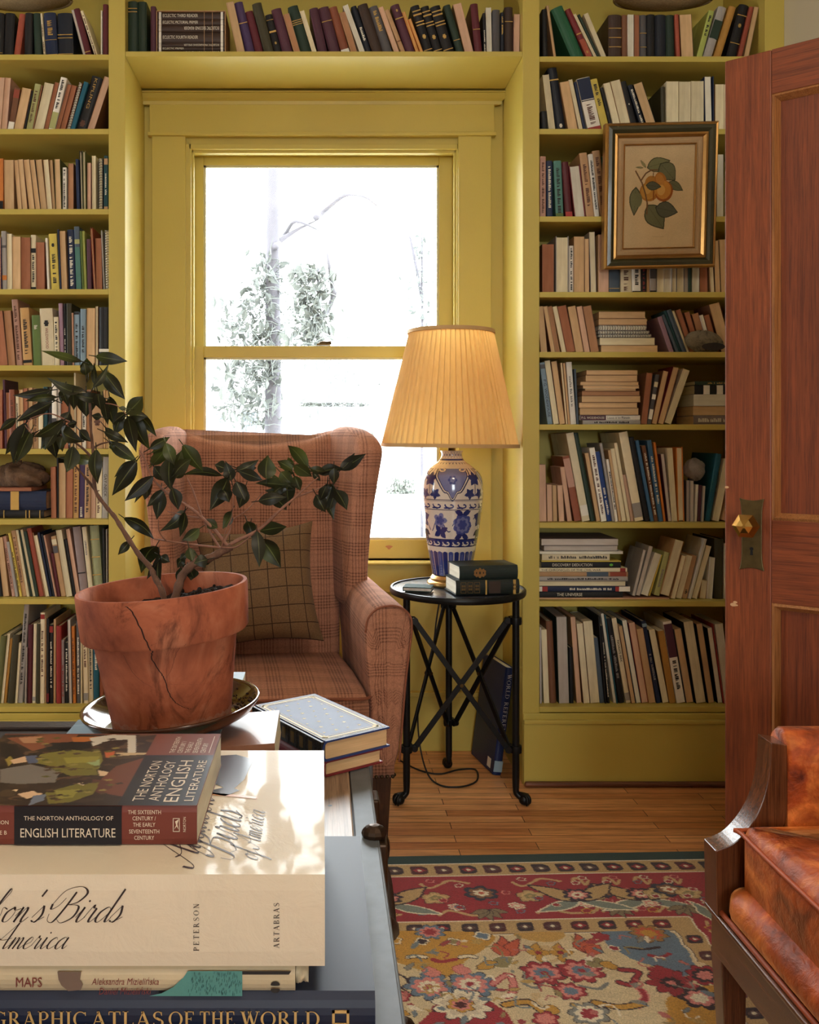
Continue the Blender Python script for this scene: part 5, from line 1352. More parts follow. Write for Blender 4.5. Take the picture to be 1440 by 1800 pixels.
ORD = ['', 'first', 'second', 'third', 'fourth', 'fifth', 'sixth', 'seventh', 'eighth', 'ninth', 'tenth', 'eleventh', 'twelfth', 'thirteenth', 'fourteenth', 'fifteenth', 'sixteenth', 'seventeenth', 'eighteenth', 'nineteenth', 'twentieth',
       'twenty-first', 'twenty-second', 'twenty-third', 'twenty-fourth', 'twenty-fifth', 'twenty-sixth', 'twenty-seventh', 'twenty-eighth', 'twenty-ninth', 'thirtieth', 'thirty-first', 'thirty-second', 'thirty-third', 'thirty-fourth', 'thirty-fifth', 'thirty-sixth', 'thirty-seventh', 'thirty-eighth', 'thirty-ninth', 'fortieth']
KN = {'S': 'paperback', 'H': 'hardback', 'P': 'paperback', 'G': 'hardback', 'R': 'notebook'}
def look(kind, cover, pages, opt):
    if 'look' in opt: return opt['look']
    c = COLS[cover][1]; pw = {'redbrown': 'reddish'}.get(pages, pages)
    if kind == 'P': return '%s paperback showing its pages' % pw
    if kind == 'G': return '%s hardback showing %s pages' % (c, pw)
    if kind == 'R': return '%s spiral bound notebook' % c
    w = '%s %s' % (c, KN[kind])
    if 'title' in opt or 'marks' in opt or 'up' in opt: w += ' with lettered spine'
    elif 'orn' in opt: w += ' with gilt ornament'
    elif 'bands' in opt: w += ' with banded spine'
    return w
YF = YB + .038                    # the books' front line, a little behind the shelf edge
def shelf_row(where, row, order, z, limits, sc, ox, oy, bottom, books, d0=.135):
    """Books standing in a row. Each entry: left and right at the shelf, top, sideways drift of the top (all measured on the photograph), kind, cover, pages, options."""
    lo, hi = limits; placed = []; prev = None
    if row == 'top':          # books under a basket stop below it
        books = [(e[0], e[1], max(e[2], 64 if where == PL else 46)) + tuple(e[3:]) if (e[0] < 650 if where == PL else 300 < e[0] < 800) else e for e in books]
    n = len(books)
    rnd = random.Random(hash(where) % 1000 + len(books))
    for i, e in enumerate(books):
        xl, xr, yt, dx, kind, cover = e[:6]
        rest = e[6:]; pages = rest[0] if rest and isinstance(rest[0], str) else 'cream'
        opt = rest[-1] if rest and isinstance(rest[-1], dict) else {}
        Y = YF + (i % 3) * .0025 + opt.get('back', 0)
        X0, X1 = PX(ox + xl / sc, Y), PX(ox + xr / sc, Y)
        H = (bottom - yt) / sc * Y / F; D = dx / sc * Y / F
        a = math.atan2(D, H); ca, sa = math.cos(a), math.sin(a)
        L = math.hypot(H, D); t = max(.0035, (X1 - X0) * ca)
        d = opt.get('d', d0 * (1.25 if kind in 'HG' else 1) * (0.88 + .16 * rnd.random()) * (1 + max(0, L - .22) * 1.5)); d = min(d, .235)
        def corners(x0, t):
            o = (x0, 0.0) if a <= 0 else (x0, t * sa)
            return [o, (o[0] + t * ca, o[1] - t * sa), (o[0] + t * ca + L * sa, o[1] - t * sa + L * ca), (o[0] + L * sa, o[1] + L * ca)]
        def side(cs, z, left):
            xs = []
            for k in range(4):
                p, q = cs[k], cs[(k + 1) % 4]
                if (p[1] - z) * (q[1] - z) <= 0 and abs(p[1] - q[1]) > 1e-9: xs.append(p[0] + (q[0] - p[0]) * (z - p[1]) / (q[1] - p[1]))
            return (min(xs) if left else max(xs)) if xs else None
        x0 = X0 if a <= 0 else X1 - (X1 - X0)
        if a > 0: x0 = X1 - t * ca
        if prev is not None:
            def need(x0, t):
                cs = corners(x0, t); mx = -9
                for zz in [c[1] for c in cs] + [c[1] for c in prev]:
                    l, r = side(cs, zz + 1e-6, True), side(prev, zz + 1e-6, False)
                    if l is None: l = side(cs, zz - 1e-6, True)
                    if r is None: r = side(prev, zz - 1e-6, False)
                    if l is not None and r is not None: mx = max(mx, r - l)
                return mx + .0003
            s = need(x0, t)
            if s > 0:
                t2 = max(t * .62, .003, t - s * ca); x0 += s; t = t2
        cs = corners(x0, t); mx = max(c[0] for c in cs); mn = min(c[0] for c in cs)
        if mx > hi - .0008:
            ov = mx - hi + .0008; t = max(.003, t - min(ov * ca, t * .5)); cs = corners(x0, t); ov = max(c[0] for c in cs) - hi + .0008
            if ov > 0: x0 -= ov; cs = corners(x0, t)
        mn = min(c[0] for c in cs)
        if mn < lo + .0008: x0 += lo + .0008 - mn; cs = corners(x0, t)
        prev = cs
        k = (n - i) if order < 0 else i + 1
        pos = '%s from the window, %s row, %s' % (ORD[k] if k > 1 else 'first', row, where) if order else '%s from the plant, %s' % (ORD[k], where)
        lab = '%s, %s' % (look(kind, cover, pages, opt), pos)
        o = make_book(kind, t, L, d, cover, pages, opt, KN[kind], lab, 'books in the %s row, %s' % (row, where) if order else 'books above the window')
        o.location = (x0, Y, z + (t * sa if a > 0 else 0) + .0004); o.rotation_euler = (0, a, 0)
        placed.append(o)
    return placed
def pile(where, row, z, sc, ox, oy, bottom, books, Y=YF, d=.15, grp=None, note='pile'):
    """Books lying flat, listed from the bottom up: left, right, top, bottom as measured, kind, cover, pages, options. Each rests on the one below."""
    zc = z + .0004; n = len(books)
    for i, e in enumerate(books):
        xl, xr, yt, yb, kind, cover = e[:6]; rest = e[6:]
        pages = rest[0] if rest and isinstance(rest[0], str) else 'cream'; opt = rest[-1] if rest and isinstance(rest[-1], dict) else {}
        x0, x1 = PX(ox + xl / sc, Y), PX(ox + xr / sc, Y); t = (yb - yt) / sc * Y / F
        k = n - i
        pos = '%s in the %s row %s, %s' % ('topmost' if k == 1 else 'lowest' if k == n else ORD[k] + ' down', row, note, where)
        o = make_book(kind, t, x1 - x0, opt.get('d', d), cover, pages, opt, KN[kind], '%s, %s' % (look(kind, cover, pages, opt), pos), grp or 'books lying in the %s row, %s' % (row, where))
        o.location = (x1, Y + (i % 2) * .003, zc); o.rotation_euler = (0, -math.pi / 2, 0); zc += t + .0004
    return zc
PL, DR = 'plant bookcase', 'door bookcase'
zP = [PZ(y, YB) for y in ROWS_P] + [ZBOT]; zD = [PZ(y, YB) for y in ROWS_D] + [ZBOT]
LP = (XW0 + .056, XU0); LD = (XV1, XE0); LB = (XU1, XV0)
MK = lambda c='black', a=.12, b=.85: {'marks': (c, a, b)}
T = lambda s, c='black', a=.12, b=.88: {'title': (s, c, a, b)}
BD = lambda *b: {'bands': b}
GB = lambda *f: {'bands': tuple((x, x + .012, 'gold') for x in f)}

# ---------------- bookcase behind the plant, rows from the top
S1 = (4.7375, 0, 0)
shelf_row(PL, 'top', -1, zP[0], LP, *S1, 447, [
 (-62, 20, -10, 12, 'H', 'black', GB(.12)), (22, 104, -25, 15, 'H', 'black'), (107, 158, 70, 52, 'H', 'brick'), (168, 262, 40, 8, 'H', 'black'), (272, 346, 62, -14, 'H', 'dkgreen'), (352, 380, 52, -30, 'S', 'cream', MK('brown', .1, .8)),
 (383, 482, 28, -24, 'H', 'navy', {'marks': ('gold', .5, .82), 'bands': ((.4, .408, 'gold'), (.08, .088, 'gold'))}), (486, 610, 25, -12, 'H', 'blackblue', GB(.45, .52, .1)), (652, 684, 36, -108, 'P', 'grey', 'grey'), (688, 770, 34, -108, 'H', 'maroon', GB(.12)),
 (786, 823, 48, -130, 'S', 'cream', MK('brown', .08, .9)), (840, 851, 38, 0, 'P', 'white', 'white'), (856, 898, -8, 0, 'H', 'maroon')], .15)
shelf_row(PL, 'second', -1, zP[1], LP, *S1, 1068, [
 (-46, 4, 612, 36, 'P', 'tan', 'pink'), (6, 55, 612, 36, 'P', 'pink', 'pink'), (58, 107, 700, 62, 'S', 'brown', BD((.02, .24, 'white'), (.78, .97, 'brick'))), (110, 186, 707, 74, 'P', 'tan', 'tan'), (189, 206, 720, 70, 'S', 'black'), (210, 262, 665, 78, 'S', 'palegreen', MK('brown', .2, .85)),
 (265, 275, 676, 80, 'P', 'brown', 'brown'), (278, 355, 664, 92, 'P', 'cream', 'cream'), (358, 394, 652, 98, 'P', 'brown', 'redbrown'), (397, 450, 617, 108, 'S', 'white', {'marks': ('black', .42, .95), 'bands': ((.06, .36, 'palegreen'),)}), (454, 488, 670, 108, 'P', 'brown', 'redbrown'), (490, 536, 678, 104, 'P', 'redbrown', 'redbrown'),
 (543, 572, 650, 112, 'R', 'brown', 'white'), (575, 614, 652, 122, 'S', 'teal'), (618, 712, 612, 140, 'H', 'black', {'title': ('KIPLING', 'gold', .30, .96), 'orn': ('brown', .14, .010), 'thin': .26}), (718, 832, 616, 146, 'P', 'brown', 'pink')])
shelf_row(PL, 'third', -1, zP[2], LP, *S1, 1737, [
 (-22, 26, 1295, 0, 'S', 'orange', BD((.05, .2, 'black'))), (38, 118, 1305, -5, 'P', 'tan', 'tan'), (121, 178, 1305, -34, 'P', 'tan', 'tan'), (181, 232, 1303, -40, 'P', 'brown', 'tan'), (235, 292, 1304, -50, 'P', 'tan', 'tan'), (295, 340, 1304, -52, 'P', 'dkbrown', 'tan'), (343, 392, 1306, -46, 'P', 'tan', 'tan'), (395, 438, 1304, -36, 'P', 'tan', 'cream'), (441, 463, 1304, -28, 'P', 'tan', 'tan'), (466, 513, 1300, -14, 'P', 'olive', 'tan'),
 (521, 553, 1368, 0, 'S', 'white', MK('black', .1, .95)), (568, 613, 1333, 0, 'P', 'brown', 'brown'), (640, 666, 1300, -12, 'S', 'navy'), (674, 692, 1230, -12, 'G', 'black', 'cream'), (694, 718, 1228, -8, 'G', 'olive', 'cream'), (728, 756, 1330, 0, 'P', 'pink', 'pink'), (768, 798, 1270, -2, 'P', 'cream', 'cream'), (820, 851, 1285, 0, 'R', 'dkgrey', 'cream'), (866, 899, 1272, 0, 'S', 'tealdark', {'marks': ('white', .3, .68), 'bands': ((.84, .95, 'tan'), (.02, .09, 'tan'))})])
S2 = (6.0, 0, 370)
shelf_row(PL, 'fourth', -1, zP[3], LP, *S2, 827, [
 (-20, 14, 262, -5, 'P', 'purple', 'brown'), (18, 75, 196, -14, 'S', 'grey', BD((.18, .26, 'orange'), (.72, .76, 'dkgrey'))), (78, 128, 222, -5, 'P', 'cream', 'cream'), (131, 218, 255, -2, 'P', 'tan', 'tan'), (221, 322, 262, -2, 'P', 'brown', 'redbrown'), (328, 379, 235, -2, 'S', 'cream', {'marks': ('black', .12, .64), 'bands': ((.68, .76, 'black'), (.015, .07, 'black'))}), (384, 472, 315, -4, 'P', 'redbrown', 'redbrown'),
 (498, 522, 270, -22, 'S', 'white'), (543, 626, 225, -32, 'S', 'yellow', {'marks': ('black', .14, .64), 'orn': ('black', .8, .0055)}), (631, 648, 180, -28, 'S', 'navy'), (652, 710, 195, -24, 'P', 'tan', 'tan'), (725, 801, 180, -22, 'H', 'navy', MK('white', .1, .9)), (806, 859, 150, -26, 'S', 'slate', BD((.02, .68, 'seagreen'), (.73, .80, 'palegreen'))), (862, 886, 195, -26, 'S', 'grass'), (889, 916, 195, -26, 'S', 'lime'), (922, 966, 282, -10, 'H', 'plum'), (976, 1012, 158, -38, 'G', 'brick', 'tan'), (1015, 1080, 270, -10, 'P', 'brown', 'redbrown'), (1084, 1106, 190, -28, 'S', 'grey'), (1110, 1151, 182, -8, 'R', 'grey', 'cream')])
shelf_row(PL, 'fifth', -1, zP[4], LP, *S2, 1632, [
 (-30, 84, 1058, -58, 'P', 'brown', 'redbrown'), (88, 165, 1050, -52, 'P', 'brown', 'brown'), (174, 236, 930, -52, 'S', 'pink', MK('brown', .1, .9)), (248, 340, 1020, -40, 'S', 'tan2', {'marks': ('black', .2, .8), 'bands': ((.05, .1, 'black'),)}), (352, 435, 1096, -20, 'S', 'grass', MK('white', .7, .8)), (441, 576, 1025, -26, 'S', 'cream', {'title': ('WILDWOOD', 'red', .30, .66), 'orn': ('black', .74, .009)}), (580, 628, 1115, -15, 'S', 'cream', MK('black', .3, .9)), (636, 676, 970, -20, 'S', 'mauve'), (680, 701, 972, -10, 'S', 'black', MK('white', .1, .6)), (705, 756, 970, -5, 'S', 'dkolive'), (762, 781, 1070, -10, 'P', 'pink', 'pink'), (785, 839, 1060, -5, 'S', 'lightblue', {'marks': ('black', .1, .8), 'bands': ((.95, .995, 'black'),)}), (848, 905, 1030, 0, 'S', 'lightblue', MK('black', .25, .7)), (912, 1000, 1020, 4, 'P', 'tan', 'tan'), (1005, 1036, 1000, 0, 'P', 'brown', 'cream'), (1044, 1150, 1010, 0, 'H', 'black', BD((.24, .29, 'white')))])
S3 = (6.0, 0, 640)
shelf_row(PL, 'sixth', -1, zP[5], LP, *S3, 892, [
 (-22, 25, 270, 0, 'P', 'brick', 'redbrown'), (40, 72, 165, -22, 'S', 'plum'), (76, 110, 300, -12, 'P', 'pink', 'redbrown'), (112, 166, 270, -18, 'S', 'redbrown', MK('brown')), (170, 206, 330, -8, 'S', 'cream', MK('black')), (208, 250, 270, -10, 'P', 'tan', 'tan'), (252, 300, 255, -10, 'P', 'brown', 'redbrown'), (303, 346, 250, -5, 'P', 'tan', 'tan'), (349, 402, 258, -2, 'S', 'tan', MK('brown')), (406, 452, 385, 0, 'S', 'cream'), (455, 500, 240, 0, 'S', 'tealdark'), (505, 546, 240, 0, 'S', 'black'), (550, 600, 180, -5, 'S', 'white', BD((.3, .45, 'dkgrey'))), (605, 640, 240, 0, 'P', 'grey', 'grey'), (645, 720, 250, 0, 'P', 'redbrown', 'redbrown'), (725, 740, 260, 0, 'S', 'dkbrown'), (743, 780, 350, 0, 'P', 'tan', 'tan'), (783, 801, 92, -4, 'P', 'cream', 'cream'), (806, 860, 330, 0, 'P', 'brown', 'tan'), (865, 906, 300, 0, 'S', 'white', MK('black')), (911, 962, 270, 0, 'P', 'brown', 'brown'), (970, 1084, 420, 0, 'S', 'tan', {'orn': ('brown', .6, .012)}), (1090, 1110, 270, 0, 'P', 'tan', 'tan'), (1114, 1155, 280, 0, 'P', 'tan', 'tan')])
zt_ = pile(PL, 'seventh', zP[6], *S3, 1637, [
 (-150, 462, 1550, 1635, 'H', 'black', 'tan', {'bands': ((.06, .075, 'gold'), (.24, .255, 'gold'), (.30, .315, 'gold'), (.68, .695, 'gold')), 'look': 'black hardback with gilt panels'}), (-140, 482, 1348, 1546, 'H', 'navy', 'tan', {'bands': ((.46, .60, 'gold'),), 'look': 'dark blue hardback with gilt ornament', 'd': .17}), (-140, 330, 1308, 1346, 'P', 'redbrown', 'redbrown')], d=.17)
shelf_row(PL, 'seventh', -1, zP[6], LP, *S3, 1637, [
 (541, 594, 1095, -8, 'P', 'redbrown', 'redbrown'), (600, 618, 1000, -4, 'S', 'black'), (622, 692, 1055, 0, 'P', 'tan', 'tan'), (696, 766, 1060, 4, 'P', 'redbrown', 'redbrown'), (770, 826, 1055, 6, 'S', 'tan2', MK('brown', .1, .9)), (829, 886, 1055, 12, 'S', 'purple', MK('white', .02, .2)), (889, 950, 1045, 10, 'S', 'tan', MK('black', .1, .9)), (955, 1005, 1050, 5, 'P', 'pink', 'pink'), (1009, 1070, 1050, 8, 'S', 'cream', MK('brown', .1, .5)), (1076, 1136, 990, 12, 'S', 'grey', T('GAY-NECK', 'black', .35, .72))])
S4 = (5.0, 0, 900)
shelf_row(PL, 'eighth', -1, zP[7], LP, *S4, 752, [
 (-36, 24, 240, -55, 'H', 'black'), (30, 80, 235, -58, 'P', 'tan', 'tan'), (83, 130, 225, -80, 'S', 'pink', MK('brown', .1, .8)), (133, 160, 270, -80, 'S', 'grey'), (163, 193, 195, -102, 'S', 'yellow', {**MK('black', .1, .7), 'look': 'bright yellow paperback with black lettering'}), (196, 234, 175, -100, 'S', 'tan', MK('brown', .2, .9)), (237, 256, 165, -98, 'P', 'cream', 'cream'), (259, 283, 168, -108, 'S', 'dkgreen'), (286, 311, 165, -112, 'P', 'cream', 'cream'), (314, 340, 180, -106, 'S', 'dkgreen'), (345, 386, 155, -112, 'S', 'brick'), (388, 400, 190, -106, 'P', 'brown', 'brown'), (403, 432, 215, -106, 'P', 'cream', 'cream'), (436, 455, 190, -108, 'S', 'navy'), (458, 482, 205, -106, 'H', 'blackblue'), (485, 499, 212, -104, 'P', 'pink', 'pink'), (502, 531, 370, -62, 'H', 'maroon'), (535, 580, 225, -90, 'S', 'tan', BD((.72, .84, 'dkgrey'), (.86, .95, 'cream'))), (585, 635, 168, -94, 'P', 'cream', 'cream'), (640, 670, 250, -82, 'H', 'black'), (673, 706, 160, -94, 'P', 'pink', 'pink'), (710, 778, 140, -76, 'H', 'graymauve', BD((.33, .345, 'black'))), (784, 822, 140, -66, 'S', 'cream', MK('grey', .6, .8)), (826, 905, 130, -42, 'H', 'sage', GB(.3, .55, .8)), (909, 930, 150, -12, 'H', 'black'), (932, 945, 160, -4, 'S', 'grey'), (947, 970, 200, 0, 'H', 'plum')])
shelf_row(PL, 'lowest', -1, zP[8], LP, *S4, 1722, [
 (-48, 4, 1130, 50, 'H', 'olive'), (8, 28, 1110, 60, 'P', 'cream', 'cream'), (32, 54, 1155, 56, 'S', 'ochre'), (60, 121, 1120, 50, 'H', 'dkolive'), (126, 150, 1190, 36, 'P', 'cream', 'cream'), (154, 197, 850, 58, 'S', 'grey', {**MK('black', .2, .9), 'look': 'tall greyish paperback with lettered spine'}), (207, 229, 1230, 10, 'P', 'grey', 'grey'), (236, 276, 1030, 10, 'H', 'maroon'), (283, 311, 1025, 12, 'S', 'cream', BD((.03, .08, 'grey'))), (318, 346, 1020, 6, 'S', 'dkolive'), (350, 389, 925, 5, 'S', 'cream', {**MK('brown', .3, .8), 'bands': ((.93, .98, 'red'),)}), (392, 404, 980, 2, 'P', 'tan', 'tan'), (408, 430, 975, 2, 'H', 'black', BD((.02, .12, 'dkred'))), (433, 466, 1030, 0, 'S', 'black', {**MK('white', .2, .8), 'bands': ((.9, .98, 'red'),)}), (470, 489, 985, 2, 'P', 'tan', 'tan'), (493, 536, 1040, 0, 'H', 'red'), (540, 566, 1165, -4, 'S', 'graymauve', MK('red', .1, .6)), (570, 601, 1190, 0, 'S', 'black', MK('white', .2, .9)), (606, 631, 985, -14, 'P', 'grey', 'grey'), (641, 666, 1045, -14, 'S', 'orange', MK('brown')), (673, 706, 1000, -4, 'S', 'dkgrey', MK('white', .1, .8)), (710, 721, 1000, -2, 'P', 'cream', 'cream'), (726, 777, 1080, -14, 'S', 'cream', {**MK('brown', .5, .9), 'bands': ((.04, .14, 'grey'),)}), (781, 820, 1100, -10, 'S', 'cream', MK('black', .2, .8)), (824, 871, 1180, -4, 'S', 'teal', MK('white', .5, .8)), (876, 912, 1300, -2, 'S', 'redbrown')], .17)

# ---------------- shelf above the window
S5 = (3.892, 190, 0)
zB = ZBR1
shelf_row('shelf above the window', '', 0, zB, LB, *S5, 345, [
 (126, 190, -30, 0, 'H', 'dkgreen', GB(.8, .86)), (193, 262, -30, 0, 'H', 'dkgreen'), (290, 326, 0, 0, 'H', 'plum')], .15)
# the set of readers lies in its slipcase
ecl = [(15, 68, 'ECLECTIC THIRD READER', 0), (72, 108, 'ECLECTIC PICTORIAL PRIMER', 0), (112, 155, 'ECLECTIC SECOND READER', 1), (158, 238, 'ECLECTIC FOURTH READER', 0), (241, 265, 'ECLECTIC PROGRESSIVE SPELLER', 1), (268, 290, 'ECLECTIC PRIMER', 0), (293, 330, 'ECLECTIC FIRST READER', 1)]
YE = YF; z = zB + .0004; zs0 = z; ex0, ex1 = PX(190 + 330 / 3.892, YE), PX(190 + 803 / 3.892, YE)
box = thing('slipcase', 'tan edged slipcase holding the brown readers above the window', 'slipcase', (ex0, YE, z)); wid = ex1 - ex0
hts = [(b - a) / 3.892 * YE / F for a, b, _, _ in ecl][::-1]; tot = sum(hts) + .0004 * 8
m = MB(); m.box(0, .0022, 0.001, .155, 0, tot + .005); m.box(wid - .0022, wid, 0.001, .155, 0, tot + .005); m.box(.0023, wid - .0023, .001, .155, 0, .002); m.box(.0023, wid - .0023, .001, .155, tot + .003, tot + .005); m.box(.0023, wid - .0023, .1555, .158, 0, tot + .005)
m.build('case', cover_mat('tan'), box)
zc = z + .0024
for k, (a, b, txt, flip) in enumerate(ecl[::-1]):
    t = hts[k]; rnk = 7 - k
    o = make_book('H', t, wid - .0052, .145, 'dkbrown', 'cream', {'bands': ((.025, .06, 'white'), (.94, .975, 'white'), (.30, .306, 'tan'), (.18, .186, 'tan'))}, 'hardback', 'dark brown reader with cream bands, %s in the slipcase above the window' % ('topmost' if rnk == 1 else 'lowest' if rnk == 7 else ORD[rnk] + ' from the top'), 'readers in the slipcase')
    g = text_geo(txt); m = MB(); ht = min(t * .56, .011); L = (wid - .006) * .52
    if txt == 'ECLECTIC PRIMER': L *= .6
    if not flip: put_text(m, g, (t / 2 - ht / 2, -.0012, (wid - .0052) * .915), (0, 0, -1), (1, 0, 0), ht, L)
    else: put_text(m, g, (t / 2 + ht / 2, -.0012, (wid - .0052) * .085), (0, 0, 1), (-1, 0, 0), ht, L)
    m.build('title', ink('white'), o, recalc=False)
    o.location = (ex1 - .0026, YE + .003, zc); o.rotation_euler = (0, -math.pi / 2, 0); zc += t + .0004
S6 = (3.512, 550, 0); k6 = 3.892 / 3.512
def c6(x): return (x / 3.512 + 360) * 3.892
row_top = [(884, 938, -20, -82, 'P', 'tan', 'tan'), (942, 1010, -20, -88, 'H', 'purple', GB(.6)), (1014, 1070, 40, -78, 'H', 'maroon'), (1074, 1141, -10, -90, 'H', 'dkolive'), (1145, 1196, 65, -72, 'H', 'black', {'bands': ((.86, .87, 'gold'), (.56, .60, 'gold'), (.02, .03, 'gold')), 'orn': ('gold', .3, .004)}), (1200, 1271, 25, -84, 'H', 'plum'), (1275, 1323, 62, -82, 'P', 'tan', 'brown'), (1327, 1400, 10, -98, 'H', 'dkgreen', GB(.62, .66, .70, .03)), (1405, 1437, 35, -94, 'P', 'cream', 'cream')]
row_top2 = [(40, 95, 20, -62, 'H', 'plum'), (98, 176, 15, -76, 'H', 'plum', GB(.7)), (180, 236, 10, -84, 'H', 'redbrown', {'bands': ((.03, .13, 'white'),)}), (240, 281, 45, -80, 'P', 'tan', 'brown'), (285, 331, 0, -112, 'P', 'white', 'white'), (335, 372, 5, -100, 'H', 'blackblue', MK('white', .3, .6)), (376, 441, 0, -100, 'H', 'dkbrown'), (444, 501, 10, -98, 'H', 'dkgrey', MK('gold', .5, .9)), (505, 545, 10, -108, 'P', 'tan', 'pink'), (549, 581, 30, -108, 'S', 'tan', BD((.3, .32, 'brown'))), (585, 641, 0, -104, 'H', 'plum', {'bands': ((.72, .74, 'gold'),), 'orn': ('gold', .88, .004)}), (645, 666, 38, -96, 'P', 'orange', 'orange'), (669, 691, 85, -84, 'P', 'orange', 'orange')] + [
 (a, b, 5 + 3 * k, -92, 'H', 'black', {'bands': ((.88, .90, 'gold'), (.80, .83, 'gold'), (.66, .68, 'gold'), (.60, .62, 'gold'), (.1, .115, 'gold')), 'orn': ('gold', .37, .0068), 'look': 'black hardback with gilt anchor'}) for k, (a, b) in enumerate(((696, 752), (757, 812), (817, 882)))] + [
 (896, 941, 0, -90, 'H', 'dkgreen', GB(.3)), (945, 999, -10, -80, 'P', 'tan', 'pink'), (1004, 1049, -10, -30, 'H', 'maroon', GB(.5)), (1055, 1071, 45, -6, 'S', 'black', MK('white', .1, .6)), (1075, 1106, 8, -6, 'P', 'white', 'white'), (1110, 1156, 25, 0, 'H', 'dkgrey'), (1160, 1181, 40, 0, 'H', 'blackblue', MK('gold', .5, .9)), (1185, 1236, 5, 0, 'H', 'dkbrown', GB(.7)), (1240, 1283, 52, 4, 'P', 'pink', 'pink')]
allr = row_top + [(c6(a), c6(b), yt * k6, dx * k6) + tuple(r) for a, b, yt, dx, *r in row_top2]
# numbered after the slipcase
def _row_after(books): 
    global ORD
    return shelf_row('right of the slipcase above the window', 'upper', 1, zB, (ex1 + .001, XV0), *S5, 345, books, .15)
_placed = _row_after(allr)
for i, o in enumerate(_placed):
    lk = o['label'].split(', ')[0]; o['label'] = '%s, %s after the slipcase on the shelf above the window' % (lk, ORD[i + 1]); o['group'] = 'books above the window'

# ---------------- bookcase by the door, rows from the top
S7 = (2.88, 940, 0)
shelf_row(DR, 'top', 1, zD[0], LD, *S7, 281, [
 (42, 66, 20, -4, 'H', 'black'), (72, 93, 0, -40, 'P', 'tan', 'tan'), (196, 263, 18, -112, 'H', 'green', {'look': 'large green cloth hardback', 'd': .2}), (266, 301, 24, -114, 'H', 'dkred', {'bands': ((.05, .4, 'brick'), (.5, .52, 'gold')), 'orn': ('gold', .15, .004), 'look': 'ornate dark red hardback'}), (304, 325, 25, -114, 'P', 'cream', 'cream'), (328, 342, 25, -110, 'H', 'dkgreen'), (346, 371, 42, -98, 'P', 'cream', 'cream'), (376, 440, 30, 0, 'H', 'dkbrown', GB(.3, .5, .7)), (443, 470, 20, 0, 'H', 'brown'), (473, 501, 45, 0, 'P', 'white', 'white'), (504, 530, 40, 0, 'P', 'brown', 'redbrown'), (533, 567, 30, 0, 'H', 'dkgrey', GB(.3, .6)), (570, 610, 30, 0, 'H', 'black'), (613, 666, 30, 0, 'H', 'blackblue'), (669, 711, 35, -4, 'H', 'dkgreen'), (714, 740, 36, -10, 'H', 'brick'), (744, 806, 36, -12, 'P', 'brown', 'tan'),
 (814, 842, 28, 68, 'S', 'lime', MK('black', .5, .9)), (848, 892, 14, 82, 'H', 'grey', BD((.4, .74, 'dkgreen'))), (900, 938, 10, 84, 'H', 'ochre'), (966, 1016, 0, 72, 'H', 'black', {'orn': ('gold', .62, .006), 'bands': ((.3, .31, 'gold'), (.8, .81, 'gold'))}), (1019, 1046, 10, 66, 'H', 'brick'), (1052, 1098, 8, 56, 'P', 'tan', 'tan')], .15)
shelf_row(DR, 'second', 1, zD[1], LD, *S7, 647, [
 (36, 66, 540, -4, 'H', 'black'), (70, 106, 355, -34, 'P', 'cream', 'cream'), (110, 161, 320, -48, 'H', 'blackblue', {'orn': ('white', .1, .006), 'bands': ((.8, .82, 'gold'),)}), (170, 221, 394, -46, 'P', 'tan', 'tan'), (225, 247, 380, -56, 'P', 'cream', 'cream'), (250, 263, 390, -50, 'S', 'navy'), (267, 341, 378, -60, 'S', 'white', {'bands': ((.60, .99, 'navy'), (.57, .585, 'black'), (.01, .08, 'red')), 'marks': ('brown', .14, .5), 'look': 'white paperback with navy upper spine'}), (345, 384, 380, -66, 'S', 'yellow', MK('black', .5, .9)), (388, 405, 420, -56, 'S', 'black'), (409, 442, 400, -60, 'P', 'cream', 'cream'), (445, 496, 388, -62, 'P', 'tan', 'cream'), (499, 530, 390, -66, 'S', 'black', {'orn': ('white', .55, .0025)}), (533, 573, 410, -76, 'S', 'blackblue', MK('white', .1, .9)), (579, 629, 404, -80, 'P', 'black', 'tan'), (642, 663, 414, -2, 'H', 'dkolive', {'d': .2}), (668, 728, 388, 0, 'P', 'cream', 'cream'), (731, 790, 388, 0, 'P', 'cream', 'cream'), (793, 856, 384, 0, 'P', 'cream', 'cream'), (859, 899, 365, -6, 'P', 'navy', 'white'), (903, 910, 362, -2, 'S', 'navy'), (914, 960, 400, 0, 'P', 'tan', 'cream'), (963, 1010, 404, 0, 'P', 'cream', 'cream')])
S8 = (4.114, 940, 230)
shelf_row(DR, 'third', 1, zD[2], LD, *S8, 617, [
 (40, 81, 165, 0, 'S', 'pink', MK('brown', .1, .9)), (88, 131, 195, -3, 'S', 'navy', MK('white', .2, .9)), (155, 210, 195, -18, 'S', 'seagreen', {**MK('black', .1, .9), 'bands': ((.0, .1, 'grass'),)}), (222, 276, 205, -30, 'H', 'maroon', BD((.0, .12, 'red'))), (284, 371, 232, -44, 'G', 'dkred', 'white'), (377, 432, 140, -54, 'S', 'tan', MK('brown', .2, .85)), (437, 471, 150, -50, 'S', 'white', MK('black', .15, .9)), (476, 532, 125, -60, 'S', 'tan', MK('brown', .2, .9)), (538, 600, 160, -52, 'H', 'green'), (1318, 1366, 150, 0, 'P', 'grey', 'white')])
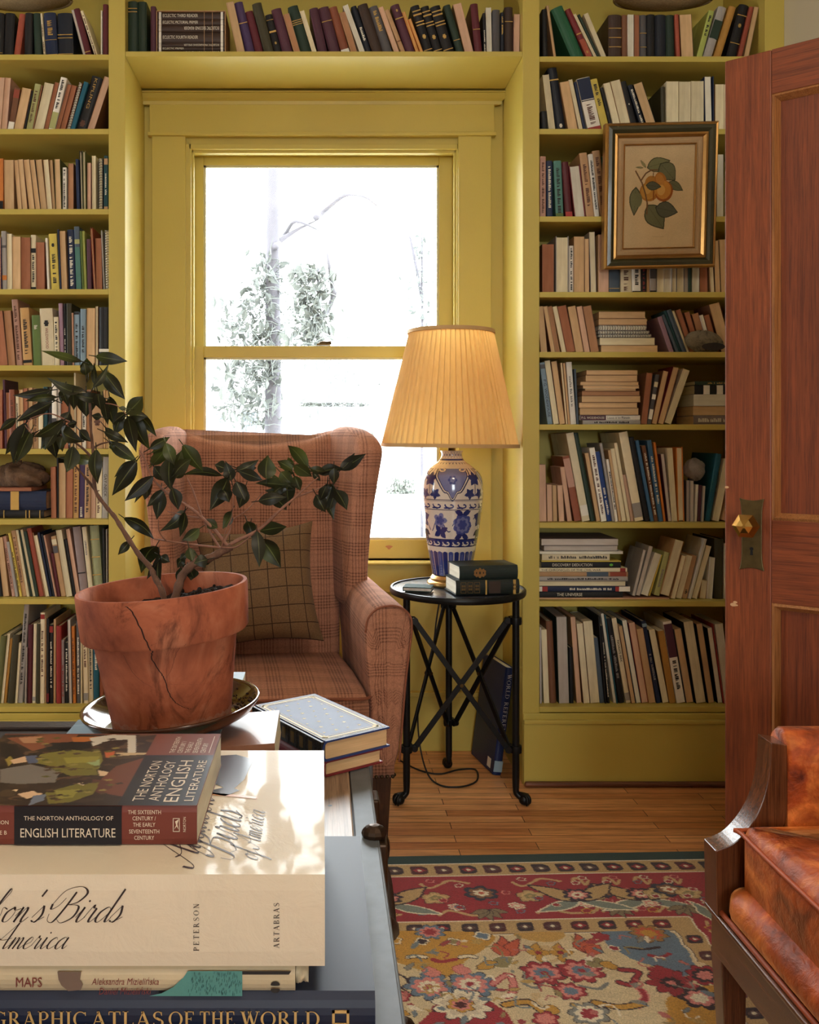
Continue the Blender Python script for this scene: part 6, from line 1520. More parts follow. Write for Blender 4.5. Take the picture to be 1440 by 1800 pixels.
shelf_row(DR, 'fourth', 1, zD[3], LD, *S8, 1163, [
 (55, 140, 805, 0, 'P', 'brown', 'redbrown'), (153, 246, 748, 0, 'G', 'grey', 'cream'), (250, 281, 815, 0, 'S', 'white', MK('black', .1, .95)), (284, 359, 750, 0, 'P', 'tan', 'tan'), (362, 396, 765, -2, 'P', 'brown', 'tan'), (406, 446, 716, -12, 'P', 'grey', 'cream'), (460, 536, 736, 0, 'P', 'tan', 'pink'), (540, 616, 800, 0, 'S', 'slate', GB(.1)), (622, 700, 780, 0, 'S', 'cream', MK('brown', .05, .5)), (708, 768, 790, 0, 'S', 'white', {**MK('black', .15, .8), 'bands': ((.01, .05, 'black'),)}), (772, 808, 800, 0, 'S', 'black', MK('red', .05, .9)), (812, 830, 800, 0, 'P', 'tan', 'tan'), (833, 880, 800, 0, 'S', 'grey', BD((.01, .06, 'black'), (.3, .7, 'dkgrey'))), (886, 936, 820, 0, 'P', 'white', 'cream'), (938, 988, 815, 0, 'P', 'white', 'white'), (991, 1025, 820, 0, 'P', 'grey', 'cream'), (1028, 1080, 810, 0, 'P', 'grey', 'cream'), (1083, 1109, 820, 0, 'P', 'grey', 'grey'), (1112, 1136, 830, 0, 'S', 'dkgreen', MK('white', .6, .9)), (1139, 1190, 800, 0, 'P', 'white', 'white'), (1195, 1252, 800, -2, 'P', 'brown', 'redbrown'), (1262, 1302, 790, -20, 'P', 'tan', 'cream'), (1306, 1346, 780, -14, 'P', 'black', 'tan'), (1350, 1392, 770, -15, 'P', 'tan', 'tan')])
S9 = (4.114, 940, 500)
shelf_row(DR, 'fifth', 1, zD[4], LD, *S9, 485, [
 (30, 75, 150, -30, 'P', 'tan', 'tan'), (78, 130, 150, -58, 'P', 'brown', 'tan'), (133, 184, 150, -60, 'P', 'tan', 'brown'), (188, 231, 152, -68, 'P', 'tan', 'cream'), (234, 296, 150, -68, 'P', 'redbrown', 'redbrown'), (299, 356, 152, -60, 'P', 'tan', 'tan'), (359, 403, 152, -58, 'P', 'brown', 'pink'), (406, 468, 150, -58, 'P', 'brown', 'brown')])
pile(DR, 'fifth', zD[4], *S9, 485, [
 (482, 890, 430, 484, 'P', 'tan', 'tan'), (474, 872, 370, 427, 'P', 'dkbrown', 'cream'), (466, 850, 342, 366, 'R', 'dkgrey', 'white', {'look': 'black and white wire bound notebook'}), (466, 838, 312, 338, 'R', 'dkgrey', 'white', {'look': 'black and white wire bound notebook'}), (466, 815, 270, 306, 'R', 'grey', 'white', {'look': 'black and white wire bound notebook'}), (466, 815, 212, 260, 'P', 'brown', 'tan'), (466, 800, 162, 210, 'P', 'tan', 'tan')])
shelf_row(DR, 'fifth', 1, zD[4], (PX(940 + 892 / 4.114, YF), XE0), *S9, 485, [
 (908, 942, 228, -86, 'S', 'mauve', {'back': .004}), (945, 980, 212, -106, 'S', 'slate'), (984, 1016, 182, -112, 'S', 'tealdark'), (1020, 1050, 178, -114, 'S', 'slate'), (1053, 1080, 172, -116, 'S', 'slate'), (1084, 1110, 184, -110, 'P', 'cream', 'cream'), (1116, 1162, 178, -104, 'P', 'brown', 'redbrown'), (1166, 1206, 195, -84, 'P', 'brown', 'redbrown'), (1212, 1262, 205, -76, 'P', 'brown', 'brown'), (1268, 1292, 214, -74, 'P', 'white', 'white'), (1298, 1340, 216, -76, 'P', 'brown', 'redbrown'), (1352, 1432, 136, -92, 'P', 'brown', 'tan')])
# numbering of the second run of that row starts after the pile
shelf_row(DR, 'sixth', 1, zD[5], LD, *S9, 1014, [
 (95, 131, 568, -58, 'S', 'lightblue', {'title': ('P.G. WODEHOUSE', 'black', .08, .72), 'bands': ((.9, .97, 'dkgrey'),)}), (138, 176, 555, -66, 'P', 'cream', 'cream'), (180, 223, 560, -62, 'P', 'brown', 'tan'), (226, 240, 568, -40, 'P', 'tan', 'cream'), (243, 258, 570, -38, 'P', 'tan', 'tan'), (262, 302, 564, -34, 'S', 'white', MK('grey', .3, .8)), (306, 320, 612, -20, 'S', 'slate')])
pile(DR, 'sixth', zD[5], *S9, 1014, [
 (348, 765, 978, 1008, 'S', 'grey', 'grey', MK('black', .2, .8)), (330, 765, 940, 976, 'S', 'white', 'cream', {'bands': ((.57, .995, 'plum'),), 'look': 'white and plum paperback'}), (328, 752, 886, 938, 'P', 'brown', 'tan'), (324, 745, 846, 884, 'P', 'tan', 'tan'), (342, 765, 794, 842, 'P', 'brown', 'tan'), (345, 762, 756, 790, 'P', 'brown', 'brown'), (365, 732, 735, 752, 'P', 'tan', 'tan'), (352, 758, 712, 733, 'P', 'cream', 'tan'), (332, 752, 684, 710, 'P', 'tan', 'tan'), (372, 745, 634, 682, 'P', 'brown', 'tan'), (376, 745, 598, 632, 'P', 'tan', 'tan')])
_w = [o for o in bpy.data.objects if o.get('label', '').startswith('white and plum paperback')][0]
_h = PX(940 + 765 / 4.114, YF) - PX(940 + 330 / 4.114, YF); _t = 36 / 4.114 * YF / F
m = MB(); put_text(m, text_geo('P.G. WODEHOUSE'), (_t * .26, -.0014, _h * .975), (0, 0, -1), (1, 0, 0), _t * .46, _h * .38); m.build('title', ink('white'), _w, recalc=False)
m = MB(); put_text(m, text_geo('Leave it to Psmith'), (_t * .26, -.0014, _h * .55), (0, 0, -1), (1, 0, 0), _t * .46, _h * .38); m.build('title', ink('black'), _w, recalc=False)
_x0 = PX(940 + 766 / 4.114, YF)
shelf_row(DR, 'sixth', 1, zD[5], (_x0, XE0), *S9, 1014, [
 (768, 812, 643, 42, 'P', 'brown', 'redbrown'), (814, 842, 655, 62, 'S', 'dkgrey', {'bands': ((.1, .3, 'white'), (.5, .6, 'white'), (.75, .85, 'cream')), 'look': 'black and white patterned paperback'}), (845, 884, 632, 84, 'P', 'brown', 'tan'), (888, 932, 606, 112, 'P', 'dkred', 'tan'), (936, 985, 624, 136, 'P', 'cream', 'cream')])
_zz = pile(DR, 'sixth', zD[5], *S9, 1014, [
 (1150, 1480, 946, 1010, 'S', 'graymauve', 'tan', MK('white', .2, .9)), (1150, 1480, 872, 942, 'P', 'dkgrey', 'tan'), (1150, 1470, 786, 868, 'P', 'white', 'white'), (1160, 1480, 708, 775, 'S', 'black', 'cream', BD((.06, .2, 'white'), (.36, .5, 'white'), (.66, .8, 'white'))), (1160, 1470, 676, 704, 'S', 'dkgreen', MK('gold', .1, .7))], Y=YF + .03, note='doorside pile')
S10 = (4.114, 940, 740)
shelf_row(DR, 'seventh', 1, zD[6], LD, *S10, 737, [
 (32, 86, 325, -8, 'P', 'pink', 'pink'), (92, 130, 470, -5, 'P', 'tan', 'pink'), (133, 165, 475, -6, 'P', 'brown', 'tan'), (168, 216, 475, -14, 'P', 'tan', 'pink'), (238, 271, 345, -54, 'P', 'pink', 'pink'), (284, 340, 268, -88, 'S', 'redbrown', {'bands': ((.52, .96, 'pink'),), 'look': 'pink and brown paperback'}), (346, 401, 100, -118, 'S', 'cream', {'bands': ((.06, .18, 'white'),), 'd': .21, 'look': 'tall cream paperback'}), (405, 441, 100, -124, 'H', 'dkgreen', {'d': .2}), (448, 476, 245, -86, 'P', 'tan', 'tan'), (484, 523, 206, -88, 'S', 'white', MK('brown', .1, .9)), (526, 559, 234, -88, 'S', 'blue', MK('white', .1, .5)), (562, 582, 172, -92, 'S', 'grey'), (585, 605, 288, -68, 'S', 'white', MK('black', .2, .8)), (608, 629, 222, -78, 'P', 'tan', 'tan'), (632, 662, 212, -84, 'P', 'cream', 'cream'), (666, 693, 170, -96, 'P', 'cream', 'cream'), (697, 718, 400, -60, 'P', 'pink', 'pink'), (726, 789, 95, -116, 'S', 'cream', {'bands': ((.04, .2, 'grey'),), 'd': .21, 'look': 'broad cream paperback'}), (793, 836, 130, -116, 'H', 'black', {'d': .2}), (840, 864, 152, -110, 'S', 'blue2'), (867, 895, 190, -92, 'S', 'brown', MK('white', .1, .9)), (898, 931, 150, -86, 'S', 'blue2', MK('white', .2, .8)), (934, 951, 165, -74, 'S', 'orange'), (965, 991, 250, -54, 'P', 'plum', 'grey'), (995, 1032, 205, -36, 'P', 'cream', 'cream'), (1036, 1084, 200, -14, 'G', 'orange', 'cream'), (1096, 1120, 440, 0, 'P', 'dkgrey', 'grey'), (1123, 1150, 442, 0, 'P', 'grey', 'grey'), (1155, 1175, 470, 12, 'S', 'white'), (1178, 1200, 475, 12, 'S', 'plum'), (1203, 1222, 480, 14, 'P', 'grey', 'grey'), (1232, 1272, 250, 84, 'H', 'teal', {'d': .2, 'look': 'large teal hardback'}), (1284, 1332, 290, 88, 'P', 'cream', 'cream'), (1348, 1398, 540, 60, 'P', 'tan', 'pink')], .15)
pile(DR, 'eighth', zD[7], *S10, 1302, [
 (25, 975, 1290, 1300, 'P', 'pink', 'tan', {'d': .17, 'look': 'thin wide tan book'}), (28, 640, 1244, 1287, 'S', 'black', 'cream', {'title': ('THE UNIVERSE', 'white', .48, .78)}), (28, 690, 1206, 1243, 'S', 'navy', 'white', {'bands': ((.0, .12, 'white'), (.12, .16, 'red'), (.9, .96, 'red'), (.96, 1, 'white')), 'marks': ('white', .2, .66)}), (28, 660, 1166, 1203, 'P', 'dkbrown', 'cream'), (28, 674, 1131, 1163, 'S', 'grey', 'cream', MK('black', .1, .9)), (28, 678, 1096, 1129, 'S', 'tan', 'cream', {'bands': ((.02, .2, 'brick'), (.22, .46, 'slate')), 'look': 'tan paperback with coloured spine'}), (28, 670, 1066, 1094, 'S', 'cream', 'cream', {'title': ('THE CHRONICLES OF THE CIVIL WAR', 'black', .3, .97), 'bands': ((.02, .08, 'red'),)}), (50, 625, 1012, 1054, 'S', 'black', 'white', {'title': ('DISCOVERY DEDUCTION', 'white', .36, .86), 'orn': ('lime', .12, .0052)}), (50, 625, 1001, 1010, 'S', 'yellow', 'white'), (55, 545, 950, 998, 'S', 'cream', 'cream', MK('black', .05, .9)), (36, 640, 930, 948, 'P', 'white', 'white'), (70, 602, 885, 926, 'P', 'black', 'grey'), (50, 605, 822, 870, 'P', 'graymauve', 'grey')], d=.2)
shelf_row(DR, 'eighth', 1, zD[7] + .0105, (PX(940 + 700 / 4.114, YF), XE0), *S10, 1296, [
 (704, 726, 965, 80, 'P', 'grey', 'grey'), (730, 760, 940, 96, 'P', 'grey', 'grey')])
shelf_row(DR, 'eighth', 1, zD[7], (PX(940 + 770 / 4.114, YF), XE0), *S10, 1302, [], .15) if False else None
shelf_row(DR, 'eighth', 1, zD[7] + .0102, (PX(940 + 764 / 4.114, YF), XE0), *S10, 1296, [
 (766, 816, 995, 100, 'P', 'white', 'white'), (820, 836, 1000, 90, 'S', 'yellow'), (862, 902, 985, 76, 'S', 'palegreen', MK('grey', .2, .6)), (906, 972, 900, 106, 'P', 'tan', 'cream')])
shelf_row(DR, 'eighth', 1, zD[7], (PX(940 + 978 / 4.114, YF), XE0), *S10, 1300, [
 (982, 1016, 990, 80, 'P', 'tan', 'cream'), (1020, 1060, 990, 80, 'P', 'cream', 'cream'), (1064, 1102, 990, 74, 'S', 'tan', MK('black', .1, .2)), (1114, 1130, 866, 116, 'P', 'white', 'white'), (1136, 1172, 920, 106, 'P', 'cream', 'cream'), (1192, 1236, 1170, 16, 'P', 'tan', 'cream'), (1240, 1283, 1000, 22, 'P', 'white', 'white'), (1302, 1366, 866, 4, 'H', 'dkolive'), (1370, 1392, 900, 0, 'P', 'white', 'white')], .15)
S11 = (4.114, 940, 1040)
shelf_row(DR, 'lowest', 1, zD[8], LD, *S11, 802, [
 (38, 52, 250, -3, 'P', 'grey', 'grey'), (64, 106, 270, -20, 'P', 'cream', 'cream'), (110, 160, 210, -30, 'H', 'brown'), (176, 252, 176, -20, 'P', 'dkgreen', 'grey'), (256, 284, 400, -8, 'H', 'black'), (290, 340, 180, -46, 'P', 'tan', 'pink'), (343, 401, 225, -52, 'P', 'brown', 'cream'), (405, 470, 210, -54, 'P', 'cream', 'cream'), (474, 505, 330, -48, 'S', 'slate'), (508, 522, 172, -50, 'H', 'black'), (525, 546, 240, -52, 'S', 'black', MK('white', .1, .8)), (552, 580, 155, -92, 'P', 'white', 'white'), (583, 596, 160, -88, 'S', 'teal'), (600, 651, 190, -92, 'H', 'black', MK('grey', .3, .8)), (655, 696, 190, -104, 'S', 'cream', {'title': ("NOAH'S ARK", 'black', .48, .74), 'bands': ((.03, .12, 'grey'),)}), (700, 731, 245, -96, 'P', 'brown', 'tan'), (735, 771, 205, -104, 'P', 'teal', 'white'), (775, 822, 225, -96, 'P', 'red', 'pink'), (826, 876, 265, -92, 'P', 'tan', 'tan'), (880, 918, 210, -112, 'H', 'navy', {'marks': ('grey', .3, .6), 'bands': ((.93, .97, 'lightblue'),)}), (924, 973, 275, -100, 'P', 'black', 'cream'), (978, 1024, 280, -86, 'S', 'ochre'), (1030, 1091, 215, -100, 'S', 'white', {'marks': ('black', .16, .52), 'bands': ((.56, .97, 'plum'),), 'look': 'white paperback with plum pictured spine'}), (1098, 1151, 270, -90, 'P', 'dkgrey', 'tan'), (1168, 1242, 215, -94, 'P', 'black', 'cream'), (1256, 1302, 230, -88, 'P', 'black', 'tan'), (1324, 1360, 260, -76, 'P', 'black', 'white'), (1363, 1373, 225, -84, 'S', 'red'), (1377, 1432, 230, -72, 'P', 'white', 'white')], .17)
# runs that continue past a pile: count them from that pile
_seen = {}
def _renumber(row, lo_x, words):
    obs = sorted([o for o in bpy.data.objects if o.get('label', '').endswith('%s row, %s' % (row, DR)) and 'from the window' in o['label'] and o.location.x > lo_x], key=lambda o: o.location.x)
    for i, o in enumerate(obs): o['label'] = '%s, %s %s, %s row, %s' % (o['label'].split(', ')[0], ORD[i + 1], words, row, DR)
_renumber('fifth', PX(940 + 890 / 4.114, YF), 'after the pile')
_renumber('sixth', PX(940 + 750 / 4.114, YF), 'between the piles')
_renumber('eighth', PX(940 + 690 / 4.114, YF), 'after the pile')

# ---------------- things among the books
def rock(name, label, cat, c, s, seed, mat, base):
    rr = random.Random(seed); m = MB(); ph = [(rr.uniform(0, 6), rr.uniform(2, 5), rr.uniform(2, 5)) for _ in range(6)]
    nu, nv = 40, 26; rings = []
    for i in range(nv + 1):
        a = max(-1.55, min(1.55, math.pi * i / nv - math.pi / 2)); ring = []
        for j in range(nu):
            b = 2 * math.pi * j / nu; r = 1 + sum(.07 / (1 + k * .4) * math.sin(p + f * b * (1 + k // 2) + g * a * (1 + k // 3)) if False else .13 * math.sin(p + round(f * 1.4) * b + g * 1.5 * a) / (1 + .35 * k) for k, (p, f, g) in enumerate(ph))
            z = s[2] * r * math.sin(a); z = max(z, -s[2] * .62)
            ring.append((s[0] * r * math.cos(a) * math.cos(b), s[1] * r * math.cos(a) * math.sin(b), z + s[2] * .62))
        rings.append(ring)
    m.loft(rings, True, True); o = m.build(name, mat, smooth=True); o.location = (c[0], c[1], base + .0006); tag(o, label, cat); return o
def stone_mat(name, a, b, sc):
    t = NT(name); v = t.coord(); n = t.noise(v, sc, 8, .7, .6); t.set(t.ramp(n, [(.3, lin(a)), (.5, lin(b)), (.7, tuple(x * 1.2 for x in lin(b)))]), .85); t.bump(n, .9, .02); return t.m
rock('rock', 'rough brown rock resting on the books behind the plant', 'rock', (PX(36, 3.08), 3.10), (.085, .06, .047), 3, stone_mat('brown_rock', (60, 42, 32), (122, 92, 66), 22), zt_)
sl = thing('seashell', 'grey and cream ridged seashell lying in front of the books by the door', 'shell', (PX(1238, 3.01), 3.010, zD[4] + .0006))
m = MB(); nu, nv = 48, 20; rings = []
for i in range(nv + 1):
    a = max(-1.5, min(1.5, math.pi * i / nv - math.pi / 2)); rings.append([(.064 * math.cos(a) * math.cos(b) * (1 + .04 * math.cos(b * 14)), .024 * math.cos(a) * math.sin(b), .036 + .036 * math.sin(a) * (1 + .10 * math.cos(b * 9 + a * 4)) + .010 * math.cos(a) * math.cos(b * 1.0 + 2.4)) for b in np.linspace(0, 2 * math.pi, nu + 1)[:-1]])
m.loft(rings, True, True); m.v = [(x, y, max(0, z)) for x, y, z in m.v]; m.build('shell', stone_mat('ridged_shell', (62, 58, 54), (150, 138, 112), 40), sl, smooth=True)
m = MB(); m.flat([(.040 * math.cos(a) + .022, .013 * math.sin(a)) for a in np.linspace(0, 6.28, 20)[:-1]], lambda a, b: (a, -.0245 + abs(a - .02) * .06, b + .018)); m.build('opening', plain('shell_shadow', (40, 34, 30), .6), sl)
pch = MB(); rr = random.Random(5); rings = []
for i in range(13):
    a = max(-1.5, min(1.5, math.pi * i / 12 - math.pi / 2)); rings.append([((.034 + .006 * math.sin(5 * b + 3 * a)) * math.cos(a) * math.cos(b), .03 * math.cos(a) * math.sin(b), .036 + .036 * math.sin(a) + .005 * math.sin(4 * b + 5 * a)) for b in np.linspace(0, 6.28, 33)[:-1]])
pch.loft(rings, True, True); o = pch.build('cloth_bag', plain('grey_crumpled_cloth', (150, 142, 134), .9, var=.3, scale=40, bump=.6), smooth=True)
o.location = (PX(940 + 1146 / 4.114, 3.06), YF + .03, zD[6] + (737 - 440) / 4.114 * YF / F + .001); tag(o, 'small crumpled grey cloth bag on top of the low books by the door', 'bag')
def basket(label, px, py, w, h, Y):
    x = PX(px, Y); zb = PZ(py, Y); r = thing('basket', label, 'basket', (x, Y, zb)); m = MB(); R = w / 2
    pr = [(.002, .0)]
    for i in range(14):
        t = i / 13; pr.append((R * (.25 + .75 * t ** .6), h * t))
    m.lathe(pr + [(R * .97, h), (R * .2, .006)], 56, cap=False); m.v = [(a, b * .45, c) for a, b, c in m.v]
    t = NT('woven_basket'); wv = t.noise(t.coord(scale=(60, 60, 260)), 2, 4); t.set(t.mix(wv, L4((120, 100, 70)), L4((190, 166, 122))), .85); t.bump(wv, .6, .003); m.build('bowl', t.m, r, smooth=True)
    m = MB(); m.tube([(R * math.cos(a), R * .45 * math.sin(a), h) for a in np.linspace(0, 6.28, 49)], .006, 6); m.build('rim', t.m, r, smooth=True)
    for o in (0,): pass
    return r
basket('flat woven basket set on top of the books behind the plant', 40, 12.6, .34, .026, 3.11)
basket('flat woven basket set on top of the books by the door', 1166, 14.0, .34, .03, 3.11)
# ================================================================== things on the trunk
def wchild(mb, name, mat, root, M, **kw):
    """Geometry given in world coordinates, made a part of root (whose matrix is M)."""
    o = mb.build(name, mat, root, **kw); o.matrix_parent_inverse = M.inverted(); return o
def lying(kind, x1, y0, z0, t, h, d, cover, pages, opt, name, label, phi=0.0, group=None):
    o = make_book(kind, t, h, d, cover, pages, opt, name, label, group)
    o.location = (x1, y0, z0); o.rotation_euler = (0, -math.pi / 2, phi)
    return o, Matrix.Translation((x1, y0, z0)) @ Euler((0, -math.pi / 2, phi)).to_matrix().to_4x4()
G0 = .0004
zA0 = TRZ + G0; zA1 = .695; zM1 = .7195; zU1 = .798; zN1 = .8345
COLS['atlasnavy'] = ((24, 33, 58), 'navy'); COLS['jacket'] = ((226, 214, 192), 'cream'); COLS['nortonred'] = ((116, 58, 48), 'reddish brown'); COLS['nortonblack'] = ((34, 31, 36), 'black'); COLS['mapscream'] = ((204, 188, 156), 'cream'); COLS['mapsteal'] = ((84, 142, 138), 'teal')
def gloss(c, name, rough, coat, bumpy=0.0, cr=.06, spec=.2):
    k = ('cover', c); t = NT(name); v = t.coord(); a = lin(COLS[c][0]); n = t.noise(v, 18, 4)
    t.set(t.mix(n, tuple(x * .93 for x in a), tuple(min(1, x * 1.05) for x in a)), rough, spec=spec, coat=coat); t.set(coat_rough=cr)
    if bumpy: t.bump(t.noise(t.coord(scale=(1, 1, 1)), 30, 5, .6, .5), bumpy, .01)
    _M[k] = t.m
gloss('jacket', 'glossy_cream_jacket', .5, .21, .14, .05); gloss('atlasnavy', 'navy_cloth_board', .5, 0, 0, .25, .5); gloss('nortonred', 'laminated_brown_cover', .45, .08, .04, .12); gloss('nortonblack', 'laminated_black_cover', .45, .08, .04, .12)
_b = _M[('cover', 'atlasnavy')]
# atlas
AX1 = PX(660, .752)
atlas, AM = lying('H', AX1, .752, zA0, zA1 - zA0, .47, .30, 'atlasnavy', 'white', {}, 'hardback', 'large navy atlas with gold capitals lying at the bottom of the trunk pile')
m = MB(); g = serif_geo('GRAPHIC ATLAS OF THE WORLD'); k = .752 / F; yl = .752 - .0009
def seg(txt, px0, px1, base, cap):
    g = serif_geo(txt); put_text(m, g, (PX(px0, yl), yl, PZ(base, yl)), (1, 0, 0), (0, 0, 1), cap * k, (px1 - px0) * k * g[2][0] / (g[2][0] - .06))
seg('GRAPHIC', -14, 152, 1805, 27); seg('ATLAS', 160, 288, 1805, 27); seg('OF', 296, 342, 1805, 27); seg('THE', 350, 414, 1805, 27); seg('WORLD', 423, 563, 1805, 27)
GOLD = plain('gilt_lettering', (216, 176, 112), .4, .15)
wchild(m, 'title', GOLD, atlas, AM, recalc=False)
m = MB(); a, b, c, d = PX(584, yl), PX(614, yl), PZ(1804, yl), PZ(1777, yl); w = .0022
m.box(a, b, yl, yl + .001, c, c + w); m.box(a, b, yl, yl + .001, d - w, d); m.box(a, a + w, yl, yl + .001, c, d); m.box(b - w, b, yl, yl + .001, c, d); wchild(m, 'emblem', GOLD, atlas, AM)
# maps
MX1 = PX(519, .753)
maps, MM = lying('H', MX1, .753, zA1 + G0, zM1 - zA1 - G0, .39, .27, 'mapscream', 'white', {}, 'hardback', 'cream book of maps with sea green spine end under the large cream book')
ym = .753 - .0009; km = .753 / F
m = MB(); m.flat([(PX(p, ym), PZ(q, ym)) for p, q in ((262, 1751), (284, 1746), (305, 1735), (318, 1722), (322, 1719), (330, 1707), (426, 1707), (426, 1751))], lambda a, b: (a, ym, b)); wchild(m, 'sea', cover_mat('mapsteal'), maps, MM, recalc=False)
m = MB(); rr = random.Random(3)
for _ in range(210):
    p, q = rr.uniform(318, 424), rr.uniform(1709, 1748)
    if p < 330 - (q - 1707) * .2 + 6: continue
    x, z = PX(p, ym), PZ(q, ym); m.flat([(x, z - .0012), (x + .0004, z - .0012), (x + .0006, z + .0010), (x + .0002, z + .0010)], lambda a, b: (a, ym - .0003, b))
wchild(m, 'wave_marks', plain('ink_seagreen', (48, 92, 92)), maps, MM, recalc=False)
m = MB(); m.flat([(PX(p, ym), PZ(q, ym)) for p, q in ((101, 1708), (143, 1708), (141, 1722), (146, 1730), (142, 1740), (120, 1742), (108, 1732), (103, 1722))], lambda a, b: (a, ym - .0002, b)); wchild(m, 'land', plain('ink_greybrown', (116, 96, 84)), maps, MM, recalc=False)
m = MB(); m.flat([(PX(p, ym), PZ(q, ym)) for p, q in ((426, 1707), (512, 1707), (508, 1713), (426, 1713))], lambda a, b: (a, ym - .0002, b)); wchild(m, 'spine_edge', ink('black'), maps, MM, recalc=False)
m = MB()
put_text(m, text_geo('MAPS'), (PX(28, ym), ym - .0003, PZ(1735, ym)), (1, 0, 0), (0, 0, 1), 17 * km, 46 * km); wchild(m, 'title', plain('ink_maroon', (116, 44, 44)), maps, MM, recalc=False)
m = MB(); put_text(m, text_geo('Aleksandra Mizielińska', 'sans', .25), (PX(161, ym), ym - .0003, PZ(1731, ym)), (1, 0, 0), (0, 0, 1), 13 * km, 118 * km); put_text(m, text_geo('Daniel Mizieliński', 'sans', .25), (PX(174, ym), ym - .0003, PZ(1748, ym)), (1, 0, 0), (0, 0, 1), 13 * km, 92 * km); wchild(m, 'author', plain('ink_maroon', (116, 44, 44)), maps, MM, recalc=False)
m = MB(); cx, cz = PX(484, ym), PZ(1735, ym)
for s in (1, -1): m.flat([(cx + .004 * math.cos(a), cz + s * .0018 + .0032 * math.sin(a) * (1 if math.sin(a) * s > 0 else .2)) for a in np.linspace(0, 6.28, 17)[:-1]], lambda a, b: (a, ym - .0003, b))
wchild(m, 'emblem', ink('black'), maps, MM, recalc=False)
m = MB(); rr = random.Random(4); rings = []
for kx in range(6):
    x = MX1 + .0003 + .0022 * kx; rings.append([(x, .753 + .004 + .012 * math.cos(a) * (1 + .3 * math.sin(kx * 2 + 3 * a)) + .012, zA1 + .012 + .0095 * math.sin(a) * (1 - .05 * kx)) for a in np.linspace(0, 6.28, 13)[:-1]])
m.loft(rings, True, True); wchild(m, 'crumpled_end', cover_mat('mapscream'), maps, MM, smooth=True)
# birds
UX1 = PX(570, .75) + .0006
bird, BM = lying('S', UX1, .75, zM1 + G0, zU1 - zM1 - G0, .39, .30, 'jacket', 'white', {}, 'hardback', 'thick cream book of birds with script title and shiny jacket in the trunk pile')
yb = .75 - .0005; kb = .75 / F
INKB = plain('script_ink', (46, 38, 40), .4)
m = MB()
def script_at(txt, px_end, base, unit):
    g = script_geo(txt); L = g[2][0] * unit; put_text(m, g, (PX(px_end, yb) - L, yb, PZ(base, yb)), (1, 0, 0), (0, 0, 1), unit)
script_at("Audubon's Birds", 207, 1621, .0128); script_at('of America', 113, 1668, .0098)
wchild(m, 'title', INKB, bird, BM, recalc=False)
m = MB(); put_text(m, serif_geo('PETERSON', .35), (PX(350, yb), yb, PZ(1672, yb)), (0, 0, 1), (-1, 0, 0), 10 * kb, 87 * kb); wchild(m, 'author', INKB, bird, BM, recalc=False)
m = MB(); put_text(m, serif_geo('ARTABRAS', .22), (PX(491, yb), yb, PZ(1667, yb)), (0, 0, 1), (-1, 0, 0), 10 * kb, 82 * kb); wchild(m, 'publisher', INKB, bird, BM, recalc=False)
zt2 = zU1 + .0004; m = MB()
def script_top(txt, x, y, unit): put_text(m, script_geo(txt), (x, y, zt2), (0, 1, 0), (-1, 0, 0), unit)
script_top("Audubon's", -.110, .768, .0205); script_top('Birds', -.078, .782, .0205); script_top('of America', -.056, .775, .0120)
wchild(m, 'cover_title', plain('script_ink_cover', (74, 66, 74), .35), bird, BM, recalc=False)
m = MB(); m.flat([(-.118, .95), (-.094, .93), (-.084, .96), (-.078, 1.02), (-.10, 1.035), (-.13, 1.03)], lambda a, b: (a, b, zt2)); m.flat([(-.125, .925), (-.10, .915), (-.086, .93), (-.10, .94)], lambda a, b: (a, b, zt2 + .0001)); wchild(m, 'bird_plumage', plain('ink_slate', (74, 78, 90), .25), bird, BM, recalc=False)
m = MB(); m.flat([(-.115, .918), (-.066, .908), (-.068, .914), (-.115, .924)], lambda a, b: (a, b, zt2 + .0001)); wchild(m, 'bird_leg', plain('ink_orange', (200, 136, 76), .25), bird, BM, recalc=False)
# anthology: a thick paperback with a painted cover
NX1, NY0, ND, NL = -.1135, .804, .196, .245
nort, NM = lying('S', NX1, NY0, zU1 + .0008, zN1 - zU1 - .0008, NL, ND, 'nortonred', 'white', {}, 'paperback', 'thick brown paperback of English literature with painted cover on top of the pile')
yn = NY0 - .0005; kn_ = NY0 / F
m = MB(); xa, xb = PX(25, yn), PX(214, yn); m.flat([(xa, zU1 + .0016), (xb, zU1 + .0016), (xb, zN1), (xa, zN1)], lambda a, b: (a, yn, b)); wchild(m, 'spine_panel', cover_mat('nortonblack'), nort, NM, recalc=False)
m = MB(); put_text(m, text_geo('THE NORTON ANTHOLOGY OF'), (PX(42, yn), yn - .0002, PZ(1442, yn)), (1, 0, 0), (0, 0, 1), 7.5 * kn_, 157 * kn_); put_text(m, text_geo('ENGLISH LITERATURE'), (PX(36, yn), yn - .0002, PZ(1472, yn)), (1, 0, 0), (0, 0, 1), 16 * kn_, 167 * kn_)
for txt, px, py, w in (('THE SIXTEENTH', 225, 1431, 58), ('CENTURY /', 233, 1442, 41), ('THE EARLY', 234, 1453, 39), ('SEVENTEENTH', 227, 1465, 53), ('CENTURY', 236, 1476, 35), ('EDITION', -20, 1449, 35), ('VOLUME B', -34, 1467, 46)): put_text(m, text_geo(txt), (PX(px, yn), yn - .0002, PZ(py, yn)), (1, 0, 0), (0, 0, 1), 7 * kn_, w * kn_)
put_text(m, text_geo('NORTON'), (PX(327, yn), yn - .0002, PZ(1462, yn)), (0, 0, 1), (-1, 0, 0), 5 * kn_, 26 * kn_)
a, b, c, d = PX(304, yn), PX(316, yn), PZ(1462, yn), PZ(1438, yn); w = .0006
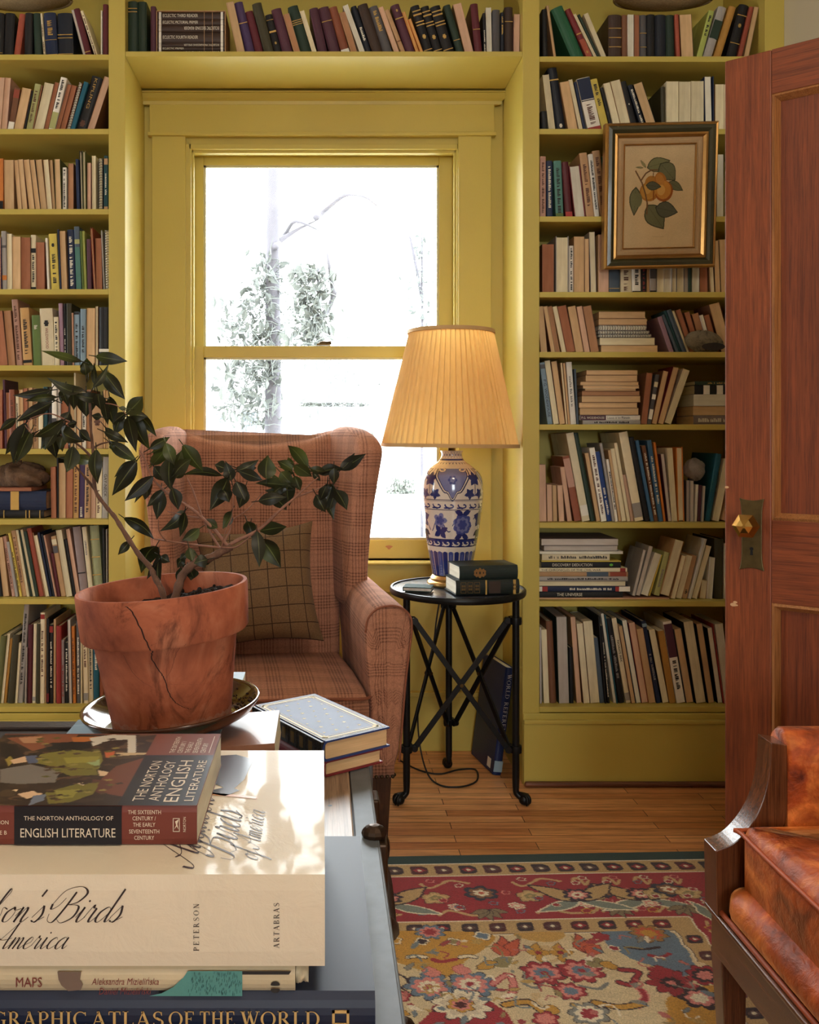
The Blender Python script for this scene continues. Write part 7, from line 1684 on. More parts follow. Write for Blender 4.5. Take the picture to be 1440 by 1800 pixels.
for q in ((a, b, c, c + w), (a, b, d - w, d), (a, a + w, c, d), (b - w, b, c, d)): m.flat([(q[0], q[2]), (q[1], q[2]), (q[1], q[3]), (q[0], q[3])], lambda u, v: (u, yn - .0002, v))
m.flat([(a + .001, c + .002), (a + .003, c + .006), (a + .002, d - .003), (a + .0055, d - .001), (a + .004, c + .007), (b - .001, c + .002), (a + .0035, c + .005)], lambda u, v: (u, yn - .0002, v))
wchild(m, 'title', plain('ink_ivory', (222, 206, 184), .4), nort, NM, recalc=False)
cv = Canvas(NL, ND, .0012, (52, 38, 30)); rr = random.Random(6)
def q_(zx, zy):                                # a point of the cover as photographed -> cover coordinates
    py = 1280 + zy / 3.4286; px = zx / 3.4286; Y = (EYE - zN1) * F / (py - CY); return PX(px, Y) - (NX1 - NL), Y - NY0
def Cp(pts, col): cv.poly([q_(*p) for p in pts], col)
for _ in range(160): cv.ell(rr.uniform(0, NL), rr.uniform(0, ND), rr.uniform(.004, .018), rr.uniform(.002, .007), rr.choice([(64, 48, 36), (44, 32, 26), (78, 60, 42), (92, 66, 46)]), rr.uniform(-.4, .4))
Cp([(40, 60), (300, 40), (470, 40), (440, 80), (300, 110), (200, 140), (120, 100)], (132, 76, 52)); Cp([(110, 60), (260, 50), (220, 90), (140, 90)], (176, 130, 96)); Cp([(0, 90), (100, 100), (150, 170), (60, 190), (0, 170)], (34, 26, 24))
Cp([(300, 90), (540, 80), (560, 120), (360, 150), (280, 130)], (26, 22, 22)); Cp([(430, 55), (640, 50), (640, 80), (440, 85)], (178, 104, 48)); Cp([(540, 60), (680, 40), (820, 45), (820, 150), (770, 160), (770, 70), (660, 75), (560, 110)], (206, 196, 180))
Cp([(240, 160), (420, 130), (610, 150), (620, 200), (590, 250), (420, 240), (300, 230), (200, 210)], (120, 112, 46)); Cp([(380, 180), (600, 170), (590, 205), (400, 215)], (146, 136, 58)); Cp([(520, 210), (600, 190), (600, 240)], (150, 166, 116)); Cp([(30, 190), (60, 170), (90, 200), (50, 230)], (150, 128, 56)); Cp([(60, 195), (150, 170), (160, 205), (80, 218)], (214, 176, 140))
Cp([(150, 170), (220, 165), (230, 210), (170, 215)], (84, 92, 116)); Cp([(0, 250), (180, 220), (360, 260), (330, 330), (120, 340), (0, 330)], (118, 110, 102)); Cp([(300, 240), (580, 250), (590, 285), (420, 290)], (112, 104, 44)); Cp([(590, 255), (720, 280), (710, 292), (600, 290)], (214, 184, 146)); Cp([(630, 145), (690, 140), (690, 175), (640, 180)], (186, 92, 52)); Cp([(700, 150), (890, 150), (880, 160), (700, 170)], (196, 170, 130))
Cp([(700, 230), (900, 170), (860, 260), (760, 420), (650, 400), (560, 380), (620, 300)], (110, 62, 46)); Cp([(560, 310), (650, 320), (680, 360), (600, 400), (540, 360)], (92, 52, 44)); Cp([(100, 400), (200, 380), (260, 400), (160, 430)], (216, 180, 144)); Cp([(200, 410), (280, 400), (260, 440), (170, 470)], (110, 118, 134)); Cp([(270, 390), (460, 340), (600, 330), (560, 400), (420, 450), (290, 460)], (112, 104, 46)); Cp([(330, 380), (480, 370), (440, 420), (350, 430)], (140, 132, 62)); Cp([(70, 375), (105, 372), (95, 385)], (220, 190, 150)); Cp([(470, 335), (510, 330), (500, 350)], (216, 190, 160))
for _ in range(60): a = rr.uniform(200, 700); b = rr.uniform(60, 440); Cp([(a, b), (a + 40, b - 6), (a + 60, b + 2), (a + 20, b + 8)], rr.choice([(96, 88, 40), (58, 42, 32), (140, 126, 70), (84, 60, 44)]))
bx = .178 - .112 + .0; bx = NL - .073
cv.rect(bx, NL, 0, .128, (38, 34, 40)); cv.rect(bx, NL, .128, ND, (122, 66, 54)); cv.rect(0, bx, .193, ND, (122, 66, 54))
pa = cv.grid('painted_cover', lambda x, y: np.stack([NX1 - NL + x * .998 + .0003, NY0 + .0006 + y * .996, np.full_like(x, zN1 + .0003)], 1), painted('laminated_painting', .4, .2, .08), nort); pa.matrix_parent_inverse = NM.inverted()
m = MB(); zt3 = zN1 + .0006; x0 = NX1 - .073
for txt, dx, cap, y0, L in (('THE NORTON', .022, .0105, .010, .100), ('ANTHOLOGY', .0365, .0105, .010, .100), ('ENGLISH', .054, .0135, .008, .104), ('LITERATURE', .068, .0085, .010, .102)): put_text(m, text_geo(txt), (x0 + dx, NY0 + y0, zt3), (0, 1, 0), (-1, 0, 0), cap, L)
for i, (txt, L) in enumerate((('THE SIXTEENTH', .05), ('CENTURY /', .036), ('THE EARLY', .034), ('SEVENTEENTH', .046), ('CENTURY', .03))): put_text(m, text_geo(txt), (x0 + .030 + i * .0082, NY0 + .134, zt3), (0, 1, 0), (-1, 0, 0), .0055, L)
m.flat([(x0 + .0665, NY0 + .134), (x0 + .0672, NY0 + .134), (x0 + .0672, NY0 + .186), (x0 + .0665, NY0 + .186)], lambda a, b: (a, b, zt3))
wchild(m, 'cover_title', plain('ink_ivory', (222, 206, 184), .4), nort, NM, recalc=False)

# blue and gold book on a red one
PHI = math.atan2(-.834, .552)
COLS['royal'] = ((46, 62, 112), 'blue'); gloss('royal', 'royal_blue_gilt_cover', .5, .05, 0, .2)
red, RM = lying('H', .003, 1.322, TRZ + G0, .0235, .205, .112, 'dkred', 'tan', {}, 'hardback', 'dark red hardback lying on the trunk under the blue and gilt book', PHI)
royal, YM_ = lying('H', .0017, 1.318, TRZ + .0245, .031, .216, .127, 'royal', 'tan', {}, 'hardback', 'blue hardback with gilt border and stars lying on the trunk corner by the armchair', PHI)
m = MB(); t_ = .031
def RT(a, b): return (t_ + .0003, b, a)           # a along the spine, b across the board (book coordinates)
def strip(a0, b0, a1, b1, w):
    d = Vector((a1 - a0, b1 - b0)).normalized(); n = Vector((-d.y, d.x)) * w / 2
    m.add([RT(a0 + n.x, b0 + n.y), RT(a0 - n.x, b0 - n.y), RT(a1 - n.x, b1 - n.y), RT(a1 + n.x, b1 + n.y)], [(0, 1, 2, 3)])
for ins, w in ((.006, .0012), (.012, .0042), (.018, .001)):
    c = [(ins, ins), (.216 - ins, ins), (.216 - ins, .127 - ins), (ins, .127 - ins)]
    for i in range(4): strip(*c[i], *c[(i + 1) % 4], w)
for i in range(7):
    for j in range(4):
        a, b = .034 + i * .0246, .030 + j * .0222 + (.006 if i % 2 else -.004); r = .0042 if (i + j) % 2 else .0028
        m.add([RT(a + r * (1 if k % 2 == 0 else .45) * math.cos(k * math.pi / 5), b + r * (1 if k % 2 == 0 else .45) * math.sin(k * math.pi / 5)) for k in range(10)], [tuple(range(10))])
for a, b in ((.016, .016), (.2, .016), (.2, .111), (.016, .111)): m.add([RT(a + .007 * (1 if k % 2 == 0 else .5) * math.cos(k * math.pi / 4), b + .007 * (1 if k % 2 == 0 else .5) * math.sin(k * math.pi / 4)) for k in range(8)], [tuple(range(8))])
m.build('gilt_tooling', plain('gilt_pale', (232, 216, 168), .5, .0, spec=.2), royal, recalc=False)
m = MB(); m.box(.001, t_ - .001, -.0012, .004, .001, .215); sp = m.build('spine', plain('black_ribbed_leather', (26, 22, 24), .45, bump=.5), royal, bevel=.001)
for z in np.linspace(.02, .2, 8):
    m = MB(); m.box(.003, t_ - .003, -.0024, -.001, z - .0022, z + .0022); m.build('spine_rib', plain('black_ribbed_leather', (26, 22, 24), .45, bump=.5), sp)
m = MB()
for z in np.linspace(.032, .188, 7): m.box(.007, t_ - .007, -.0016, -.0011, z - .005, z + .005)
m.build('spine_tooling', plain('dull_gilt', (110, 88, 52), .4, .5), sp)

# pot stack: teal book, tilted brown book, thin magazine
TL = math.radians(-4.4)
tealb, _ = lying('H', -.028, 1.20, TRZ + G0, .0195, .25, .135, 'seagreen', 'white', {}, 'hardback', 'pale sea green book lying lowest under the potted plant')
def tilted(o, x, y, z): o.location = (x, y, z); o.rotation_euler = (0, -math.pi / 2 + TL, 0); return Matrix.Translation((x, y, z)) @ Euler((0, -math.pi / 2 + TL, 0)).to_matrix().to_4x4()
COLS['brownjacket'] = ((150, 104, 84), 'brown'); gloss('brownjacket', 'brown_glossy_jacket', .4, .12, .05)
bb = make_book('S', .036, .236, .155, 'brownjacket', 'cream', {}, 'hardback', 'glossy brown book tilted under the saucer of the plant', None); tilted(bb, -.064, 1.255, .6992)
def up_(x): return .735 + math.tan(-TL) * (x + .062)       # height of the brown book's top at x
mg = make_book('S', .003, .245, .155, 'lightblue', 'white', {}, 'magazine', 'thin pale teal magazine sticking out from under the plant saucer', None); tilted(mg, -.150, 1.275, up_(-.150) + .0006)
_M.pop(('cover', 'lightblue'), None)
s1, _ = lying('H', -.128, 1.492, TRZ + G0, .050, .17, .088, 'dkbrown', 'tan', {}, 'hardback', 'dark brown book lying behind the potted plant on the trunk')
s2, _ = lying('S', -.136, 1.494, TRZ + .051, .040, .165, .086, 'lightblue', 'white', {}, 'paperback', 'light blue book on the dark brown book behind the potted plant')

# ------------------------------------------------------------------ saucer and potted plant
SXc, SYc = -.226, 1.345
zs = up_(SXc) + .0036 + .0008
SM = Matrix.Translation((SXc, SYc, zs)) @ Euler((0, TL, 0)).to_matrix().to_4x4()
GLZ = NT('brown_glaze'); v = GLZ.coord(); GLZ.set(GLZ.mix(GLZ.noise(v, 20, 4), L4((44, 24, 16)), L4((86, 46, 28))), .12, coat=.6); GLZ = GLZ.m
sau = thing('saucer', 'glossy brown glazed saucer under the cracked terracotta pot', 'saucer', (SXc, SYc, zs), (0, TL, 0))
m = MB(); m.lathe([(.001, .0), (.060, .0), (.063, .005), (.10, .012), (.124, .025), (.134, .038), (.1355, .0415), (.133, .043), (.128, .037), (.113, .0225), (.098, .0132), (.07, .0125), (.001, .012)], 96, cap=False); m.build('dish', GLZ, sau, smooth=True)
m = MB(); rr = random.Random(12)
for _ in range(170):
    a = rr.gauss(-.1, .6); r = rr.uniform(.098, .122); z = float(np.interp(r, [.098, .113, .128], [.0132, .0225, .037])) + .0008
    m.sphere((r * math.cos(a), r * math.sin(a), z), rr.uniform(.0006, .0016), 5, 4)
SOILM = plain('dark_potting_soil', (38, 26, 20), .95, var=.5, scale=80, bump=.8)
o = m.build('soil_specks', SOILM, sau, recalc=False); o['kind'] = 'stuff'
PM = SM @ Matrix.Translation((0, 0, .0135))
plant = thing('potted_plant', 'small dark leaved tree in a cracked terracotta pot on the trunk', 'plant', PM.to_translation(), (0, TL, 0))
def terracotta():
    t = NT('weathered_terracotta'); v = t.coord(); n = t.noise(v, 7, 6, .62, .6); n2 = t.noise(v, 26, 5, .65); n3 = t.noise(t.coord(scale=(1, 1, .6)), 12, 7, .7, 1.2)
    c = t.ramp(n, [(.3, lin((118, 60, 44))), (.50, lin((170, 96, 68))), (.70, lin((198, 130, 100)))])
    c = t.mix(t.ramp(n3, [(.54, (0, 0, 0)), (.66, (.75,) * 3)]), c, L4((86, 44, 32)))
    sp = t.node('ShaderNodeSeparateXYZ'); t.link(t.node('ShaderNodeTexCoord').outputs['Object'], sp.inputs[0])
    low = t.math('MULTIPLY', t.math('LESS_THAN', t.math('ADD', sp.outputs[2], t.math('MULTIPLY', n2, .05)), .046), .55)
    c = t.mix(t.math('MULTIPLY', low, t.ramp(n2, [(.42, (0, 0, 0)), (.6, (1, 1, 1))])), c, L4((176, 150, 130)))
    t.set(c, .8, spec=.25); t.bump(n2, .25, .004); return t.m
TERRA = terracotta()
pprof = [(.001, 0), (.086, 0), (.0895, .003), (.0985, .066), (.1085, .132), (.1095, .1345), (.1235, .1350), (.1262, .1385), (.1285, .172), (.1300, .2015), (.1290, .2050), (.1240, .2050), (.1190, .199), (.114, .165), (.109, .150), (.001, .150)]
m = MB(); m.lathe(pprof, 120, cap=False); m.build('pot', TERRA, plant, smooth=True, angle=35)
_pz = [p[1] for p in pprof[2:10]]; _pr = [p[0] for p in pprof[2:10]]
def crack(pts, w):
    m = MB(); P = []
    for px, py in pts:
        px = 120 + px / 3.789; py = 980 + py / 3.789
        zl = ((1283 - 3) - py) / (1283 - 1062) * .205 + .002 - (px - 292) * 0.00005
        zl = max(.004, min(.2, zl - (px - 292) / 221 * .205 * .0)); r = float(np.interp(zl, _pz, _pr)); xx = max(-.98, min(.98, ((px - 291) * 1.2 / F) / r)); a = -math.pi / 2 + math.asin(xx); P.append((a, zl))
    q = catmull([(a, z, 0) for a, z in P], 8); rr = random.Random(len(pts))
    q = [Vector((p.x + rr.uniform(-.006, .006), p.y + rr.uniform(-.0006, .0006), 0)) for p in q]
    for i, (p, s) in enumerate(zip(q, q[1:])):
        ww = w * (1 - .5 * i / len(q))
        def at(p, o): r = float(np.interp(p.y, _pz, _pr)) + .0003; a = p.x + o / r; return (r * math.cos(a), r * math.sin(a), p.y)
        m.add([at(p, -ww), at(p, ww), at(s, ww), at(s, -ww)], [(0, 1, 2, 3)])
    return m
CRK = plain('crack_line', (44, 22, 18), .95)
crack([(512, 262), (560, 380), (640, 555), (652, 596), (640, 655), (690, 740), (715, 795), (740, 890), (800, 950), (862, 975)], .0011).build('crack', CRK, plant, recalc=False)
for pts in ([(890, 560), (800, 640), (762, 720), (722, 772)], [(440, 640), (500, 750), (620, 830)], [(740, 810), (850, 822), (980, 842)], [(660, 560), (700, 548), (820, 545)]): crack(pts, .0004).build('crack', plain('hairline_crack', (100, 54, 42), .95), plant, recalc=False)
m = MB(); rr = random.Random(2); rings = []
for i in range(12):
    r = .112 * i / 11; rings.append([(max(r, .001) * math.cos(a), max(r, .001) * math.sin(a), .172 + .14 * max(r, .001) * math.cos(a) + rr.uniform(-.003, .006)) for a in np.linspace(0, 6.28, 41)[:-1]])
m.loft(rings, True, False)
for _ in range(60):
    a, r = rr.uniform(-1.6, 1.6), rr.uniform(0, .105); m.sphere((r * math.cos(a), r * math.sin(a), .177 + .14 * r * math.cos(a)), rr.uniform(.002, .005), 6, 4)
m.build('soil', SOILM, plant, recalc=False)
# branches and leaves, placed in depth around the pot
PY0 = SYc
def za(p): return (p[0] / 3.4286, 590 + p[1] / 3.4286)
def zc_(p): return (240 + p[0] / 2.88, 740 + p[1] / 2.88)
BRK = plain('grey_brown_bark', (104, 74, 58), .85, var=.35, scale=120, bump=.5); TWG = plain('reddish_twig', (134, 92, 74), .7, var=.25, scale=120)
def dep(px, k): return PY0 + k
def branch(pts, f, y0, y1, r0, r1, mat=None, name='branch'):
    q = [f(p) for p in pts]; n = len(q); P = [PT(px, py, y0 + (y1 - y0) * i / (n - 1)) for i, (px, py) in enumerate(q)]
    P = catmull(P, 5); rr = random.Random(int(q[0][0] * 7)); k = len(P)
    m = MB(); m.tube(P, [max(.0006, (r0 + (r1 - r0) * i / (k - 1)) * (1 + .12 * math.sin(i * 1.7) * (1 if r0 > .003 else 0))) for i in range(k)], 8)
    wchild(m, name, mat or BRK, plant, PM, smooth=True)
branch([(1000, 1640), (975, 1535), (930, 1450), (905, 1395), (830, 1310), (740, 1170), (690, 1090), (640, 1030), (575, 930), (566, 780), (560, 680), (548, 560), (542, 420), (535, 330)], za, 1.33, 1.36, .0050, .0016, BRK, 'stem')
branch([(575, 930), (510, 850), (445, 775)], za, 1.36, 1.33, .0026, .0012)
branch([(565, 745), (500, 680), (430, 630), (365, 595)], za, 1.36, 1.32, .0024, .0010)
branch([(560, 680), (600, 655), (660, 640)], za, 1.355, 1.39, .0020, .001)
branch([(1050, 1610), (1080, 1500), (1110, 1430), (1180, 1370), (1265, 1340), (1340, 1300), (1390, 1275)], za, 1.34, 1.40, .0068, .0060, BRK, 'stem')
branch([(1380, 1280), (1300, 1180), (1220, 1100), (1150, 1040), (1010, 950), (920, 860), (875, 750), (840, 690)], za, 1.40, 1.36, .0030, .0011, TWG)
branch([(1220, 1100), (1150, 1090), (1010, 1060)], za, 1.39, 1.42, .0014, .0007, TWG)
branch([(1220, 1100), (1190, 1010), (1160, 930), (1120, 840)], za, 1.39, 1.43, .0014, .0007, TWG)
branch([(1340, 1280), (1180, 1262), (1020, 1240), (930, 1225)], za, 1.40, 1.31, .0020, .0008, TWG)
branch([(1000, 1235), (960, 1180), (955, 1110)], za, 1.33, 1.30, .0012, .0007, TWG)
branch([(430, 650), (520, 600), (620, 550), (740, 440), (800, 390), (850, 345), (920, 285)], zc_, 1.40, 1.44, .0034, .0010, TWG)
branch([(800, 390), (880, 360), (980, 318)], zc_, 1.43, 1.47, .0014, .0007, TWG)
branch([(430, 640), (470, 560), (490, 500), (560, 450), (640, 360)], zc_, 1.40, 1.46, .0018, .0007, TWG)
branch([(430, 650), (450, 560), (485, 480), (490, 380)], zc_, 1.40, 1.37, .0014, .0007, TWG)
branch([(420, 640), (370, 560), (330, 480), (290, 360), (262, 300)], zc_, 1.40, 1.38, .0020, .0008, TWG)
branch([(430, 640), (500, 640), (560, 600), (600, 560)], zc_, 1.39, 1.35, .0016, .0008, TWG)
branch([(540, 400), (700, 420), (770, 490)], za, 1.355, 1.37, .0010, .0006, TWG)
branch([(420, 520), (300, 470), (180, 500)], za, 1.33, 1.30, .0012, .0006, TWG)
branch([(190, 500), (170, 530), (190, 590), (150, 540)], za, 1.30, 1.29, .0008, .0005, TWG)
LFS_A = [(490, 155, 245, 90, 40), (580, 125, 770, 155, 60), (530, 225, 525, 135, 62), (565, 310, 655, 170, 38), (620, 215, 755, 385, 72), (500, 330, 280, 250, 55), (300, 330, 75, 360, 46), (340, 370, 150, 395, 36), (310, 405, 95, 520, 60), (95, 500, -6, 575, 42), (610, 375, 430, 350, 50), (520, 350, 520, 490, 90), (375, 320, 410, 430, 50), (440, 350, 445, 450, 44), (590, 350, 610, 450, 60), (660, 370, 690, 545, 60), (625, 380, 650, 540, 44), (765, 470, 860, 365, 78), (760, 440, 712, 435, 22), (800, 465, 905, 690, 70), (770, 490, 822, 705, 66), (740, 480, 690, 600, 60), (610, 490, 550, 480, 36), (380, 510, 200, 610, 56), (390, 520, 420, 455, 60), (370, 560, 510, 640, 70), (480, 570, 550, 640, 46), (335, 580, 270, 690, 48), (300, 580, 340, 740, 72), (380, 600, 360, 690, 52), (155, 530, 80, 775, 80), (185, 580, 95, 770, 62), (630, 580, 775, 645, 46), (660, 640, 830, 760, 62), (670, 650, 690, 690, 30), (440, 670, 400, 825, 72), (545, 760, 350, 735, 50), (580, 690, 590, 895, 66), (820, 760, 675, 965, 82), (800, 755, 688, 855, 36), (920, 850, 750, 998, 66), (900, 870, 872, 990, 52), (905, 680, 1025, 610, 46), (915, 780, 1005, 675, 56), (1000, 650, 1050, 780, 62), (1020, 740, 1030, 932, 76), (1050, 800, 1095, 690, 52), (1055, 835, 1155, 740, 68), (1105, 660, 1225, 820, 76), (930, 790, 1000, 880, 60), (970, 930, 945, 1110, 66), (1040, 920, 1075, 1052, 62), (1105, 1060, 960, 1180, 62), (750, 1100, 930, 1228, 56), (780, 1240, 710, 1322, 42), (940, 1270, 850, 1432, 92), (960, 1320, 970, 1532, 46), (940, 1380, 885, 1470, 30), (970, 1330, 1025, 1365, 46), (1200, 1165, 1095, 1235, 56), (1140, 1280, 1160, 1362, 52), (1250, 1350, 1168, 1372, 62), (1150, 1400, 1150, 1476, 66), (1090, 1400, 1085, 1512, 46), (1110, 1340, 1070, 1400, 42), (1200, 1340, 1240, 1400, 50)]
LFS_C = [(430, 275, 230, 275, 36), (450, 240, 395, 222, 50), (480, 300, 450, 202, 52), (510, 255, 620, 195, 46), (460, 290, 370, 455, 76), (520, 255, 640, 300, 46), (660, 292, 665, 172, 76), (505, 310, 550, 400, 60), (550, 340, 520, 442, 56), (430, 350, 470, 412, 60), (770, 325, 600, 315, 46), (865, 235, 766, 124, 52), (790, 245, 712, 203, 42), (800, 225, 890, 282, 52), (730, 260, 780, 312, 52), (800, 280, 830, 352, 42), (770, 260, 775, 432, 56), (760, 350, 648, 352, 42), (620, 405, 760, 385, 52), (690, 380, 760, 452, 62), (920, 262, 1050, 243, 42), (1030, 245, 1162, 166, 50), (1000, 240, 1000, 322, 42), (910, 375, 957, 462, 56), (980, 320, 1000, 502, 62), (1010, 350, 1066, 452, 52), (960, 330, 930, 402, 42), (625, 555, 762, 535, 56), (610, 560, 622, 742, 56), (630, 600, 732, 744, 80), (560, 510, 592, 602, 52), (480, 460, 435, 547, 42), (350, 500, 412, 542, 42), (700, 360, 745, 330, 40), (880, 240, 960, 255, 34)]
def leaf_mat():
    t = NT('leathery_dark_leaf'); uv = t.node('ShaderNodeTexCoord').outputs['UV']; sp = t.node('ShaderNodeSeparateXYZ'); t.link(uv, sp.inputs[0])
    v = t.coord(); n = t.noise(v, 30, 3); g = t.noise(v, 9, 2)
    c = t.ramp(g, [(.35, lin((30, 29, 24))), (.56, lin((40, 41, 28))), (.74, lin((76, 84, 42)))])
    mid = t.math('LESS_THAN', t.math('ABSOLUTE', t.math('SUBTRACT', sp.outputs[0], .5)), .025); c = t.mix(t.math('MULTIPLY', mid, .5), c, L4((120, 122, 80)))
    t.set(c, .42, spec=.3)
    tr = t.node('ShaderNodeBsdfTranslucent'); t.link(t.mix(1.0, c, L4((220, 235, 120)), 'MULTIPLY'), tr.inputs[0]); ms = t.node('ShaderNodeMixShader'); ms.inputs[0].default_value = .22
    t.link(t.b.outputs[0], ms.inputs[1]); t.link(tr.outputs[0], ms.inputs[2]); t.link(ms.outputs[0], t.out.inputs[0]); return t.m
m = MB(); rr = random.Random(21)
def leaf3(b, tip, w, y):
    B = PT(*b, y); T = PT(*tip, y); d0 = T - B; L2 = d0.length
    tiltY = rr.uniform(-.55, .55); T = PT(*tip, y + L2 * tiltY); d = T - B; L = d.length; d.normalize()
    view = Vector((B.x, B.y, B.z - EYE)).normalized()
    side = d.cross(view).normalized(); W = w * y / F / 2
    roll = rr.uniform(-.6, .6); nrm = side.cross(d).normalized(); side = (side * math.cos(roll) + nrm * math.sin(roll)).normalized(); nrm = side.cross(d).normalized()
    W /= max(.6, abs(math.cos(roll))); curl = rr.uniform(-.16, .24) * L; fold = rr.uniform(.12, .5) * rr.choice((1, 1, -1)); N = 8; o = len(m.v)
    for i in range(N + 1):
        s = i / N; c = B + d * (L * s) + nrm * (curl * math.sin(math.pi * s))
        ww = W * max(.02, math.sin(math.pi * min(1, (.04 + .96 * s)) ** .80)) ** 1.15 * (1 if s < .97 else .25)
        for k in (-1, -.5, 0, .5, 1): m.v.append(tuple(c + side * (ww * k) + nrm * (-fold * ww * (1 - abs(k)))))
    for i in range(N):
        for k in range(4):
            f = [(i, k), (i, k + 1), (i + 1, k + 1), (i + 1, k)]; m.uv[len(m.f)] = [(q[1] / 4, q[0] / N) for q in f]; m.f.append(tuple(o + q[0] * 5 + q[1] for q in f)); m.mi.append(0)
    m.tube([B - d * .012, B], [.0007, .0009], 5)
for (a, b, c, d, w) in LFS_A:
    px, py = za((a, b)); base = 1.355 if py < 800 or px < 200 else 1.375; leaf3((px, py), za((c, d)), 1.28 * w / 3.4286, base + rr.uniform(-.05, .05))
for (a, b, c, d, w) in LFS_C:
    px, py = zc_((a, b)); leaf3((px, py), zc_((c, d)), 1.28 * w / 2.88, 1.42 + (px - 480) * .0002 + rr.uniform(-.035, .035))
for (a, b, c, d, w) in rr.sample(LFS_A, 30):
    px, py = za((a + rr.uniform(-26, 26), b + rr.uniform(-26, 26))); an = rr.uniform(-.9, .9); L = math.hypot(c - a, d - b) * .8; th = math.atan2(d - b, c - a) + an
    leaf3((px, py), (px + L * math.cos(th) / 3.4286, py + L * math.sin(th) / 3.4286), w / 3.6, 1.40 + rr.uniform(-.04, .05))
for (a, b, c, d, w) in rr.sample(LFS_C, 14):
    px, py = zc_((a + rr.uniform(-20, 20), b + rr.uniform(-20, 20))); an = rr.uniform(-.9, .9); L = math.hypot(c - a, d - b) * .75; th = math.atan2(d - b, c - a) + an
    leaf3((px, py), (px + L * math.cos(th) / 2.88, py + L * math.sin(th) / 2.88), w / 3.1, 1.45 + rr.uniform(-.03, .04))
wchild(m, 'foliage', leaf_mat(), plant, PM, recalc=False, smooth=True)

# ================================================================== on the side table
COLS['bottle'] = ((30, 38, 34), 'dark green'); COLS['spruce'] = ((28, 40, 38), 'dark green')
tb1 = make_book('H', .0455, .205, .128, 'bottle', 'white', {'bands': ((.06, .10, 'gold'), (.52, .54, 'gold')), }, 'hardback', 'old dark green hardback with gilt spine panels lying lower on the iron table', 'books on the side table')
PH = math.radians(8); tb1.location = (.622, 2.766, TZ + .0052); tb1.rotation_euler = (0, -math.pi / 2, PH)
m = MB()
for i, z in enumerate((.182, .160, .138)):
    for s in (0, 1): m.box(.006, .040, -.0012, -.0006, z - .009 + s * .0165, z - .0075 + s * .0165)
    m.box(.006, .0075, -.0012, -.0006, z - .009, z + .009); m.box(.0385, .040, -.0012, -.0006, z - .009, z + .009)
    for k in range(4): a = k * math.pi / 2 + .78; m.flat([(.023 + .007 * math.cos(a) + .0042 * math.cos(b), z + .0042 * math.sin(a) + .003 * math.sin(b)) for b in np.linspace(0, 6.28, 8)[:-1]], lambda p, q: (p, -.0012, q))
m.build('spine_tooling', plain('dull_gilt', (110, 88, 52), .4, .5), tb1, recalc=False); m = MB()
for k in range(4): a = k * math.pi / 2 + .78; m.flat([(.023 + .008 * math.cos(a) + .0045 * math.cos(b), .016 + .0045 * math.sin(a) + .003 * math.sin(b)) for b in np.linspace(0, 6.28, 8)[:-1]], lambda p, q: (p, -.0012, q))
DG = plain('dull_gilt', (110, 88, 52), .4, .5)
m.build('tail_ornament', DG, tb1, recalc=False)
m = MB(); m.box(.004, .0415, -.0011, -.0005, .062, .100); m.build('spine_label', cover_mat('dkbrown'), tb1)
tb2 = make_book('H', .0435, .19, .122, 'spruce', 'white', {}, 'hardback', 'dark teal green hardback with gilt rosette lying on top on the iron table', 'books on the side table')
tb2.location = (.618, 2.770, TZ + .0052 + .0462); tb2.rotation_euler = (0, -math.pi / 2, math.radians(9))
m = MB()
for dz, s in ((0, 1), (.011, .8), (-.011, .8)):
    for k in range(6): a = k * math.pi / 3; m.flat([(.022 + .010 * s * math.cos(a) + .0062 * s * math.cos(b), .125 + dz + .007 * s * math.sin(a) + .005 * s * math.sin(b)) for b in np.linspace(0, 6.28, 9)[:-1]], lambda p, q: (p, -.0012 - .0001 * k, q))
m.build('ornament', plain('ochre_gilt', (150, 110, 62), .4, .4), tb2, recalc=False)
nb = thing('notebook', 'small dark green clasped notebook lying on the iron table before the lamp', 'notebook', (.312, 2.835, TZ + .0052), (0, 0, math.radians(-14)))
m = MB(); m.box(-.046, .046, -.034, .034, 0, .0025); m.box(-.046, .046, -.034, .034, .0115, .014); m.box(-.046, -.0435, -.034, .034, .0025, .0115); m.build('cover', plain('dark_green_notebook_cloth', (34, 56, 52), .75, spec=.1), nb, bevel=.0012)
m = MB(); m.box(-.043, .0435, -.032, .032, .0027, .0113); m.build('page_block', page_mat('grey'), nb)

# ================================================================== reference book on the floor
COLS['refblue'] = ((26, 40, 82), 'blue'); gloss('refblue', 'blue_reference_cover', .4, .2)
ref = make_book('H', .031, .372, .21, 'refblue', 'white', {'bands': ((.03, .13, 'lightblue'),)}, 'hardback', 'tall dark blue reference book leaning under the iron table against the niche side', None)
al = math.radians(7.6); ref.location = (.594, 3.05, .031 * math.sin(al) + .0006); ref.rotation_euler = (0, al, math.radians(11))
m = MB(); g = serif_geo('WORLD REFERENCE', .1); put_text(m, g, (.0085, -.0012, .35), (0, 0, -1), (1, 0, 0), .0145, .235); m.build('title', plain('silver_lettering', (196, 198, 206), .35, .4), ref, recalc=False)
m = MB(); m.box(.0003, .006, .05, .1, .02, .06) if False else m.flat([(.03, .012), (.062, .012), (.062, .045), (.03, .045)], lambda a, b: (-.0003, a, b)); m.build('sticker', cover_mat('white'), ref, recalc=False)

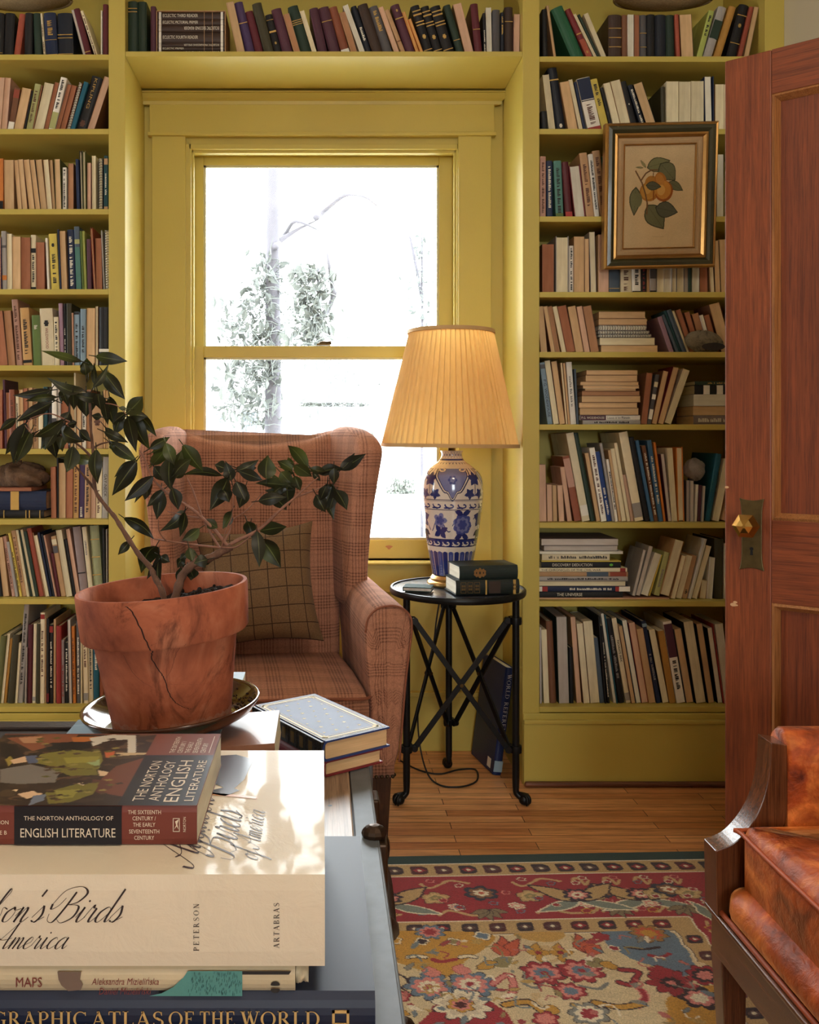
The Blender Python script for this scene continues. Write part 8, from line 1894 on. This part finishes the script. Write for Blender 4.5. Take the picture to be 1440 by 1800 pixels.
# ================================================================== framed print hung on the shelves
pic = thing('framed_print', 'framed botanical print of pears hung in front of the shelves by the door', 'picture', (PX(1158, 2.95), 2.9475, PZ(346, 2.95)), (math.radians(6.5), math.radians(-1.3), 0))
PW, PHt = .3735, .4740
OLV = plain('dark_olive_frame', (62, 58, 34), .35, .1, var=.3, coat=.3); GLD = plain('antique_gold_frame', (168, 124, 66), .3, .75, var=.3, scale=30)
def ring(name, a, b, y0, y1, y2, mat, parent=pic):
    """A mitred moulding between insets a and b; y0 at the outer edge, y1 at the inner edge (towards the viewer is -y), back at y2."""
    m = MB(); prof = [(a, y0), ((a + b) / 2, min(y0, y1) - .002), (b, y1), (b, y2), (a, y2)]; rings = []
    for sx, sz in ((-1, -1), (1, -1), (1, 1), (-1, 1), (-1, -1)): rings.append([(sx * (PW / 2 - d), y, sz * (PHt / 2 - d)) for d, y in prof])
    m.loft(rings, True, False, uv=False); return m.build(name, mat, parent)
ring('gilt_edge', 0, .0100, -.016, -.022, .010, GLD); ring('frame', .0102, .0325, -.020, -.012, .010, OLV); ring('inner_gilt', .0327, .0465, -.016, -.009, .010, GLD)
ring('liner', .0467, .0655, -.006, -.004, .008, plain('tan_linen_liner', (178, 148, 108), .9, var=.1, scale=120)); ring('gilt_fillet', .0657, .0700, -.007, -.005, .008, GLD)
m = MB(); m.box(-PW / 2 + .002, PW / 2 - .002, .0102, .013, -PHt / 2 + .002, PHt / 2 - .002); m.build('backing', plain('backing_board', (120, 96, 70), .9), pic)
CWp, CHp = PW - .140, PHt - .140
ca = Canvas(CWp, CHp, .0011, (206, 180, 138)); s_ = CWp / 765.0
def u_(x, y): return ((x - 365) * s_, CHp - (y - 325) * CHp / 1090.0)
def CL(x0, y0, x1, y1, w, c): a = u_(x0, y0); b = u_(x1, y1); ca.leaf(*a, *b, w * s_, c, tuple(int(v * .6) for v in c)); ca.line([a, b], .0009, tuple(int(v * .7) for v in c))
def CE(x, y, rx, ry, c, r=0): a = u_(x, y); ca.ell(*a, rx * s_, ry * s_, c, r)
GR1, GR2 = (104, 104, 74), (88, 88, 70)
CL(615, 560, 860, 490, 150, (120, 118, 80)); CL(760, 520, 920, 700, 190, GR1); CL(855, 715, 1008, 810, 90, GR1)
CE(640, 815, 104, 104, (166, 110, 44)); CE(665, 725, 74, 80, (172, 118, 50)); CE(800, 812, 100, 112, (150, 84, 36)); CE(765, 700, 62, 92, (168, 108, 46), .3); CE(795, 800, 84, 98, (192, 132, 58)); CE(758, 700, 44, 76, (184, 126, 58), .3); CE(632, 810, 84, 86, (188, 136, 62)); CE(618, 790, 44, 48, (206, 160, 86)); CE(770, 800, 44, 56, (210, 160, 84)); CE(690, 850, 10, 60, (140, 84, 36))
CL(605, 745, 770, 765, 92, GR2); CL(495, 765, 478, 1062, 120, (112, 112, 80)); CE(515, 900, 50, 80, (112, 112, 80)); CL(625, 960, 805, 1215, 210, GR1); CL(715, 985, 955, 1042, 170, GR2); CL(600, 560, 540, 478, 26, (150, 142, 96)); CL(570, 560, 486, 552, 18, (150, 142, 96))
st = (112, 82, 52)
for pts, w in (([(490, 595), (560, 720), (600, 840), (622, 940), (618, 1050)], 16), ([(552, 690), (600, 620), (660, 585), (725, 585)], 16), ([(685, 600), (680, 660)], 9)): ca.line([u_(*p) for p in pts], w * s_, st)
ca.line([u_(690, 1300), u_(810, 1298)], .0012, (176, 150, 112))
ca.c *= (1 + np.random.RandomState(9).normal(0, .05, ca.c.shape[:2]).astype(np.float32))[..., None]; np.clip(ca.c, 0, 1, out=ca.c)
ca.grid('print', lambda x, y: np.stack([x - CWp / 2, np.full_like(x, .0005), y - CHp / 2], 1), painted('aged_paper_print', .85, .2, var=.12, var_scale=14), pic)
